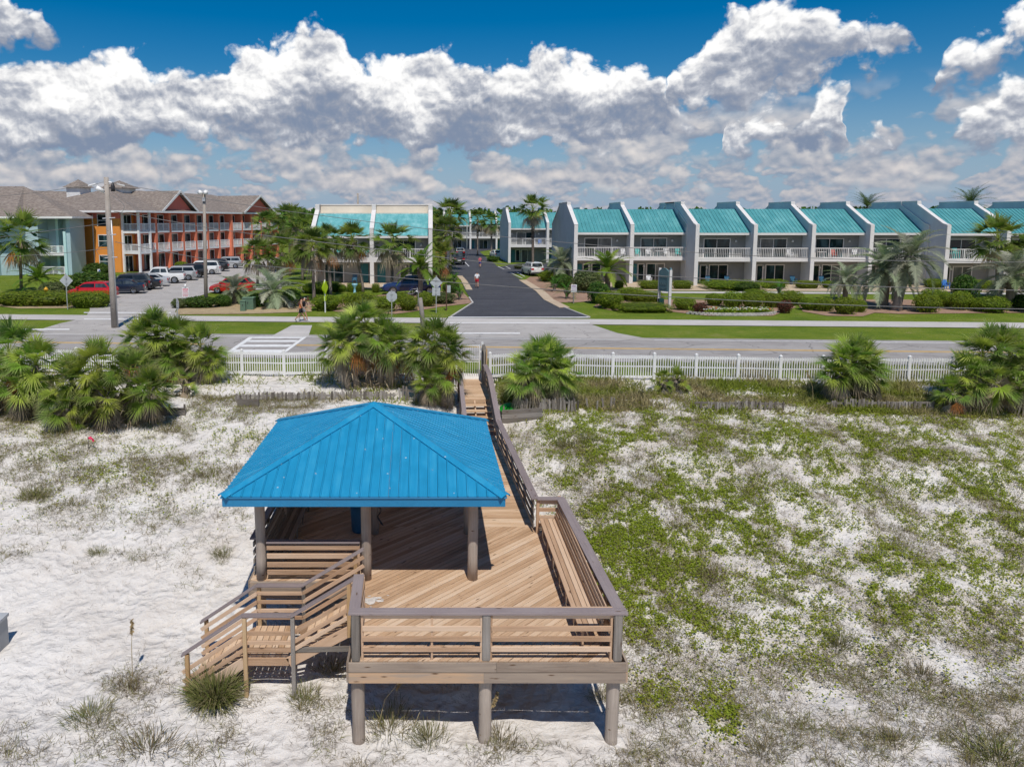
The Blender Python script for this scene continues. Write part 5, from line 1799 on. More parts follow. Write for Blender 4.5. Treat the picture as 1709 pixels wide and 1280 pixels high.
feather('silvery feather palm at the bend of the black drive', at(937, 470), 2.2, 1.45, BUTIA[1], .25, 'feather palms in the gardens')
feather('bright green feather palm beside the parking sign', at(1014, 484), 2.1, 1.5, DATE[0], .28, 'feather palms in the gardens')
feather('small grey green feather palm on the lawn', at(1410, 500), 1.8, 1.0, BUTIA[0], .22, 'feather palms in the gardens')
feather('left of the two big silvery feather palms on the lawn', at(1474, 514), 3.2, 1.6, BUTIA[1], .35, 'feather palms in the gardens')
feather('right of the two big silvery feather palms on the lawn', at(1496, 518), 4.3, 1.55, BUTIA[0], .35, 'feather palms in the gardens', lean=(1.2, .6))
feather('silvery feather palm at the right edge of the lawn', at(1684, 518), 2.8, 1.5, BUTIA[0], .3, 'feather palms in the gardens')
feather('dark feather palm showing above the roofs in the right half', Vector(at_y(1448, 335, 112).xy.to_3d()), 9.2, 1.5, CANARY, .3, 'date palms behind the townhouses')
feather('full feather palm above the roofs at far right', Vector(at_y(1620, 335, 112).xy.to_3d()), 9.6, 1.7, CANARY, .3, 'date palms behind the townhouses')
for lab, bx_, by_, s in (('sago palm nearest the tip of the left kerb', 767, 500, 1.15), ('sago palm under the low palm by the drive', 758, 474, 1.3), ('sago palm below the parking sign', 946, 498, 1.5),
                         ('lush sago palm behind the parking sign', 925, 486, 1.5), ('sago palm on the lawn before the fourth balcony', 1300, 492, 1.3)):
    feather(lab, at(bx_, by_), .55, s, SAGO, .14, 'sago palms', name='sago_palm')

# ---- clipped bushes and hedges
def bush_mesh(seed, n, leaf, power=2.0, rough=.05, cols=None, core=.9, flat=False):
    rng = np.random.default_rng(seed)
    d = rng.normal(size=(n, 3)); d /= np.linalg.norm(d, axis=1, keepdims=True)
    lowp = (d[:, 2] < 0) & (rng.random(n) < .45)
    d[:, 2] = np.where(lowp, np.maximum(d[:, 2], -.75), np.abs(d[:, 2]))
    d /= np.linalg.norm(d, axis=1, keepdims=True)
    r = 1.0 / (np.abs(d) ** power).sum(1) ** (1 / power)
    lump = fbm(d[:, 0] * 2.2 + seed + 9, d[:, 1] * 2.2 + d[:, 2] * 1.7 + 9, 3) - .5
    r = r * (1 + lump * rough * 6) * rng.uniform(.86, 1.04, n) + rng.normal(0, rough * .5, n)
    P = d * r[:, None]
    a = rng.normal(size=(n, 3)) * .8 + d * 1.2 + [0, 0, .25]
    a -= 0
    u = np.cross(a, rng.normal(size=(n, 3))); u /= np.linalg.norm(u, axis=1, keepdims=True)
    v = np.cross(a, u); v /= np.linalg.norm(v, axis=1, keepdims=True)
    s = leaf * rng.uniform(.6, 1.3, (n, 1))
    V = np.stack([P - u * s, P - v * s * .55, P + u * s, P + v * s * .55], 1).reshape(-1, 3)
    C = cols[rng.integers(0, len(cols), n)] * rng.uniform(.7, 1.3, (n, 1))
    g = Geo()
    i = np.arange(n)[:, None] * 4
    g.add(V, None, np.concatenate([i, i + 1, i + 2, i + 3], 1), np.repeat(C, 4, 0))
    # closed core in a darker leaf colour so that no daylight shows through the middle
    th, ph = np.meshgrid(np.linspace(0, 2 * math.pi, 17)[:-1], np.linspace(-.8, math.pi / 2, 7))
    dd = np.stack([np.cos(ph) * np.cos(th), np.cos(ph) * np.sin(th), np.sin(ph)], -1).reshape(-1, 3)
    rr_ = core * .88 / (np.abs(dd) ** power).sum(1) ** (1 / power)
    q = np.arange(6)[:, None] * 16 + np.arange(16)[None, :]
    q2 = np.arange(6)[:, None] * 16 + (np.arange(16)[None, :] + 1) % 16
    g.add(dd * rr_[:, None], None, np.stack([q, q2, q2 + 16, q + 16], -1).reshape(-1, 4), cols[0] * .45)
    return g.mesh('foliage', M['leaf'])


LG = np.array([(.165, .245, .016), (.205, .285, .018), (.12, .195, .016), (.26, .31, .026)])
DG = np.array([(.055, .125, .016), (.075, .15, .016), (.045, .10, .016), (.11, .165, .025)])
OL = np.array([(.11, .145, .045), (.14, .17, .06), (.08, .11, .03), (.17, .18, .07)])
BALL = [bush_mesh(200 + k, 2600, .055, 2.2, .012, LG) for k in range(3)]
LOOSE = [bush_mesh(210 + k, 2600, .075, 2.0, .05, DG) for k in range(2)]
OLIVE = [bush_mesh(220, 2200, .07, 2.0, .05, OL)]
BOX = [bush_mesh(230 + k, 3600, .045, 7.0, .01, LG) for k in range(2)]
RED = [bush_mesh(240, 1400, .09, 2.0, .08, np.array([(.10, .03, .02), (.16, .05, .03), (.07, .05, .02)]))]


def shrub(label, px, py, wpx, hpx, kind, dmul=1.0, group='clipped bushes in the gardens', i=0, name='bush', rot=0.0):
    """px,py: middle of the foot; size in the view at that distance"""
    b = at(px, py)
    k = FPX / (b.y * math.cos(PITCH) + 1)
    w, h = wpx / k / 2, hpx / k
    p = empty(name, b, label, 'hedge' if name == 'hedge' else 'bush', group)
    m = {'ball': BALL, 'loose': LOOSE, 'olive': OLIVE, 'box': BOX, 'red': RED}[kind]
    ctr = h * .44
    mesh_obj('foliage', m[i % len(m)], p, (0, 0, ctr), (0, 0, rot if kind == 'box' else i * 1.7), (w * 1.15, w * dmul * 1.2, (h - ctr) * 1.06))
    MB().tube([(0, 0, -.1), (0, 0, h * .5)], [.06, .04], 6).build('stem', M['trunk'], p, True, org=(0, 0, 0))
    return p


G2 = 'hedges and bushes by the hotel'
shrub('long clipped hedge at the left mouth of the hotel lot', 62, 508, 115, 20, 'box', .55, G2, 0, 'hedge')
shrub('rounded clipped bush nearest the lot mouth beside the red hatchback', 153, 512, 56, 24, 'box', .8, G2, 1)
shrub('dark tall hedge between the aqua block and the hotel', 152, 484, 75, 30, 'loose', .6, G2, 0, 'hedge')
shrub('big dark bush against the orange hotel wall', 163, 462, 38, 22, 'loose', 1, G2, 1)
shrub('low hedge at the foot of the floodlight pole', 333, 513, 58, 18, 'loose', .5, G2, 0, 'hedge')
shrub('small bush below the white notice at the lot mouth', 300, 514, 26, 16, 'olive', .8, G2, 0)
shrub('dark bush beside the red car right of the lot', 372, 511, 30, 18, 'loose', .8, G2, 1)
shrub('dark bush left of the green utility box', 428, 512, 30, 22, 'loose', .8, G2, 0)
shrub('dark shrub under the silvery palm near the walkers', 488, 511, 34, 28, 'loose', .8, G2, 1)
shrub('green planting by the hotel balconies', 303, 447, 20, 10, 'ball', .8, G2, 0)
shrub('round bush among the parked cars by the hotel', 354, 438, 14, 8, 'ball', 1, G2, 1)
shrub('low dark bush behind the fire hydrant', 92, 497, 50, 26, 'olive', .7, G2, 0)
G3 = 'bushes before the teal pair of townhouses'
for lab, px, py, w, h, kd, i in (
        ('long trimmed hedge left of the teal pair front', 527, 488, 46, 16, 'box', 0), ('square trimmed bush by the slender palm', 554, 486, 26, 15, 'box', 1),
        ('small round bush left of the entry path', 571, 487, 13, 12, 'ball', 0), ('trimmed bush beside the pale blue planter', 586, 487, 12, 14, 'box', 0),
        ('trimmed bush right of the pale blue planter', 597, 487, 12, 14, 'box', 1), ('small trimmed bush at the front doors of the teal pair', 627, 488, 11, 14, 'box', 0),
        ('clipped mound under the booted palm', 545, 517, 48, 24, 'ball', 1), ('clipped mound behind the largest palmetto', 600, 515, 60, 26, 'ball', 2),
        ('clipped mound just left of the stop sign', 640, 519, 45, 24, 'ball', 0), ('clipped ball right of the stop sign post', 681, 518, 32, 24, 'ball', 1),
        ('low clipped ball behind the stop sign', 668, 505, 34, 15, 'ball', 2), ('clipped ball behind the broken timber post', 711, 511, 30, 23, 'ball', 0),
        ('grey leaved shrub under the two white sign backs', 738, 506, 40, 18, 'olive', 0), ('leafy shrub beside the sago palm at the kerb', 752, 489, 26, 18, 'loose', 0)):
    shrub(lab, px, py, w, h, kd, .9, G3, i)
G4 = 'bushes right of the black drive'
for lab, px, py, w, h, kd, i in (
        ('round clipped bush at the bend of the drive', 915, 470, 30, 18, 'ball', 0), ('dark clipped bush behind the sago palms', 937, 480, 34, 22, 'loose', 0),
        ('tall grey green shrub behind the parking sign', 978, 488, 44, 36, 'olive', 0), ('glossy dark shrub right of the parking sign', 1000, 506, 38, 34, 'loose', 1),
        ('biggest clipped mound at the drive corner', 1017, 514, 46, 28, 'ball', 1), ('clipped mound behind the biggest one at the corner', 1052, 500, 44, 20, 'ball', 2),
        ('clipped hedge left of the blue sign', 1075, 503, 50, 16, 'box', 0), ('low leafy edging before the blue sign', 1070, 518, 80, 11, 'box', 1),
        ('trimmed bush at the first patio', 1032, 481, 17, 12, 'box', 1), ('trimmed hedge left half behind the blue sign', 1088, 482, 38, 13, 'box', 0),
        ('trimmed hedge right half behind the blue sign', 1138, 482, 28, 13, 'box', 1), ('clipped bush right of the blue sign', 1142, 517, 34, 21, 'ball', 0),
        ('dark red leaved shrub at the left end of the flower bed', 1167, 524, 22, 18, 'red', 0), ('dark red leaved shrub at the right end of the flower bed', 1309, 522, 22, 20, 'red', 0),
        ('clipped mound above the left of the flower bed', 1192, 510, 30, 20, 'ball', 1), ('twin clipped mound left above the flower bed', 1222, 513, 34, 26, 'ball', 2),
        ('twin clipped mound right above the flower bed', 1255, 514, 34, 26, 'ball', 0), ('back clipped mound peeking between the twins', 1260, 499, 40, 16, 'ball', 1),
        ('clipped mound above the middle of the flower bed', 1286, 513, 30, 24, 'ball', 2), ('wide clipped mound at the end of the flower bed', 1319, 508, 40, 22, 'ball', 0),
        ('long trimmed hedge before the third patio', 1222, 482, 82, 13, 'box', 0), ('dark low bush at the end of the third patio hedge', 1242, 485, 40, 14, 'loose', 0),
        ('trimmed hedge before the fourth patio', 1290, 481, 36, 14, 'box', 1), ('square trimmed hedge right of the sago palm', 1346, 481, 32, 12, 'box', 0),
        ('trimmed bush before the fifth patio', 1383, 481, 24, 12, 'ball', 1), ('pruned bush left of the small feather palm', 1350, 517, 32, 20, 'ball', 1),
        ('leafy bush left below the small feather palm', 1375, 519, 30, 22, 'ball', 2), ('leafy bush right below the small feather palm', 1410, 524, 36, 27, 'ball', 0),
        ('narrow bush right of the leafy pair', 1435, 521, 20, 20, 'ball', 1),
        ('clipped ball right of the big silvery palms', 1546, 521, 40, 30, 'ball', 2), ('clipped ball behind it near the blue chair', 1558, 508, 40, 26, 'ball', 0),
        ('round clipped bush with a dark foot', 1578, 513, 26, 24, 'ball', 1), ('large clipped ball left of the trimmed cube', 1602, 517, 34, 30, 'ball', 2),
        ('small trimmed cube bush', 1625, 517, 14, 18, 'box', 0), ('conical dark bush before the last patio', 1610, 505, 38, 44, 'loose', 1),
        ('trimmed hedge right of the blue chair', 1560, 480, 28, 14, 'box', 1), ('trimmed hedge at the last patio', 1636, 482, 30, 14, 'box', 0),
        ('pair of joined bushes by the right silvery palm', 1655, 521, 46, 26, 'ball', 0), ('dark bush at the right edge of the lawn', 1700, 518, 40, 26, 'loose', 0),
        ('small green shrub on the island by the white car', 868, 449, 20, 8, 'olive', 0), ('bush under the palms at the far gable', 822, 437, 18, 9, 'loose', 0)):
    shrub(lab, px, py, w, h, kd, .8, G4, i)

# flower bed with low stone edging
fb = at(1232, 527)
n = 26
edge = empty('flower_bed_edging', fb, 'low curved edging of pale stacked blocks before the flowers', 'edging')
blk = MB().box((-.125, -.1, 0), (.125, .1, .1)).mesh('block', plain('pale_block', (.45, .42, .39), .9, .15, 3, obj_var=.6))
for row in range(2):
    for k in range(n):
        u = (k + .5 * row) / n - .5
        x = u * 6.9
        y = (abs(u) * 2) ** 3 * 1.2
        o = mesh_obj('block', blk, edge, (x, y, row * .102), (0, 0, math.copysign(min(.9, 3 * 1.2 * 2 * (abs(u) * 2) ** 2 / 6.9), u)))
rng = np.random.default_rng(8)
g = Geo()
m = 2600
x = rng.uniform(-3.2, 3.2, m); y = rng.uniform(.35, 1.6, m) + (np.abs(x) / 3.4) ** 3 * .7
P = np.stack([x, y, rng.uniform(.05, .45, m)], 1)
cc = LG[rng.integers(0, 4, m)] * rng.uniform(.8, 1.4, (m, 1))
blades(g, P, rng.normal(size=(m, 3)) + [0, 0, .8], .16, .09, .2, cc, cc)
m = 150
P = np.stack([rng.uniform(-2.6, 2.8, m), rng.uniform(.3, 1.3, m), rng.uniform(.4, .52, m)], 1)
fc = np.array([(.8, .8, .76), (.8, .8, .74), (.75, .7, .5), (.6, .1, .05)])[rng.integers(0, 4, m)]
for a in range(3):
    blades(g, P, np.stack([np.cos(a * 2.1 + np.zeros(m)), np.sin(a * 2.1 + np.zeros(m)), .3 + np.zeros(m)], 1), .09, .08, .1, fc, fc)
fl = mesh_obj('flowers', g.mesh('flowers', M['leaf']), None, fb)
tag(fl, 'bed of low green plants with white flowers behind the edging', 'flowers', kind='stuff')

# ---- far woods
def woods():
    rng = np.random.default_rng(77)
    g = Geo()
    cl = []
    for k in range(330):
        y = rng.uniform(215, 420)
        x = rng.uniform(-.75, .95) * y
        if -.02 * y < x < .1 * y and y < 240: continue
        cl.append((x, y, rng.uniform(9.3, 12.2) * (y / 300) ** .4, rng.uniform(3, 6.5)))
    for x, y, h, r in cl:
        n = 150
        d = rng.normal(size=(n, 3)); d /= np.linalg.norm(d, axis=1, keepdims=True)
        P = np.array([x, y, h * .62]) + d * np.array([r, r, h * .38]) * rng.uniform(.75, 1.08, (n, 1))
        P[:, 2] = np.maximum(P[:, 2], .3)
        u = rng.normal(size=(n, 3)); u /= np.linalg.norm(u, axis=1, keepdims=True)
        v = np.cross(u, rng.normal(size=(n, 3))); v /= np.linalg.norm(v, axis=1, keepdims=True)
        s = rng.uniform(.5, 1.2, (n, 1))
        V = np.stack([P - u * s, P - v * s * .8, P + u * s, P + v * s * .8], 1).reshape(-1, 3)
        i = np.arange(n)[:, None] * 4
        C = DG[rng.integers(0, 4, n)] * rng.uniform(.7, 1.3, (n, 1)) * rng.uniform(.85, 1.25)
        g.add(V, None, np.concatenate([i, i + 1, i + 2, i + 3], 1), np.repeat(C, 4, 0))
    o = mesh_obj('woods', g.mesh('woods', M['leaf']))
    tag(o, 'dark green mass of far woods along the horizon', 'woods', kind='stuff')


woods()

# ------------------------------------------------------------------ dune plants
def in_deck(x, y):
    a = (x > FX0 - .1) & (x < FX1 + .1) & (y > FY) & (y < BY)
    b = (x > LX - .1) & (x < FX1) & (y > LY) & (y < RY)
    c = (x > BWX0 - .1) & (x < BWX1 + .1) & (y >= BY) & (y < 36.5)
    d = (x > xd - .3) & (x < FX0) & (y > SY0 - .1) & (y < SY1 + .1)
    return a | b | c | d


def scatter(n, y0=12.6, y1=36.0, seed=1):
    rng = np.random.default_rng(seed)
    # even over the ground in view
    y = np.sqrt(rng.uniform(y0 ** 2, y1 ** 2, n))
    x = rng.uniform(-.95, 1.15, n) * y
    return rng, x, y


def proj(x, y):
    z = ground_z(x, y)
    zc = y * math.cos(PITCH) + (CAMH - z) * math.sin(PITCH)
    yc = y * math.sin(PITCH) - (CAMH - z) * math.cos(PITCH)
    return CXP + FPX * x / zc, CYP - FPX * yc / zc


def green_density(x, y):
    px, py = proj(x, y)
    d = np.zeros_like(x)
    for cx, cy, rx, ry, s in ((1050, 905, 60, 45, 1.8), (1075, 950, 65, 50, 1.9), (1040, 860, 60, 60, 1.0), (1010, 790, 90, 60, .55), (1150, 830, 130, 60, .6), (1230, 880, 120, 60, .55),
                              (1130, 1060, 120, 50, .75), (1060, 1010, 60, 60, .6), (1190, 1030, 90, 40, .5), (1215, 1180, 40, 45, .9), (1100, 1155, 26, 24, .9), (1330, 900, 120, 60, .35), (1420, 960, 160, 60, .4),
                              (1560, 980, 120, 70, .4), (1640, 800, 120, 90, .35), (1500, 740, 200, 50, .4), (1250, 740, 160, 40, .45), (1050, 720, 120, 40, .55), (950, 730, 80, 45, .5),
                              (1640, 900, 110, 90, .3), (1440, 760, 100, 40, .3), (1350, 800, 150, 60, .28), (1230, 693, 40, 10, .8), (1450, 690, 40, 10, .8), (920, 1000, 30, 30, .2), (1450, 1060, 140, 50, .22),
                              (200, 790, 160, 60, .16), (380, 720, 90, 40, .16), (60, 750, 80, 50, .12)):
        d = np.maximum(d, s * np.exp(-(((px - cx) / rx) ** 2 + ((py - cy) / ry) ** 2)))
    right = np.clip((px - 880) / 80, 0, 1) * np.clip((1200 - py) / 250, 0, 1)
    d = d + .23 * right
    n1 = fbm(x * 1.3 + 4, y * 1.3, 4, .6)
    n2 = fbm(x * 6.0 + 1, y * 6.0 + 8, 3, .7)
    return d * np.clip((n1 - .33) * 3.4, .04, 1.3) * np.clip((n2 - .30) * 4.0, .05, 1.5)


def dry_density(x, y):
    px, py = proj(x, y)
    t = y - ROAD_SLOPE * x
    d = .62 * np.clip((px - 870) / 120, 0, 1)
    d = d + .85 * np.clip((905 - py) / 120, 0, 1) * np.clip((600 - px) / 100, 0, 1)
    d = d + .5 * np.clip((py - 1085) / 40, 0, 1) * np.clip((px - 230 + (1280 - py) * .2) / 160, 0, 1) * np.clip((1150 - px) / 100, 0, 1) * .55
    for cx, cy, rx, ry, s in ((60, 820, 90, 40, .7), (200, 1160, 90, 40, .6), (110, 1230, 110, 40, .6), (260, 1240, 120, 40, .6), (650, 1190, 60, 40, .8), (720, 1210, 60, 40, .6), (950, 730, 110, 60, .8),
                              (1000, 700, 160, 30, .5), (170, 760, 120, 50, .5), (360, 800, 60, 60, .45), (310, 760, 80, 60, .4), (280, 870, 60, 40, .3), (1040, 1100, 90, 60, .4), (1380, 1060, 60, 40, .5),
                              (1150, 960, 60, 40, .5), (1350, 1130, 90, 60, .5), (1650, 1230, 90, 60, .6), (1700, 800, 60, 120, .4), (1010, 1150, 60, 60, .5), (1260, 1240, 80, 50, .5), (215, 1150, 60, 30, .9), (150, 1200, 70, 30, .9), (60, 1250, 90, 30, .8), (430, 1230, 90, 35, .7), (510, 1180, 40, 40, .6), (560, 1230, 60, 40, .6), (840, 1240, 70, 30, .6), (940, 1255, 60, 30, .5),
                              (60, 835, 100, 30, .9), (240, 800, 120, 50, .6), (30, 930, 60, 20, .4), (220, 930, 80, 15, .35), (340, 930, 40, 40, .4), (430, 720, 60, 50, .6), (1480, 1150, 160, 60, .5), (1560, 1240, 120, 40, .5)):
        d = np.maximum(d, s * np.exp(-(((px - cx) / rx) ** 2 + ((py - cy) / ry) ** 2)))
    n1 = fbm(x * .9 + 40, y * .9 + 3, 4, .6)
    return d * np.clip((n1 - .38) * 5, 0, 1.5)


def ground_cover():
    rng, x, y = scatter(2050000, 12.6, 33.5, 21)
    gd = green_density(x, y)
    keep = (rng.random(len(x)) < gd * 1.35) & ~in_deck(x, y)
    x, y, gd = x[keep], y[keep], np.clip(gd[keep] * 1.1, 0, 1)[:, None]
    n = len(x)
    z = ground_z(x, y) + rng.uniform(.015, .13, n)
    P = np.stack([x, y, z], 1)
    up = rng.normal(0, .45, (n, 3)) + [0, 0, 1]
    u = np.cross(up, rng.normal(size=(n, 3))); u /= np.linalg.norm(u, axis=1, keepdims=True)
    v = np.cross(up, u); v /= np.linalg.norm(v, axis=1, keepdims=True)
    s = rng.uniform(.016, .04, (n, 1))
    V = np.stack([P - u * s, P - v * s * .75, P + u * s, P + v * s * .75], 1).reshape(-1, 3)
    i = np.arange(n)[:, None] * 4
    col = np.array([(.225, .265, .018), (.19, .225, .018), (.30, .305, .04), (.27, .225, .085)])[rng.integers(0, 4, n)] * rng.uniform(.8, 1.4, (n, 1))
    col = col * (1 - gd * .7) + np.array([.235, .305, .018]) * gd * .7 * rng.uniform(.8, 1.4, (n, 1))      # lush plants are fresher green
    g = Geo(); g.add(V, None, np.concatenate([i, i + 1, i + 2, i + 3], 1), np.repeat(col, 4, 0))
    tag(mesh_obj('dune_creeper', g.mesh('dune_creeper', M['leaf'])), 'bright green creeping plants spreading over the dune sand', 'creeper', kind='stuff')
    return n


def dry_grass():
    # ragged little clumps: every root throws a dozen thin blades
    rng, x, y = scatter(86000, 12.6, 33.0, 22)
    dd = dry_density(x, y)
    keep = (rng.random(len(x)) < dd) & ~in_deck(x, y)
    x, y, dd = x[keep], y[keep], dd[keep]
    k = rng.integers(3, 15, len(x))
    size = np.repeat(rng.gamma(4.0, .06, len(x)) + .06, k)
    tone = np.repeat(rng.integers(0, 5, len(x)), k)
    x, y = np.repeat(x, k), np.repeat(y, k)
    n = len(x)
    x, y = x + rng.normal(0, .07, n), y + rng.normal(0, .07, n)
    P = np.stack([x, y, ground_z(x, y) - .01], 1)
    D = rng.normal(0, .55, (n, 3)) + [0, 0, .8]; D[:, 2] = np.abs(D[:, 2])
    col = np.array([(.27, .225, .10), (.31, .255, .135), (.23, .225, .055), (.25, .205, .10), (.21, .225, .04)])[tone] * rng.uniform(.65, 1.2, (n, 1))
    g = Geo(); blades(g, P, D, size * rng.uniform(.5, 1.2, n), .0085, rng.uniform(.1, .7, n), col, col * 1.15)
    # fallen stalks and litter lying flat
    rng, x, y = scatter(480000, 12.6, 33.0, 23)
    px, py = proj(x, y)
    dd = np.maximum(dry_density(x, y) * 1.3, .10 * np.clip((px - 860) / 80, 0, 1)) + .015
    keep = (rng.random(len(x)) < dd) & ~in_deck(x, y)
    x, y = x[keep], y[keep]; m = len(x)
    P = np.stack([x, y, ground_z(x, y) + .012], 1)
    a = rng.random(m) * 6.28
    D = np.stack([np.cos(a), np.sin(a), rng.normal(0, .12, m)], 1)
    col = np.array([(.14, .115, .09), (.21, .175, .135), (.28, .235, .175)])[rng.integers(0, 3, m)] * rng.uniform(.7, 1.2, (m, 1))
    blades(g, P, D, rng.uniform(.04, .24, m), .0062, 0.0, col, col, side=np.cross(D, [0, 0, 1.0]) + rng.normal(0, .2, (m, 3)))
    tag(mesh_obj('dune_grass', g.mesh('dune_grass', M['dry'])), 'thin dry grass and fallen stalks scattered over the dunes', 'grass', kind='stuff')
    return n + m


def weed_strip():
    rng = np.random.default_rng(24)
    n = 290000
    x = rng.uniform(-34, 46, n); t = rng.uniform(31.6, 39.1, n)
    y = t + ROAD_SLOPE * x
    d = np.where(x > 2.9, 1.0, .22) * np.where(t > 36, .5, 1.0)
    d = d * np.clip((fbm(x * .7 + 2, y * .7, 4) - .30) * 4, .03, 1.2)
    d = np.where((x < -6) & (t < 35.5), d * .5, d)
    keep = (rng.random(n) < d) & ~in_deck(x, y) & ~((x > 1.1) & (x < 2.9))
    x, y = x[keep], y[keep]; n = len(x)
    P = np.stack([x, y, ground_z(x, y) - .01], 1)
    tone = fbm(x * .5 + 7, y * .9, 3)[:, None]
    ga, gb = np.array([.215, .25, .03]), np.array([.35, .29, .15])
    mixf = np.clip((tone - .42) * 4, 0, 1)
    col = (ga * (1 - mixf) + gb * mixf) * rng.uniform(.6, 1.25, (n, 1))
    D = rng.normal(0, .6, (n, 3)) + [0, 0, .9]; D[:, 2] = np.abs(D[:, 2])
    g = Geo(); blades(g, P, D, rng.uniform(.15, .62, n), rng.choice([.012, .03, .045], n), rng.uniform(.1, .5, n), col, col * 1.1)
    tag(mesh_obj('roadside_weeds', g.mesh('roadside_weeds', M['leaf'])), 'olive green weeds and grass along the beach side of the white fence', 'weeds', kind='stuff')
    return n


ground_cover(); dry_grass(); weed_strip()


def tuft_mesh(seed, n, h, spread, cols, w=.012):
    rng = np.random.default_rng(seed)
    a = rng.random(n) * 6.28
    r = rng.random(n) * spread * .24
    B = np.stack([np.cos(a) * r, np.sin(a) * r, -.03 + 0 * a], 1)
    lean = rng.uniform(0, .95, n)
    a2 = a + rng.normal(0, .5, n)
    D = np.stack([np.cos(a2) * lean, np.sin(a2) * lean, np.ones(n)], 1)
    col = cols[rng.integers(0, len(cols), n)] * rng.uniform(.7, 1.25, (n, 1))
    g = Geo(); blades(g, B, D, rng.uniform(.5, 1.0, n) * h, w, rng.uniform(.2, .75, n), col, col * 1.1 + .02, bend=.55)
    return g.mesh('blades', M['dry'])


GC = np.array([(.17, .18, .05), (.22, .205, .08), (.13, .155, .03), (.26, .225, .11)])
BC = np.array([(.22, .18, .09), (.17, .135, .065), (.16, .155, .05), (.26, .21, .12)])
TUFT = [tuft_mesh(300 + k, 240, .62, 1.9, BC, .010) for k in range(3)] + [tuft_mesh(310 + k, 260, .65, 1.7, GC, .010) for k in range(2)]
BIGT = tuft_mesh(320, 1900, 1.05, 1.0, GC, .013)
spot = hit_ground(360, 1172)
b = tag(mesh_obj('grass_clump', BIGT, None, spot, scale=1.25), 'big arching green grass clump beside the foot of the beach stairs', 'grass clump')
where = [((215, 1150), 1.1, 'bushy grass tuft at the foot of the tall sea oat stalk'), ((650, 1215), 1.25, 'dense grass tuft between the left and middle deck pilings'), ((715, 1235), 1.0, 'grass tuft left of the middle deck piling'),
         ((835, 1240), .9, 'grass tuft right of the middle deck piling'), ((510, 1170), .95, 'green grass tuft under the beach stairs landing'), ((555, 1120), .9, 'grass tuft between the stairs and the left piling'),
         ((250, 1255), 1.2, 'brown grass tuft at the bottom below the sea oat'), ((60, 830), 1.3, 'wide green tuft on the dune at the left edge'), ((120, 845), 1.0, 'tuft beside the wide one on the left dune'),
         ((150, 1200), 1.1, 'long brown tuft on the sand left of the sea oat'), ((1185, 960), 1.2, 'rounded brown tuft amid the creepers right of the deck'), ((1190, 975), .8, 'small tuft hugging the rounded brown one'),
         ((1400, 1080), 1.0, 'brown tuft on the open sand in the right half'), ((1130, 880), .8, 'dry tuft among bright creepers beside the deck'), ((1665, 1270), 1.3, 'tall brown tuft in the bottom right corner'),
         ((1540, 1130), 1.0, 'brown tuft near the right edge above the corner one'), ((1275, 1255), 1.0, 'dry tuft at the bottom of the right slope'), ((945, 745), 1.2, 'pale grass tuft close to the boardwalk rail'),
         ((985, 735), 1.2, 'green grass tuft beside the pale one by the boardwalk'), ((1310, 1000), .9, 'low tuft in the middle of the right slope'), ((335, 795), .9, 'tuft on the slope left of the pavilion roof'),
         ((280, 720), 1.0, 'tuft below the left palmetto clump'), ((370, 930), .8, 'tuft on the sand left of the pavilion post'), ((1010, 1170), .8, 'dry tuft beside the right deck piling'),
         ((165, 925), .7, 'small tuft alone on the bare left sand'), ((1490, 1240), .9, 'dry tuft on the sand near the bottom right')]
for k, (pp, s, lab) in enumerate(where):
    p = hit_ground(*pp)
    o = mesh_obj('grass_tuft', TUFT[(k * 2 + (3 if 'green' in lab else 0)) % 5 if 'green' not in lab else 3 + k % 2], None, p, (0, 0, k * 1.3), (s * (.75 + .5 * ((k * 37) % 10) / 10), s * (.75 + .5 * ((k * 53) % 10) / 10), s * (.8 + .4 * ((k * 29) % 10) / 10)))
    tag(o, lab, 'grass tuft', 'grass tufts on the dunes')
# sea oats: tall stalks with drooping seed heads
def sea_oat(label, pp, h, lean, seed):
    p = hit_ground(*pp)
    rng = np.random.default_rng(seed)
    e = empty('sea_oat', p, label, 'sea oat', 'sea oats')
    top = Vector((lean[0], lean[1], h))
    mb = MB().tube([(0, 0, -.05), (lean[0] * .3, lean[1] * .3, h * .55), top], [.010, .008, .005], 5)
    mesh_obj('stalk', mb.mesh('stalk', plain('straw', (.36, .28, .15), .8)), e)
    g = Geo(); n = 60
    u = rng.random((n, 1))
    P = np.array(top) * 1.0 + (u - .8) * np.array([lean[0] * .35, lean[1] * .35, .34])
    D = rng.normal(0, .6, (n, 3)) + [lean[0], 0, -.3]
    c = np.tile([.33, .24, .12], (n, 1)) * rng.uniform(.7, 1.2, (n, 1))
    blades(g, P, D, .07, .03, .3, c, c)
    mesh_obj('seed_head', g.mesh('seed_head', M['dry']), e)
sea_oat('tall sea oat stalk standing on the white sand left of the stairs', (221, 1130), 1.35, (.06, 0), 1)
sea_oat('sea oat stalk leaning against the middle piling', (800, 1240), 1.0, (.35, .1), 2)
sea_oat('curved sea oat stalk rising before the deck fascia', (630, 1215), 1.2, (.55, -.1), 3)
sea_oat('sea oat stalk in the weeds left of the lone palmetto', (1358, 675), 1.4, (-.35, 0), 4)

# ------------------------------------------------------------------ poles, wires, signs
def pole_thing(name, label, base, cat, group=None):
    return empty(name, base, label, cat, group)


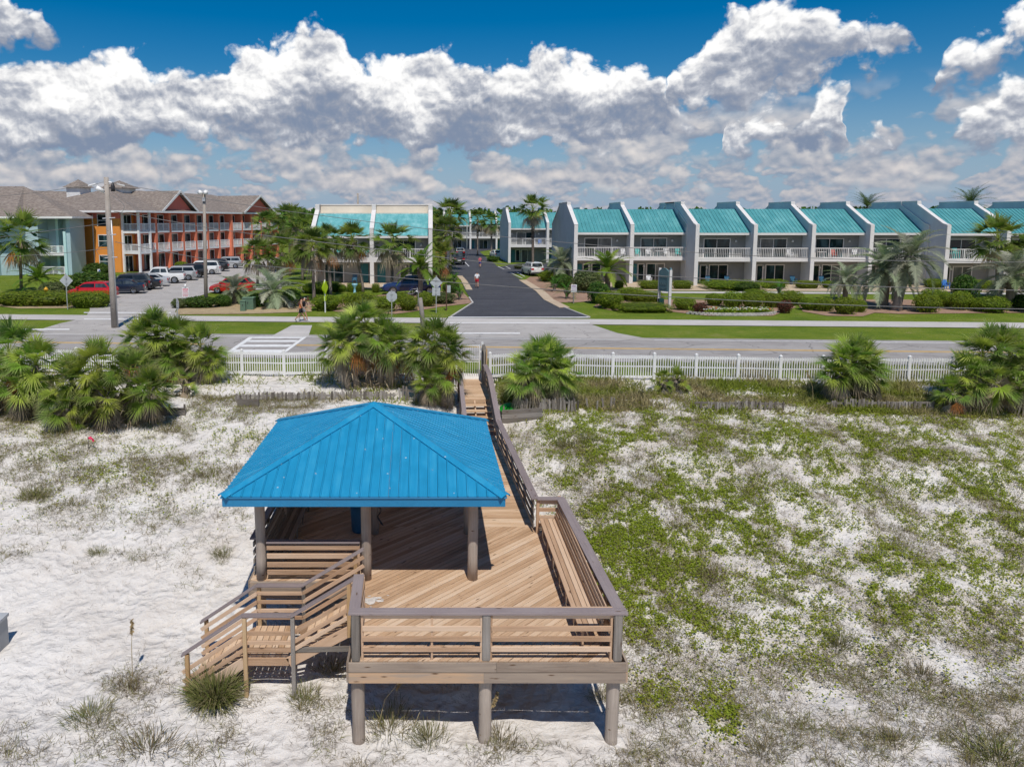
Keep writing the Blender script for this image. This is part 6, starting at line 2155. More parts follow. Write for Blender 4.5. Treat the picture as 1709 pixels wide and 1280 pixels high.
ub = at(192, 547)
up_ = pole_thing('utility_pole', 'tall grey timber utility pole with insulator arms at left', ub, 'pole')
top = at_y(177, 296, ub.y)
tv = top - ub
MB().tube([(0, 0, -.3), tv * .33, tv * .66, tv], [.24, .21, .185, .155], 14).build('shaft', M['pole'], up_, True, org=(0, 0, 0))
for sg, dz in ((-1, .42), (1, .42)):
    q = tv + Vector((sg * .12, 0, -.3)); e = tv + Vector((sg * 1.25, 0, -.58))
    MB().tube([q, q.lerp(e, .55)], [.03, .03], 6).build('insulator_arm', M['metal'], up_, org=(0, 0, 0))
    mb = MB()
    for k in range(5):
        c = q.lerp(e, .58 + k * .09)
        d = (e - q).normalized() * .05
        mb.tube([c - d, c + d], [.07 - .004 * k, .05], 8)
    mb.build('insulator', M['white'], up_, org=(0, 0, 0))
MB().tube([tv + Vector((-.15, -.1, -.95)), tv + Vector((-.55, -.35, -.7))], [.12, .16], 10).build('lamp_head', M['white'], up_, True, org=(0, 0, 0))
MB().tube([tv + Vector((-.1, -.1, -1.05)), tv + Vector((-.4, -.25, -.82))], [.04, .04], 8).build('lamp_bracket', M['white'], up_, org=(0, 0, 0))
MB().tube([tv + Vector((.42, 0, -.95)), tv + Vector((.42, 0, -.6)), tv + Vector((.42, 0, -.35))], [.13, .13, .05], 10).build('cut_out', M['dark'], up_, True, org=(0, 0, 0))
MB().obox(tv + Vector((.1, 0, -.7)), tv + Vector((.42, 0, -.7)), .05, .05).build('cut_out_bracket', M['dark'], up_, org=(0, 0, 0))
MB().tube([(.24, -.1, 0), tv * .5 + Vector((.23, -.1, 0)), tv * .72 + Vector((.22, -.1, 0))], .05, 8).build('conduit', M['metal'], up_, True, org=(0, 0, 0))
mb = MB()
loop = [tv + Vector((.3 + .85 * math.sin(t), -.05, -1.2 - t * .5)) for t in np.linspace(0, 2.6, 12)]
mb.tube(loop, .018, 5)
loop = [tv * .52 + Vector((-.2 - .7 * math.sin(t), -.1, .5 - .35 * t)) for t in np.linspace(0, 3.0, 10)]
mb.tube(loop, .014, 5)
mb.build('cable_loop', M['wire'], up_, org=(0, 0, 0))
for zz in (.62, .73, .47):
    MB().tube([tv * zz + Vector((-.35, -.12, 0)), tv * zz + Vector((.5, -.12, .05))], .04, 6).build('cable_clamp', M['metal'], up_, org=(0, 0, 0))

fb_ = at(344, 513)
fp = pole_thing('floodlight_pole', 'slim timber pole topped with white floodlights beside the hotel lot', fb_, 'pole')
ft = at_y(340.5, 324, fb_.y) - fb_
MB().tube([(0, 0, -.3), ft * .5, ft], [.17, .15, .12], 12).build('shaft', M['pole'], fp, True, org=(0, 0, 0))
for sx in (-.28, .28):
    MB().tube([ft + Vector((sx * .3, -.05, .05)), ft + Vector((sx, -.38, .12))], [.09, .2], 10).build('floodlight', M['white'], fp, True, org=(0, 0, 0))
MB().box(ft + Vector((-.1, -.24, -.62)), ft + Vector((.12, -.125, -.3))).build('control_box', M['metal'], fp, org=(0, 0, 0))

sb_ = at(704, 549)
stub = pole_thing('timber_stub', 'leaning weathered timber stub with a steel strap by the stop sign', sb_, 'post')
st_ = at_y(704 - 1, 497, sb_.y) - sb_
MB().tube([(.12, 0, -.3), st_ * .5 + Vector((.03, 0, 0)), st_ + Vector((-.08, 0, 0))], [.17, .155, .14], 12).build('shaft', M['grey_wood'], stub, True, org=(0, 0, 0))
MB().tube([st_ + Vector((-.21, -.05, -.6)), st_ + Vector((-.2, -.05, .35)), st_ + Vector((-.32, -.05, .48))], [.035, .035, .06], 8).build('steel_strap', M['metal'], stub, True, org=(0, 0, 0))
ab = at_y(598, 400, 138); at_top = at_y(598, 323, 138)
ap = pole_thing('mast', 'thin far mast rising behind the teal pair of townhouses', Vector((ab.x, ab.y, 0)), 'pole')
MB().tube([(0, 0, 0), (0, 0, at_top.z)], [.22, .16], 8).build('shaft', M['pole'], ap, True, org=(0, 0, 0))
MB().obox((.1, 0, at_top.z - 1.2), (1.3, 0, at_top.z - .3), .06, .06).build('arm', M['metal'], ap, org=(0, 0, 0))
lb = at(779, 432)
lp = pole_thing('street_lamp', 'white street lamp with a curved arm far down the drive', lb, 'street lamp')
MB().tube([(0, 0, 0), (0, 0, 6.5), (-.3, 0, 7.3), (-1.2, 0, 7.6)], [.1, .08, .07, .06], 8).build('shaft', M['white'], lp, True, org=(0, 0, 0))
MB().box((-1.75, -.12, 7.5), (-1.15, .12, 7.68)).build('lamp_head', M['white'], lp, org=(0, 0, 0))


def wire(label, pts, d0, d1, r=.022):
    P = []
    xs = [p[0] for p in pts]
    for px, py in pts:
        u = (px - xs[0]) / (xs[-1] - xs[0])
        P.append(at_y(px, py, d0 + (d1 - d0) * u))
    Q = []
    for i in range(len(P) - 1):                     # Catmull-Rom between the points
        p0, p1, p2, p3 = P[max(i - 1, 0)], P[i], P[i + 1], P[min(i + 2, len(P) - 1)]
        for t in np.linspace(0, 1, 7)[:-1]:
            Q.append(.5 * ((2 * p1) + (p2 - p0) * t + (2 * p0 - 5 * p1 + 4 * p2 - p3) * t * t + (3 * p1 - p0 - 3 * p2 + p3) * t ** 3))
    Q.append(P[-1])
    o = MB().tube(Q, r, 5).build('overhead_wire', M['wire'], None, True)
    tag(o, label, 'wire', 'overhead wires from the utility pole')


PY = ub.y
wire('highest wire from the pole top running right over the roofs', [(186, 305), (300, 325), (447, 348), (536, 360), (720, 383), (954, 406), (1200, 424), (1441, 434), (1574, 436), (1709, 438), (2100, 436)], PY, 30, .017)
wire('middle wire from the pole running right across the townhouses', [(190, 353), (300, 372), (400, 388), (625, 415), (800, 437), (1050, 457.7), (1400, 476), (1709, 485), (2100, 488)], PY, 30, .022)
wire('lowest wire from the pole running right across the gardens', [(192, 404), (300, 425), (400, 440), (634, 461), (800, 475), (1050, 492), (1400, 509), (1709, 516), (2100, 518)], PY, 30, .022)
wire('upper wire reaching the pole from the left edge', [(-200, 345), (-60, 333), (57, 322), (147, 309)], 60, PY, .015)
wire('middle wire reaching the pole from the left edge', [(-200, 420), (0, 396), (100, 383), (186, 372)], 60, PY, .02)
wire('lower wire reaching the pole from the left edge', [(-200, 440), (0, 429), (100, 423), (186, 414)], 60, PY, .018)


def sign_post(name, label, base_px, plates, post='metal', r=.03, height=None, cat='sign', group='traffic signs seen from the back', yaw=0.0):
    """plates: (kind, px, py, size m, material)"""
    b = at(*base_px)
    s = empty(name, b, label, cat, group)
    tops = [at_y(p[1], p[2], b.y).z + (p[3] / 2 if p[0] != 'diamond' else p[3] * .7) for p in plates]
    h = height or max(tops) + .05
    MB().box((-r, -r, -.2), (r, r, h)).build('post', M[post], s, org=(0, 0, 0))
    for kind, px, py, size, mat in plates:
        c = at_y(px, py, b.y)
        z, n = c.z, {'oct': 8, 'diamond': 4, 'square': 4, 'board': 4}[kind]
        if kind == 'oct': poly = [(math.cos((k + .5) * math.pi / 4) * size * .54, z + math.sin((k + .5) * math.pi / 4) * size * .54) for k in range(8)]
        elif kind == 'diamond': poly = [(size * .7, z), (0, z + size * .7), (-size * .7, z), (0, z - size * .7)]
        elif kind == 'board': poly = [(-size * .38, z - size / 2), (size * .38, z - size / 2), (size * .38, z + size / 2), (-size * .38, z + size / 2)]
        else: poly = [(-size / 2, z - size / 2), (size / 2, z - size / 2), (size / 2, z + size / 2), (-size / 2, z + size / 2)]
        y0 = r + .004 if mat == 'sign_back' else -r - .012
        o = MB().prism(poly, y0, y0 + .008, 1).build('plate', M[mat], s, org=(0, 0, 0))
        if mat == 'sign_back':
            f = MB().prism([(x * .995, zz) for x, zz in poly], y0 + .009, y0 + .0115, 1)
            f.build('plate_face', M['sign_red' if kind == 'oct' else ('sign_yellow' if kind == 'diamond' else 'white')], s, org=(0, 0, 0))
            for zz in (z - size * .25, z + size * .25):
                MB().box((-.07, -r - .006, zz - .03), (.07, r + .003, zz + .03)).build('bracket', M['metal'], s, org=(0, 0, 0))
    s.rotation_euler.z = yaw
    return s


M['sign_red'] = plain('sign_red', (.45, .02, .02), .5, .05)
M['sign_yellow'] = plain('sign_yellow', (.65, .42, .02), .5, .05)
M['sign_lime'] = plain('sign_lime', (.55, .75, .02), .5, .05)
sign_post('road_sign', 'diamond road sign seen from the back beside the hydrant hedge', (113, 516), [('diamond', 112, 468.5, .80, 'sign_back')])
sign_post('stop_sign', 'stop sign turned nearly edge on at the lot mouth', (297, 548), [('oct', 294, 508, .75, 'sign_back')], yaw=math.radians(-58))
sign_post('stop_sign', 'stop sign seen from the back between clipped bushes', (654, 537), [('oct', 653, 495, .76, 'sign_back')])
sign_post('road_sign', 'diamond and square sign backs stacked on one post by the drive', (728, 522), [('diamond', 728, 472, .72, 'sign_back'), ('square', 729, 487, .64, 'sign_back')])
ps = sign_post('pedestrian_sign', 'lime yellow pedestrian crossing signs seen edge on beside the crosswalk', (543, 521), [('diamond', 546, 480, .82, 'sign_lime'), ('board', 546, 498, .42, 'sign_lime')], 'white', .04, yaw=math.radians(76))
c = at_y(546, 480, at(543, 521).y).z
for z, w in ((c, .58), (c - .87, .2)):
    poly = [(w, z), (0, z + .58), (-w, z), (0, z - .58)] if w > .3 else [(-.16, z - .21), (.16, z - .21), (.16, z + .21), (-.16, z + .21)]
    MB().prism(poly, .045, .055, 1).build('plate', M['sign_lime'], ps, org=(0, 0, 0))
bp_ = at(745, 518)
bs = empty('marker_post', bp_, 'dark brown marker post with a small pale plate by the drive', 'post')
MB().box((-.05, -.05, -.2), (.05, .05, 2.15)).build('post', plain('brown_paint', (.09, .05, .03), .7), bs, org=(0, 0, 0))
MB().box((-.02, .055, 1.45), (.34, .07, 2.05)).build('plate', M['sign_back'], bs, org=(0, 0, 0))


def notice(label, base_px, top_py, w, h, ink, post, head=False, lines=6):
    b = at(*base_px)
    s = empty('notice_sign', b, label, 'sign', 'small notice signs')
    zt = at_y(base_px[0], top_py, b.y).z
    MB().box((-.05, -.05, -.2), (.05, .05, zt - .1)).build('post', M[post], s, org=(0, 0, 0))
    p = MB().box((-w / 2, -.085, zt - h), (w / 2, -.06, zt)).build('board', M['white'], s, org=(0, 0, 0))
    rr = random.Random(len(label))
    mb = MB()
    for k in range(lines):                     # rows of print too small to read
        z = zt - h * (.10 + .84 * (k + .5) / lines)
        hh = h * (.075 if k == 0 else .035)
        x = -w * .40
        while x < w * .36:
            ww = rr.uniform(.05, .14) * w
            mb.box((x, -.0885, z - hh), (min(x + ww, w * .42), -.0865, z + hh))
            x += ww + .035 * w
    mb.build('print', ink, p, org=(0, 0, 0))
    if head:
        MB().tube([(0, -.06, zt + .01), (0, -.06, zt + .1), (0, -.06, zt + .3)], [.07, .10, .06], 8).build('light_cap', M['white'], s, True, org=(0, 0, 0))
    return s
notice('white notice with purple print on a grey post by the drive', (957, 506), 475, .5, .68, plain('purple_ink', (.22, .12, .28), .7), 'grey_wood')
notice('white notice with pink red print at the mouth of the hotel lot', (311, 511), 480, .58, .84, plain('pink_ink', (.62, .12, .18), .7), 'white', True)
hs_ = at(166, 466)
hsg = empty('parking_sign', hs_, 'small white and blue sign in the dark hedge by the hotel', 'sign')
MB().box((-.04, -.04, 0), (.04, .04, 1.0)).build('post', M['metal'], hsg, org=(0, 0, 0))
MB().box((-.16, -.075, .7), (.16, -.045, 1.25)).build('plate', M['white'], hsg, org=(0, 0, 0))
MB().box((-.02, -.082, .85), (.15, -.077, 1.15)).build('print', plain('sign_blue', (.02, .09, .45), .5), hsg, org=(0, 0, 0))

# the carved resort sign: two slate blue boards in a V between white posts
rb = at(1117, 514)
rs = empty('garden_sign', rb, 'slate blue carved sign boards in a V between white posts', 'sign')
M['slate'] = plain('slate_board', (.115, .20, .22), .6, .15, 2)
M['carve'] = plain('carved_letters', (.055, .09, .10), .7, .1)
zt = at_y(1117, 451, rb.y).z
for x, y, h in ((0, 0, zt), (-.50, 1.3, zt + .1)):
    MB().box((x - .1, y - .1, -.2), (x + .1, y + .1, h)).build('post', M['trim'], rs, org=(0, 0, 0))
def panel(p, q, z0, z1):
    p, q = Vector(p), Vector(q)
    mid = (p + q) / 2; L = (q - p).length; ang = math.atan2((q - p).y, (q - p).x)
    n = 14
    poly = [(-L / 2, z0), (L / 2, z0)] + [(L / 2 - L * k / n, z1 + .28 * math.sin(math.pi * k / n)) for k in range(n + 1)]
    o = mesh_obj('board', MB().prism(poly, -.05, .05, 1).mesh('board', M['slate']), rs, (mid.x, mid.y, 0), (0, 0, ang))
    return o, L
for p, q in (((-.55, 1.2, 0), (-.12, .08, 0)), ((.12, .08, 0), (.28, 1.3, 0))):
    o, L = panel(p, q, 1.35, 3.05)
    # flowing script across the board, two lines too worn to read
    mb = MB()
    for row, z in ((0, 2.55), (1, 1.95)):
        pts = [(-L * .38 + L * .76 * t, -.056, z + .13 * math.sin(t * 26 + row) * (1 - .3 * t)) for t in np.linspace(0, 1, 46)]
        mb.tube(pts, .022, 4)
    mb.tube([(-L * .36, -.056, 1.62), (0, -.056, 1.52), (L * .38, -.056, 1.66)], .018, 4)
    so_ = mesh_obj('lettering', mb.mesh('lettering', M['carve']), o)
MB().box((-.95, -.3, 0), (-.55, .1, .8)).build('meter_box', plain('dark_green_box', (.01, .05, .04), .6), rs, org=(0, 0, 0))

# fire hydrant, utility boxes, pink marker flag, planter, grey box at the left edge
hb = at(78, 503)
hy = empty('fire_hydrant', hb, 'yellow fire hydrant standing in the hedge by the aqua block', 'hydrant')
M['hyd'] = plain('hydrant_yellow', (.62, .33, .02), .5)
MB().tube([(0, 0, 0), (0, 0, .12), (0, 0, .13), (0, 0, 1.0), (0, 0, 1.02), (0, 0, 1.12), (0, 0, 1.3)], [.2, .2, .14, .14, .2, .19, .05], 12).build('barrel', M['hyd'], hy, True, org=(0, 0, 0))
for a, b_ in (((-.13, 0, .75), (-.26, 0, .75)), ((.13, 0, .75), (.26, 0, .75)), ((0, -.13, .68), (0, -.28, .68))):
    MB().tube([a, b_], .08, 10).build('outlet', M['hyd'], hy, True, org=(0, 0, 0))
for lab, q, w, d, h in (('large green utility cabinet at the edge of the walkway', (416, 516), .9, .9, .95), ('narrow green utility box beside the large cabinet', (406, 519), .42, .35, .8)):
    b = at(*q)
    u = empty('utility_box', b, lab, 'utility box', 'green utility boxes')
    MB().prism([(-d / 2, 0), (d / 2, 0), (d / 2, h), (-d / 2 + .06, h), (-d / 2, h - .08)], -w / 2, w / 2, 0).build('cabinet', M['green_box'], u, org=(0, 0, 0))
    MB().box((-w / 2 - .025, -d / 2 - .025, h + .001), (w / 2 + .025, d / 2 + .025, h + .05)).build('lid', plain('green_lid', (.15, .24, .16), .5), u, org=(0, 0, 0))
    MB().box((-.03, -d / 2 - .03, h * .55), (.03, -d / 2 - .002, h * .68)).build('lock', M['dark'], u, org=(0, 0, 0))
pf = hit_ground(148, 752)
fl_ = empty('marker_flag', pf, 'thin stake with a bright pink ribbon on the left dune', 'flag')
MB().box((-.012, -.012, -.1), (.012, .012, .52)).build('stake', M['grey_wood'], fl_, org=(0, 0, 0))
MB().add([(.013, 0, .5), (.10, .02, .53), (.19, -.02, .47), (.13, .0, .40), (.013, .01, .42), (.24, .03, .36), (.16, .02, .30)], [(0, 1, 3, 4), (1, 2, 3), (3, 2, 5, 6)]).build('ribbon', plain('pink_ribbon', (.75, .05, .13), .6), fl_, org=(0, 0, 0))
pb = at(592, 489)
pt = empty('planter', pb, 'pale blue pedestal planter between trimmed bushes at the teal pair', 'planter')
MB().tube([(0, 0, 0), (0, 0, .1), (0, 0, .5), (0, 0, .75), (0, 0, .95)], [.2, .12, .1, .26, .3], 12).build('bowl', plain('pale_blue_ceramic', (.25, .50, .62), .4), pt, True, org=(0, 0, 0))
gb = hit_ground(-6, 1088)
gbx = empty('storage_box', gb, 'grey plastic storage box on the sand cut by the left edge', 'box')
w = .45
MB().box((-w * 1.6, -.3, -.05), (.12, .35, .72)).build('box_body', plain('grey_plastic', (.33, .34, .35), .6), gbx, org=(0, 0, 0))
MB().box((-w * 1.6 - .03, -.33, .721), (.15, .38, .80)).build('lid', plain('grey_plastic_lid', (.42, .43, .44), .6), gbx, org=(0, 0, 0))

# ------------------------------------------------------------------ vehicles
def paint_mat(name, col):
    m, nt, b = new_mat(name)
    b.inputs['Base Color'].default_value = (*col, 1)
    n = noise(nt, coord(nt), 3.0, 3, 0.6, dim='3D')
    nt.links.new((0.22 + n * 0.16).s, b.inputs['Roughness'])
    b.inputs['Coat Weight'].default_value = 0.7
    b.inputs['Coat Roughness'].default_value = 0.06
    return m
PAINT = {k: paint_mat('paint_' + k, c) for k, c in dict(red=(.50, .008, .012), navy=(.012, .018, .035), black=(.012, .012, .014), grey=(.09, .095, .10), silver=(.42, .43, .44),
                                                          white=(.74, .74, .73), dark_red=(.36, .012, .02), blue=(.008, .03, .12), charcoal=(.035, .037, .04)).items()}


def car(label, loc, heading, kind, colour, scale=1.0):
    """x forward, y to its left"""
    spec = {
        'sedan': dict(L=4.75, w=.90, belt=.95, hood=.92, trunk=1.0, roof=1.44, c0=1.05, c1=.35, r1=-1.05, r0=-1.85, bot=.22, wr=.33, wb=1.38),
        'hatch': dict(L=4.35, w=.90, belt=1.02, hood=1.0, trunk=1.05, roof=1.58, c0=1.15, c1=.45, r1=-1.55, r0=-2.02, bot=.24, wr=.34, wb=1.3),
        'suv': dict(L=4.75, w=.95, belt=1.12, hood=1.10, trunk=1.12, roof=1.76, c0=1.10, c1=.55, r1=-1.95, r0=-2.25, bot=.28, wr=.38, wb=1.4),
        'van': dict(L=5.1, w=.99, belt=1.12, hood=1.05, trunk=1.12, roof=1.85, c0=1.35, c1=.65, r1=-2.2, r0=-2.45, bot=.28, wr=.37, wb=1.5),
        'pickup': dict(L=5.8, w=1.0, belt=1.22, hood=1.20, trunk=1.20, roof=1.90, c0=1.10, c1=.55, r1=-.95, r0=-1.15, bot=.38, wr=.42, wb=1.8),
    }[kind]
    L, w, belt, hood, trk, roof, c0, c1, r1, r0, bot, wr, wb = (spec[k] for k in 'L w belt hood trunk roof c0 c1 r1 r0 bot wr wb'.split())
    h = L / 2
    e = empty('parked_car' if kind != 'pickup' else 'pickup_truck', loc, label, 'car' if kind != 'pickup' else 'pickup', 'cars parked around the buildings', rz=heading)
    pm = PAINT[colour]
    # body: sections along the length
    st_ = [(-h, .5, trk - .12, .80), (-h + .06, bot + .12, trk, .93), (-h + .5, bot, trk + .01, 1.0), (-wb, bot, trk, 1.0), (r0, bot, belt, 1.0), (0, bot, belt, 1.0), (c0, bot, belt - .01, 1.0),
           (wb, bot, hood - .04, .99), (h - .45, bot, hood - .14, .96), (h - .08, bot + .1, hood - .3, .86), (h, .45, hood - .42, .76)]
    mb = MB()
    ring = []
    for x, zb, zt_, k in st_:
        ww = w * k
        zm = zb + (zt_ - zb) * .55
        ring.append([(x, -ww * .90, zb), (x, -ww, zm), (x, -ww * .93, zt_ - .05), (x, -ww * .80, zt_), (x, 0, zt_ + .02), (x, ww * .80, zt_), (x, ww * .93, zt_ - .05), (x, ww, zm), (x, ww * .90, zb)])
    n = 9
    vs = [p for r in ring for p in r]
    fs = [(i * n + k, i * n + k + 1, (i + 1) * n + k + 1, (i + 1) * n + k) for i in range(len(ring) - 1) for k in range(n - 1)]
    fs += [(i * n + n - 1, i * n, (i + 1) * n, (i + 1) * n + n - 1) for i in range(len(ring) - 1)]
    fs += [tuple(range(n))[::-1], tuple((len(ring) - 1) * n + k for k in range(n))]
    mb.add(vs, fs)
    # cabin
    wt, wbm = w * .74, w * .90
    cab = [(c0, belt - .02, wbm * .98), (c1, roof - .06, wt), (c1 - .35, roof, wt), (r1 + .3, roof - .01, wt), (r1, roof - .07, wt), (r0, belt - .02, wbm * .97)]
    vs = [(x, -y, z) for x, z, y in cab] + [(x, y, z) for x, z, y in cab]
    m_ = len(cab)
    # one flank: polygon from belt up
    mb.add(vs, [tuple(range(m_)), tuple(range(2 * m_ - 1, m_ - 1, -1))] + [(i, i + m_, i + 1 + m_, i + 1) for i in range(m_ - 1)])
    body = mb.build('body', pm, e, True, org=(0, 0, 0))
    me = body.data
    for p in me.polygons: p.use_smooth = True
    md = body.modifiers.new('edge', 'EDGE_SPLIT'); md.split_angle = math.radians(32)
    def win(name, pts, push):
        MB().quad(*[Vector(p) + Vector(push) for p in pts]).build(name, M['glass_car'], e, org=(0, 0, 0))
    def lerp2(a, b_, t): return tuple(a[i] + (b_[i] - a[i]) * t for i in range(3))
    A, B = (c0, wbm * .98, belt - .02), (c1, wt, roof - .06)
    lo, hi = .10, .94
    def flip(p): return (p[0], -p[1], p[2])
    a0, a1 = lerp2(A, B, lo), lerp2(A, B, hi)
    win('windscreen', [flip((a0[0], a0[1] * .9, a0[2])), (a0[0], a0[1] * .9, a0[2]), (a1[0], a1[1] * .9, a1[2]), flip((a1[0], a1[1] * .9, a1[2]))], (.012, 0, .008))
    A2, B2 = (r0, wbm * .97, belt - .02), (r1, wt, roof - .07)
    b0, b1 = lerp2(A2, B2, .18), lerp2(A2, B2, .92)
    win('rear_window', [(b0[0], b0[1] * .88, b0[2]), flip((b0[0], b0[1] * .88, b0[2])), flip((b1[0], b1[1] * .88, b1[2])), (b1[0], b1[1] * .88, b1[2])], (-.012, 0, .008))
    for sg in (-1, 1):
        def side(x, t): return (x, sg * (wbm * .975 + (wt - wbm * .975) * t + .012), belt - .02 + (roof - .07 - belt + .02) * t)
        xm = (c1 + r1) / 2 - .05
        t0, t1 = .14, .84
        fx = lambda t: c0 + (c1 - c0) * t - .12
        rx = lambda t: r0 + (r1 - r0) * t + .14
        win('side_window', [side(fx(t0), t0), side(xm + .04, t0), side(xm + .04, t1), side(fx(t1), t1)], (0, 0, 0))
        win('side_window', [side(xm - .04, t0), side(rx(t0), t0), side(rx(t1), t1), side(xm - .04, t1)], (0, 0, 0))
        MB().box((c0 - .28, sg * (w - .02), belt - .0), (c0 - .12, sg * (w + .17), belt + .15)).build('wing_mirror', pm, e, org=(0, 0, 0))
        MB().box((h - .16, sg * w * .48, hood - .40), (h - .035, sg * w * .80, hood - .26)).build('headlight', M['head_light'], e, org=(0, 0, 0))
        MB().box((-h - .012, sg * w * .52, trk - .33), (-h + .12, sg * w * .90, trk - .10)).build('tail_light', M['red_light'], e, org=(0, 0, 0))
        for x in (wb, -wb):
            y = sg * (w - .10)
            prof = [(wr * .62, -.105), (wr * .94, -.11), (wr, -.07), (wr, .07), (wr * .94, .11), (wr * .62, .105)]
            seg = 20
            vs = [(x + r_ * math.cos(2 * math.pi * k / seg), y + dy, wr + r_ * math.sin(2 * math.pi * k / seg)) for r_, dy in prof for k in range(seg)]
            fs = [(i * seg + k, i * seg + (k + 1) % seg, (i + 1) * seg + (k + 1) % seg, (i + 1) * seg + k) for i in range(len(prof) - 1) for k in range(seg)]
            wh = MB().add(vs, fs).build('wheel', M['tyre'], e, True, org=(0, 0, 0))
            mb = MB()
            R = wr * .63
            rim = [(x + R * math.cos(2 * math.pi * k / seg), y + sg * .06, wr + R * math.sin(2 * math.pi * k / seg)) for k in range(seg)]
            mb.add(rim + [(x, y + sg * .02, wr)], [(k, (k + 1) % seg, seg) for k in range(seg)])
            for k in range(5):
                a = 2 * math.pi * k / 5
                mb.obox((x, y + sg * .085, wr), (x + R * .95 * math.cos(a), y + sg * .085, wr + R * .95 * math.sin(a)), .03, .09, up=(0, 1, 0))
            mb.build('rim', M['rim'], wh, org=(0, 0, 0))
    MB().box((-h - .02, -w * .28, bot + .28), (-h - .005, w * .28, bot + .42)).build('number_plate', M['white'], e, org=(0, 0, 0))
    MB().box((-h - .03, -w * .82, bot + .02), (-h + .1, w * .82, bot + .2)).build('rear_bumper', M['dark'] if kind in ('suv', 'pickup') else pm, e, org=(0, 0, 0))
    MB().box((h - .12, -w * .7, bot + .05), (h + .01, w * .7, bot + .22)).build('front_bumper', M['dark'], e, org=(0, 0, 0))
    if kind in ('suv', 'van'):
        for sg in (-1, 1):
            MB().obox((c1 - .4, sg * wt * .86, roof + .03), (r1 + .3, sg * wt * .86, roof + .03), .04, .04).build('roof_rail', M['dark'], e, org=(0, 0, 0))
    if kind == 'pickup':
        MB().box((-h + .12, -w * .78, trk + .03), (r0 - .06, w * .78, trk + .06)).build('bed_cover', M['dark'], e, org=(0, 0, 0))
    e.scale = (scale,) * 3
    return e


R_ = math.radians
for lab, px, py, hd, kd, colr in (
        ('bright red hatchback nosing past the clipped bush', 155, 498, 178, 'hatch', 'red'),
        ('navy blue sedan behind the utility pole', 202, 490, 190, 'sedan', 'navy'),
        ('charcoal suv just beyond the navy sedan', 213, 485, 190, 'suv', 'charcoal'),
        ('black sedan beyond the charcoal suv', 231, 483, 192, 'sedan', 'black'),
        ('silver white sedan left of the white pickup', 245, 478, 192, 'sedan', 'silver'),
        ('white pickup truck tallest in the hotel car row', 266, 473, 192, 'pickup', 'white'),
        ('silver suv right behind the white pickup', 296, 468, 192, 'suv', 'silver'),
        ('black suv in the far half of the hotel car row', 314, 464, 192, 'suv', 'black'),
        ('white van in the far half of the hotel car row', 336, 458, 190, 'van', 'white'),
        ('dark suv last but one in the hotel car row', 354, 453, 190, 'suv', 'charcoal'),
        ('pale grey suv at the far end of the hotel car row', 378, 448, 190, 'suv', 'silver'),
        ('dark red hatchback half hidden behind silvery palms', 388, 489, 180, 'hatch', 'red'),
        ('dark blue pickup parked before the teal pair', 687, 491, 180, 'pickup', 'blue'),
        ('white suv parked tail on by the slim palm', 888, 459, 100, 'suv', 'white'),
        ('black pickup parked tail on left of the drive', 763, 441, 95, 'pickup', 'black'),
        ('black suv beyond the black pickup on the drive', 766, 428, 95, 'suv', 'black'),
        ('white car half hidden by bushes at the far gable', 828, 430, 100, 'sedan', 'white')):
    car(lab, at(px, py, 0.0) + Vector((0, 0, .022)), R_(hd), kd, colr)

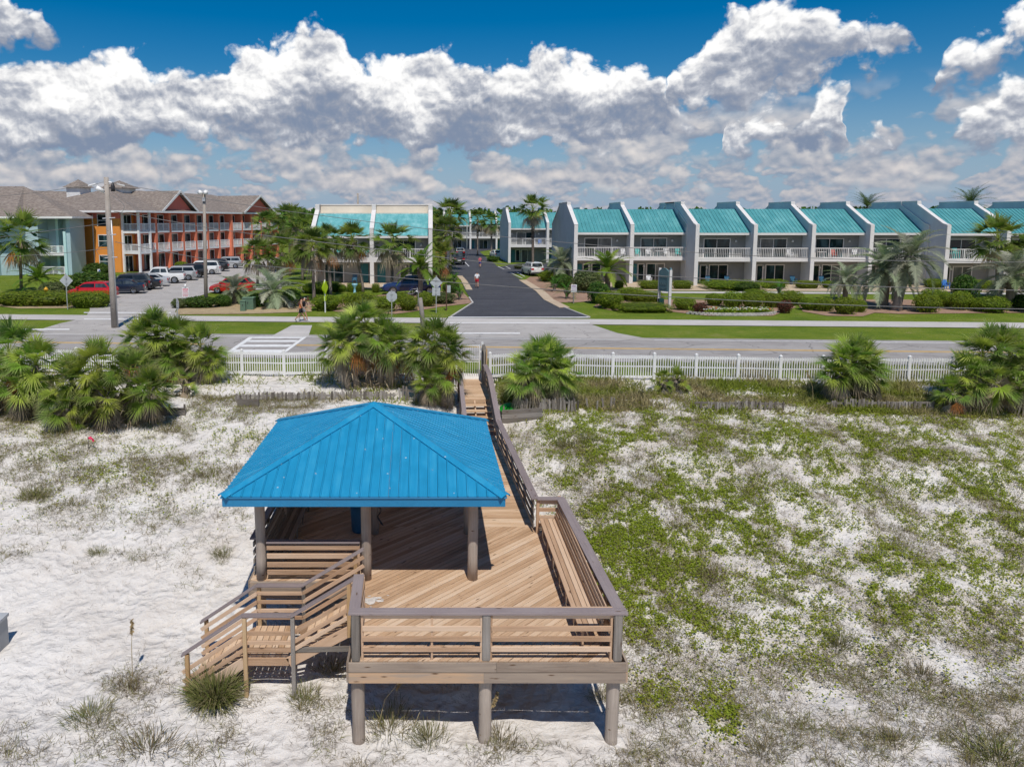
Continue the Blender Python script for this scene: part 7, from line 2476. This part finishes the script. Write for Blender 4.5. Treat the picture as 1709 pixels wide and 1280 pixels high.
# ------------------------------------------------------------------ people
SKIN = plain('skin', (.50, .27, .17), .6, .05)
def person(label, loc, face, joints, clothes, hair_col, extra=None):
    """joints: name -> (x forward, y left, z, radius); one skinned body, clothes and hair as shells over it"""
    e = empty('person', loc, label, 'person', rz=face)
    J = dict(joints)
    bones = [('pelvis', 'waist'), ('waist', 'chest'), ('chest', 'neck'), ('neck', 'jaw'), ('jaw', 'crown')]
    for s in 'lr':
        bones += [('chest', 'sho_' + s), ('sho_' + s, 'elb_' + s), ('elb_' + s, 'wri_' + s), ('wri_' + s, 'palm_' + s), ('pelvis', 'hip_' + s), ('hip_' + s, 'knee_' + s), ('knee_' + s, 'ank_' + s), ('ank_' + s, 'toe_' + s)]
        p, wv = Vector(J['palm_' + s][:3]), Vector(J['wri_' + s][:3])
        d = (p - wv).normalized()
        f = Vector((1, 0, 0)); f = (f - d * f.dot(d)).normalized()
        for k, (off, ln) in enumerate(((-.032, .070), (-.011, .085), (.011, .08), (.030, .062))):
            a = p + f * off + d * .02; b_ = a + d * ln + Vector((.012, 0, 0))
            J['f%d_%s' % (k, s)] = (*a, .010); J['g%d_%s' % (k, s)] = (*b_, .008)
            bones += [('palm_' + s, 'f%d_%s' % (k, s)), ('f%d_%s' % (k, s), 'g%d_%s' % (k, s))]
        a = wv.lerp(p, .5) + f * .045; b_ = a + d * .05 + f * .02
        J['t0_' + s] = (*a, .012); J['t1_' + s] = (*b_, .009)
        bones += [('palm_' + s, 't0_' + s), ('t0_' + s, 't1_' + s)]
    jw, cr = Vector(J['jaw'][:3]), Vector(J['crown'][:3])
    mid = jw.lerp(cr, .35)
    J['nose'] = (*(mid + Vector((.105, 0, -.01))), .014)
    bones += [('jaw', 'nose')]
    names = list(J)
    me = bpy.data.meshes.new('body')
    me.from_pydata([J[n][:3] for n in names], [(names.index(a), names.index(b_)) for a, b_ in bones], [])
    tmp = bpy.data.objects.new('body_rig', me); COL.objects.link(tmp)
    sk = tmp.modifiers.new('skin', 'SKIN'); sk.use_smooth_shade = True
    for i, n in enumerate(names):
        r = J[n][3]
        me.skin_vertices[0].data[i].radius = (r, r * (1.25 if n in ('pelvis', 'waist', 'chest') else 1.0))
        me.skin_vertices[0].data[i].use_root = (n == 'pelvis')
    ss = tmp.modifiers.new('sub', 'SUBSURF'); ss.levels = ss.render_levels = 1
    dg = bpy.context.evaluated_depsgraph_get(); dg.update()
    bmx = bpy.data.meshes.new_from_object(tmp.evaluated_get(dg))
    bpy.data.objects.remove(tmp)
    bmx.name = 'body'
    bmx.materials.clear(); bmx.materials.append(SKIN)
    body = mesh_obj('body', bmx, e)
    V = np.array([v.co[:] for v in bmx.vertices]); N = np.array([v.normal[:] for v in bmx.vertices])
    best, lab = np.full(len(V), 9e9), np.zeros(len(V), int)
    for bi, (a, b_) in enumerate(bones):
        p, q = np.array(J[a][:3]), np.array(J[b_][:3])
        dq = q - p
        t = np.clip(((V - p) @ dq) / (dq @ dq + 1e-9), 0, 1)
        d = np.linalg.norm(V - p - t[:, None] * dq, axis=1) / (J[a][3] + (J[b_][3] - J[a][3]) * t)
        k = d < best; best[k] = d[k]; lab[k] = bi
    part = [tuple(sorted((a.split('_')[0], b_.split('_')[0]))) for a, b_ in bones]
    def shell(name, sel, off, mat):
        fs = [tuple(p.vertices) for p in bmx.polygons if all(sel[i] for i in p.vertices)]
        if not fs: return
        used = sorted({i for f in fs for i in f}); mp = {i: k for k, i in enumerate(used)}
        m2 = bpy.data.meshes.new(name)
        m2.from_pydata([tuple(V[i] + N[i] * off) for i in used], [], [tuple(mp[i] for i in f) for f in fs])
        m2.materials.append(mat); m2.polygons.foreach_set('use_smooth', [True] * len(m2.polygons))
        mesh_obj(name, m2, e)
    isin = lambda *ps: np.array([part[i] in [tuple(sorted(p)) for p in ps] for i in lab])
    torso = isin(('pelvis', 'waist'), ('waist', 'chest'), ('chest', 'sho'), ('chest', 'neck'))
    for name, what, mat, off in clothes:
        if what == 'tee': sel = (torso & (V[:, 2] < J['neck'][2] - .01) & (V[:, 2] > J['pelvis'][2] - .02)) | (isin(('sho', 'elb')) & (V[:, 2] > min(J['elb_l'][2], J['elb_r'][2]) + .06))
        elif what == 'top': sel = torso & (V[:, 2] < J['neck'][2] - .07) & (V[:, 2] > J['waist'][2] - .1)
        elif what == 'shorts': sel = (isin(('pelvis', 'hip'), ('pelvis', 'waist')) & (V[:, 2] < J['waist'][2] - .02)) | (isin(('hip', 'knee')) & (V[:, 2] > J['knee_l'][2] + .14))
        elif what == 'shoes': sel = isin(('ank', 'toe'))
        shell(name, sel, off, mat)
    head = isin(('jaw', 'crown'), ('neck', 'jaw'))
    hair = head & ((V[:, 2] > jw.z + .09) | ((V[:, 0] < jw.x - .02) & (V[:, 2] > jw.z - .03))) & ~((V[:, 0] > jw.x + .05) & (V[:, 2] < cr.z - .03))
    shell('hair', hair, .012, plain('hair', hair_col, .7))
    if extra == 'cap':
        shell('cap', head & (V[:, 2] > jw.lerp(cr, .55).z), .022, M['white'])
        MB().add([(jw.x + .09, -.07, cr.z - .05), (jw.x + .09, .07, cr.z - .05), (jw.x + .20, .05, cr.z - .07), (jw.x + .20, -.05, cr.z - .07)], [(0, 1, 2, 3)]).build('cap_peak', M['white'], e, org=(0, 0, 0))
    for sg in (-1, 1):
        MB().tube([mid + Vector((.088, sg * .032, .02)), mid + Vector((.098, sg * .032, .02))], .011, 6).build('eye', M['dark'], e, org=(0, 0, 0))
    return e


def pose(h=1.75, stride=.0, arm=.0, lean=.0):
    k = h / 1.75
    j = dict(pelvis=(0, 0, .95, .115), waist=(.01 + lean * .3, 0, 1.10, .105), chest=(.02 + lean * .6, 0, 1.33, .125), neck=(.02 + lean, 0, 1.49, .055), jaw=(.04 + lean, 0, 1.56, .075), crown=(.03 + lean, 0, 1.68, .085))
    for s, sg in (('l', 1), ('r', -1)):
        st, ar = stride * sg, -arm * sg
        j['sho_' + s] = (.01 + lean * .8, sg * .185, 1.42, .058)
        j['elb_' + s] = (-.02 + lean + ar * .5, sg * .23, 1.14, .042)
        j['wri_' + s] = (.06 + lean + ar * 1.3, sg * .225, .91 + abs(ar) * .18, .028)
        j['palm_' + s] = (.09 + lean + ar * 1.6, sg * .22, .83 + abs(ar) * .22, .034)
        j['hip_' + s] = (.0, sg * .095, .88, .095)
        j['knee_' + s] = (st * .55 + .03, sg * .10, .49, .062)
        back = st < -.05
        j['ank_' + s] = (st * 1.05 - (.10 if back else 0), sg * .10, .09 + (.10 if back else 0), .042)
        j['toe_' + s] = (st * 1.05 + .15 - (.14 if back else 0), sg * .105, .035 + (.015 if back else 0), .035)
    return {n: tuple(v * k for v in p) for n, p in j.items()}


CL = {k: plain('cloth_' + k, c, .85, .08, 6) for k, c in dict(white=(.72, .72, .74), red=(.50, .015, .04), purple=(.10, .06, .40), pink=(.55, .12, .16), black=(.015, .015, .018), orange=(.55, .16, .05), grey=(.25, .25, .26)).items()}
person('person in white shirt and red shorts jogging up the black drive', at(796, 481) + Vector((0, 0, .021)), R_(90), pose(1.78, .16, .12), [('shirt', 'tee', CL['white'], .018), ('shorts', 'shorts', CL['red'], .022), ('shoe', 'shoes', CL['black'], .012)], (.06, .05, .04))
person('person in purple clothes further up the black drive', at(801, 447) + Vector((0, 0, .021)), R_(86), pose(1.72, .14, .1), [('shirt', 'tee', CL['pink'], .018), ('shorts', 'shorts', CL['purple'], .022), ('shoe', 'shoes', CL['white'], .012)], (.25, .10, .04))
person('person in orange top and black shorts walking on the sidewalk', at(502, 537) + Vector((0, 0, .013)), R_(8), pose(1.68, .30, .22, .04), [('top', 'top', CL['orange'], .014), ('shorts', 'shorts', CL['black'], .018), ('shoe', 'shoes', CL['grey'], .012)], (.05, .04, .03))
person('person in black top and white cap beyond the orange walker', at(507, 535.5) + Vector((0, 0, .013)), R_(5), pose(1.76, -.26, -.2, .03), [('shirt', 'tee', CL['black'], .018), ('shorts', 'shorts', CL['grey'], .022), ('shoe', 'shoes', CL['white'], .012)], (.05, .04, .03), 'cap')


def bicycle(label, loc, rz, col):
    e = empty('bicycle', loc, label, 'bicycle', 'parked bicycles', rz=rz)
    for x in (-.52, .52):
        mb = MB()
        pts = [(x + .33 * math.cos(a), 0, .35 + .33 * math.sin(a)) for a in np.linspace(0, 2 * math.pi, 25)]
        mb.tube(pts, .022, 6, cap=False)
        wh = mb.build('wheel', M['tyre'], e, True, org=(0, 0, 0))
        mb = MB()
        for k in range(6):
            a = math.pi * k / 6
            mb.obox((x - .31 * math.cos(a), 0, .35 - .31 * math.sin(a)), (x + .31 * math.cos(a), 0, .35 + .31 * math.sin(a)), .006, .006)
        mb.build('spokes', M['metal'], wh, org=(0, 0, 0))
    fm = plain('bike_paint', col, .4)
    for a, b_ in (((-.52, .35), (-.05, .32)), ((-.05, .32), (-.18, .85)), ((-.52, .35), (-.18, .78)), ((-.16, .76), (.38, .80)), ((-.05, .32), (.40, .72)), ((.36, .95), (.52, .35))):
        MB().tube([(a[0], 0, a[1]), (b_[0], 0, b_[1])], .02, 6).build('frame_tube', fm, e, True, org=(0, 0, 0))
    MB().tube([(.3, -.28, 1.0), (.37, -.1, .98), (.37, .1, .98), (.3, .28, 1.0)], .014, 6).build('handlebar', M['dark'], e, True, org=(0, 0, 0))
    MB().add([(-.32, -.07, .9), (-.32, .07, .9), (-.06, .02, .9), (-.06, -.02, .9), (-.3, 0, .84)], [(0, 1, 2, 3), (0, 3, 4), (3, 2, 4), (2, 1, 4), (1, 0, 4)]).build('saddle', M['dark'], e, org=(0, 0, 0))
bicycle('dark bicycle parked in the bed behind the walkers', at(496, 516), .3, (.03, .03, .035))
bicycle('second dark bicycle with a red bag behind the walkers', at(507, 514), .5, (.25, .03, .04))
bicycle('pale bicycle parked behind the timber stub', at(690, 496), .2, (.5, .5, .5))

# ------------------------------------------------------------------ chairs on balconies and patios
def chair(label, p, col, rz=0.0, kind='chair', s=1.0):
    e = empty('chair' if kind != 'table' else 'table', p, label, 'chair' if kind != 'table' else 'table', 'balcony and patio furniture', rz=rz)
    m = CHAIRM.setdefault(col, plain('furniture_' + str(len(CHAIRM)), col, .5))
    if kind == 'table':
        MB().tube([(0, 0, .68), (0, 0, .72)], .5, 14).build('table_top', m, e, org=(0, 0, 0))
        for k in range(4):
            a = k * math.pi / 2 + .4
            MB().obox((.3 * math.cos(a), .3 * math.sin(a), 0), (.26 * math.cos(a), .26 * math.sin(a), .68), .05, .05).build('leg', m, e, org=(0, 0, 0))
        return e
    hb_, sh = (1.25, .75) if kind == 'bar' else (.98, .42)
    MB().box((-.27, -.25, sh - .05), (.27, .25, sh)).build('seat', m, e, org=(0, 0, 0))
    for k in range(5):
        x = -.22 + k * .11
        MB().obox((x, .22, sh + .02), (x, .36, hb_), .085, .025, up=(0, 1, 0)).build('back_slat', m, e, org=(0, 0, 0))
    for sx in (-.25, .25):
        MB().box((sx - .025, -.24, 0), (sx + .025, -.18, sh + .22)).build('leg', m, e, org=(0, 0, 0))
        MB().box((sx - .025, .18, 0), (sx + .025, .24, sh + .22)).build('leg', m, e, org=(0, 0, 0))
        MB().box((sx - .05, -.28, sh + .221), (sx + .05, .28, sh + .25)).build('armrest', m, e, org=(0, 0, 0))
    return e
CHAIRM = {}
TQ, WH, RD, BL, TB = (.03, .50, .46), (.72, .72, .72), (.55, .10, .06), (.05, .20, .55), (.03, .13, .22)
def spot_y(px, Y, z): return Vector(((px - CXP) / FPX * (Y * math.cos(PITCH) + (CAMH - z) * math.sin(PITCH)), Y, z + .003))
for lab, px, Y, z, c, kd in (
        ('turquoise chair at the left end of the second balcony', 1064, 87.9, 3.0, TQ, 'chair'), ('turquoise chair at the right end of the second balcony', 1131, 87.9, 3.0, TQ, 'chair'),
        ('white table on the second balcony', 1100, 87.9, 3.0, WH, 'table'), ('white chair left of the table on the second balcony', 1082, 88.0, 3.0, WH, 'chair'),
        ('white chair right of the table on the second balcony', 1112, 88.0, 3.0, WH, 'chair'),
        ('white chair at the right end of the first balcony', 1040, 87.9, 3.0, WH, 'chair'),
        ('white chair at the left end of the fourth balcony', 1260, 85.4, 3.0, WH, 'bar'), ('white chair at the right end of the fourth balcony', 1318, 85.4, 3.0, WH, 'chair'),
        ('coral red chair left of the white table on the fifth balcony', 1353, 85.4, 3.0, RD, 'chair'), ('white table on the fifth balcony', 1371, 85.4, 3.0, WH, 'table'),
        ('coral red chair right of the white table on the fifth balcony', 1391, 85.4, 3.0, RD, 'chair'), ('white chair at the right end of the fifth balcony', 1428, 85.4, 3.0, WH, 'chair'),
        ('turquoise high chair at the left of the last balcony', 1577, 82.5, 3.0, TQ, 'bar'), ('turquoise high chair beside the turquoise table', 1595, 82.6, 3.0, TQ, 'bar'),
        ('turquoise table between the two high chairs', 1586, 82.3, 3.0, TQ, 'table'), ('white low table on the last full balcony', 1620, 82.5, 3.0, WH, 'table'),
        ('deep blue chair left of the third patio door', 1182, 85.2, .02, TB, 'chair'), ('deep blue chair right of the third patio door', 1214, 85.2, .02, TB, 'chair'),
        ('dark blue chair on the fourth patio', 1324, 85.2, .02, TB, 'chair'), ('dark blue chair on the fifth patio', 1372, 85.2, .02, TB, 'chair'),
        ('bright blue chair on the lawn edge at the last townhouses', 1578, 79.5, .02, BL, 'chair'), ('white chair on the first patio', 1083, 86.6, .02, WH, 'chair'),
        ('turquoise chair left on the balcony of the teal pair', 565, 86.9, 2.9, TQ, 'bar'), ('turquoise chair right on the balcony of the teal pair', 615, 86.9, 2.9, TQ, 'bar'),
        ('white table on the balcony of the teal pair', 600, 86.9, 2.9, WH, 'table'), ('blue chair on the balcony behind the slim palm', 901, 128.9, 3.0, BL, 'chair'),
        ('dark blue chair beside the patio door of the teal pair', 592, 86.8, .02, TB, 'chair')):
    chair(lab, spot_y(px, Y, z), c, 0.0, kd)
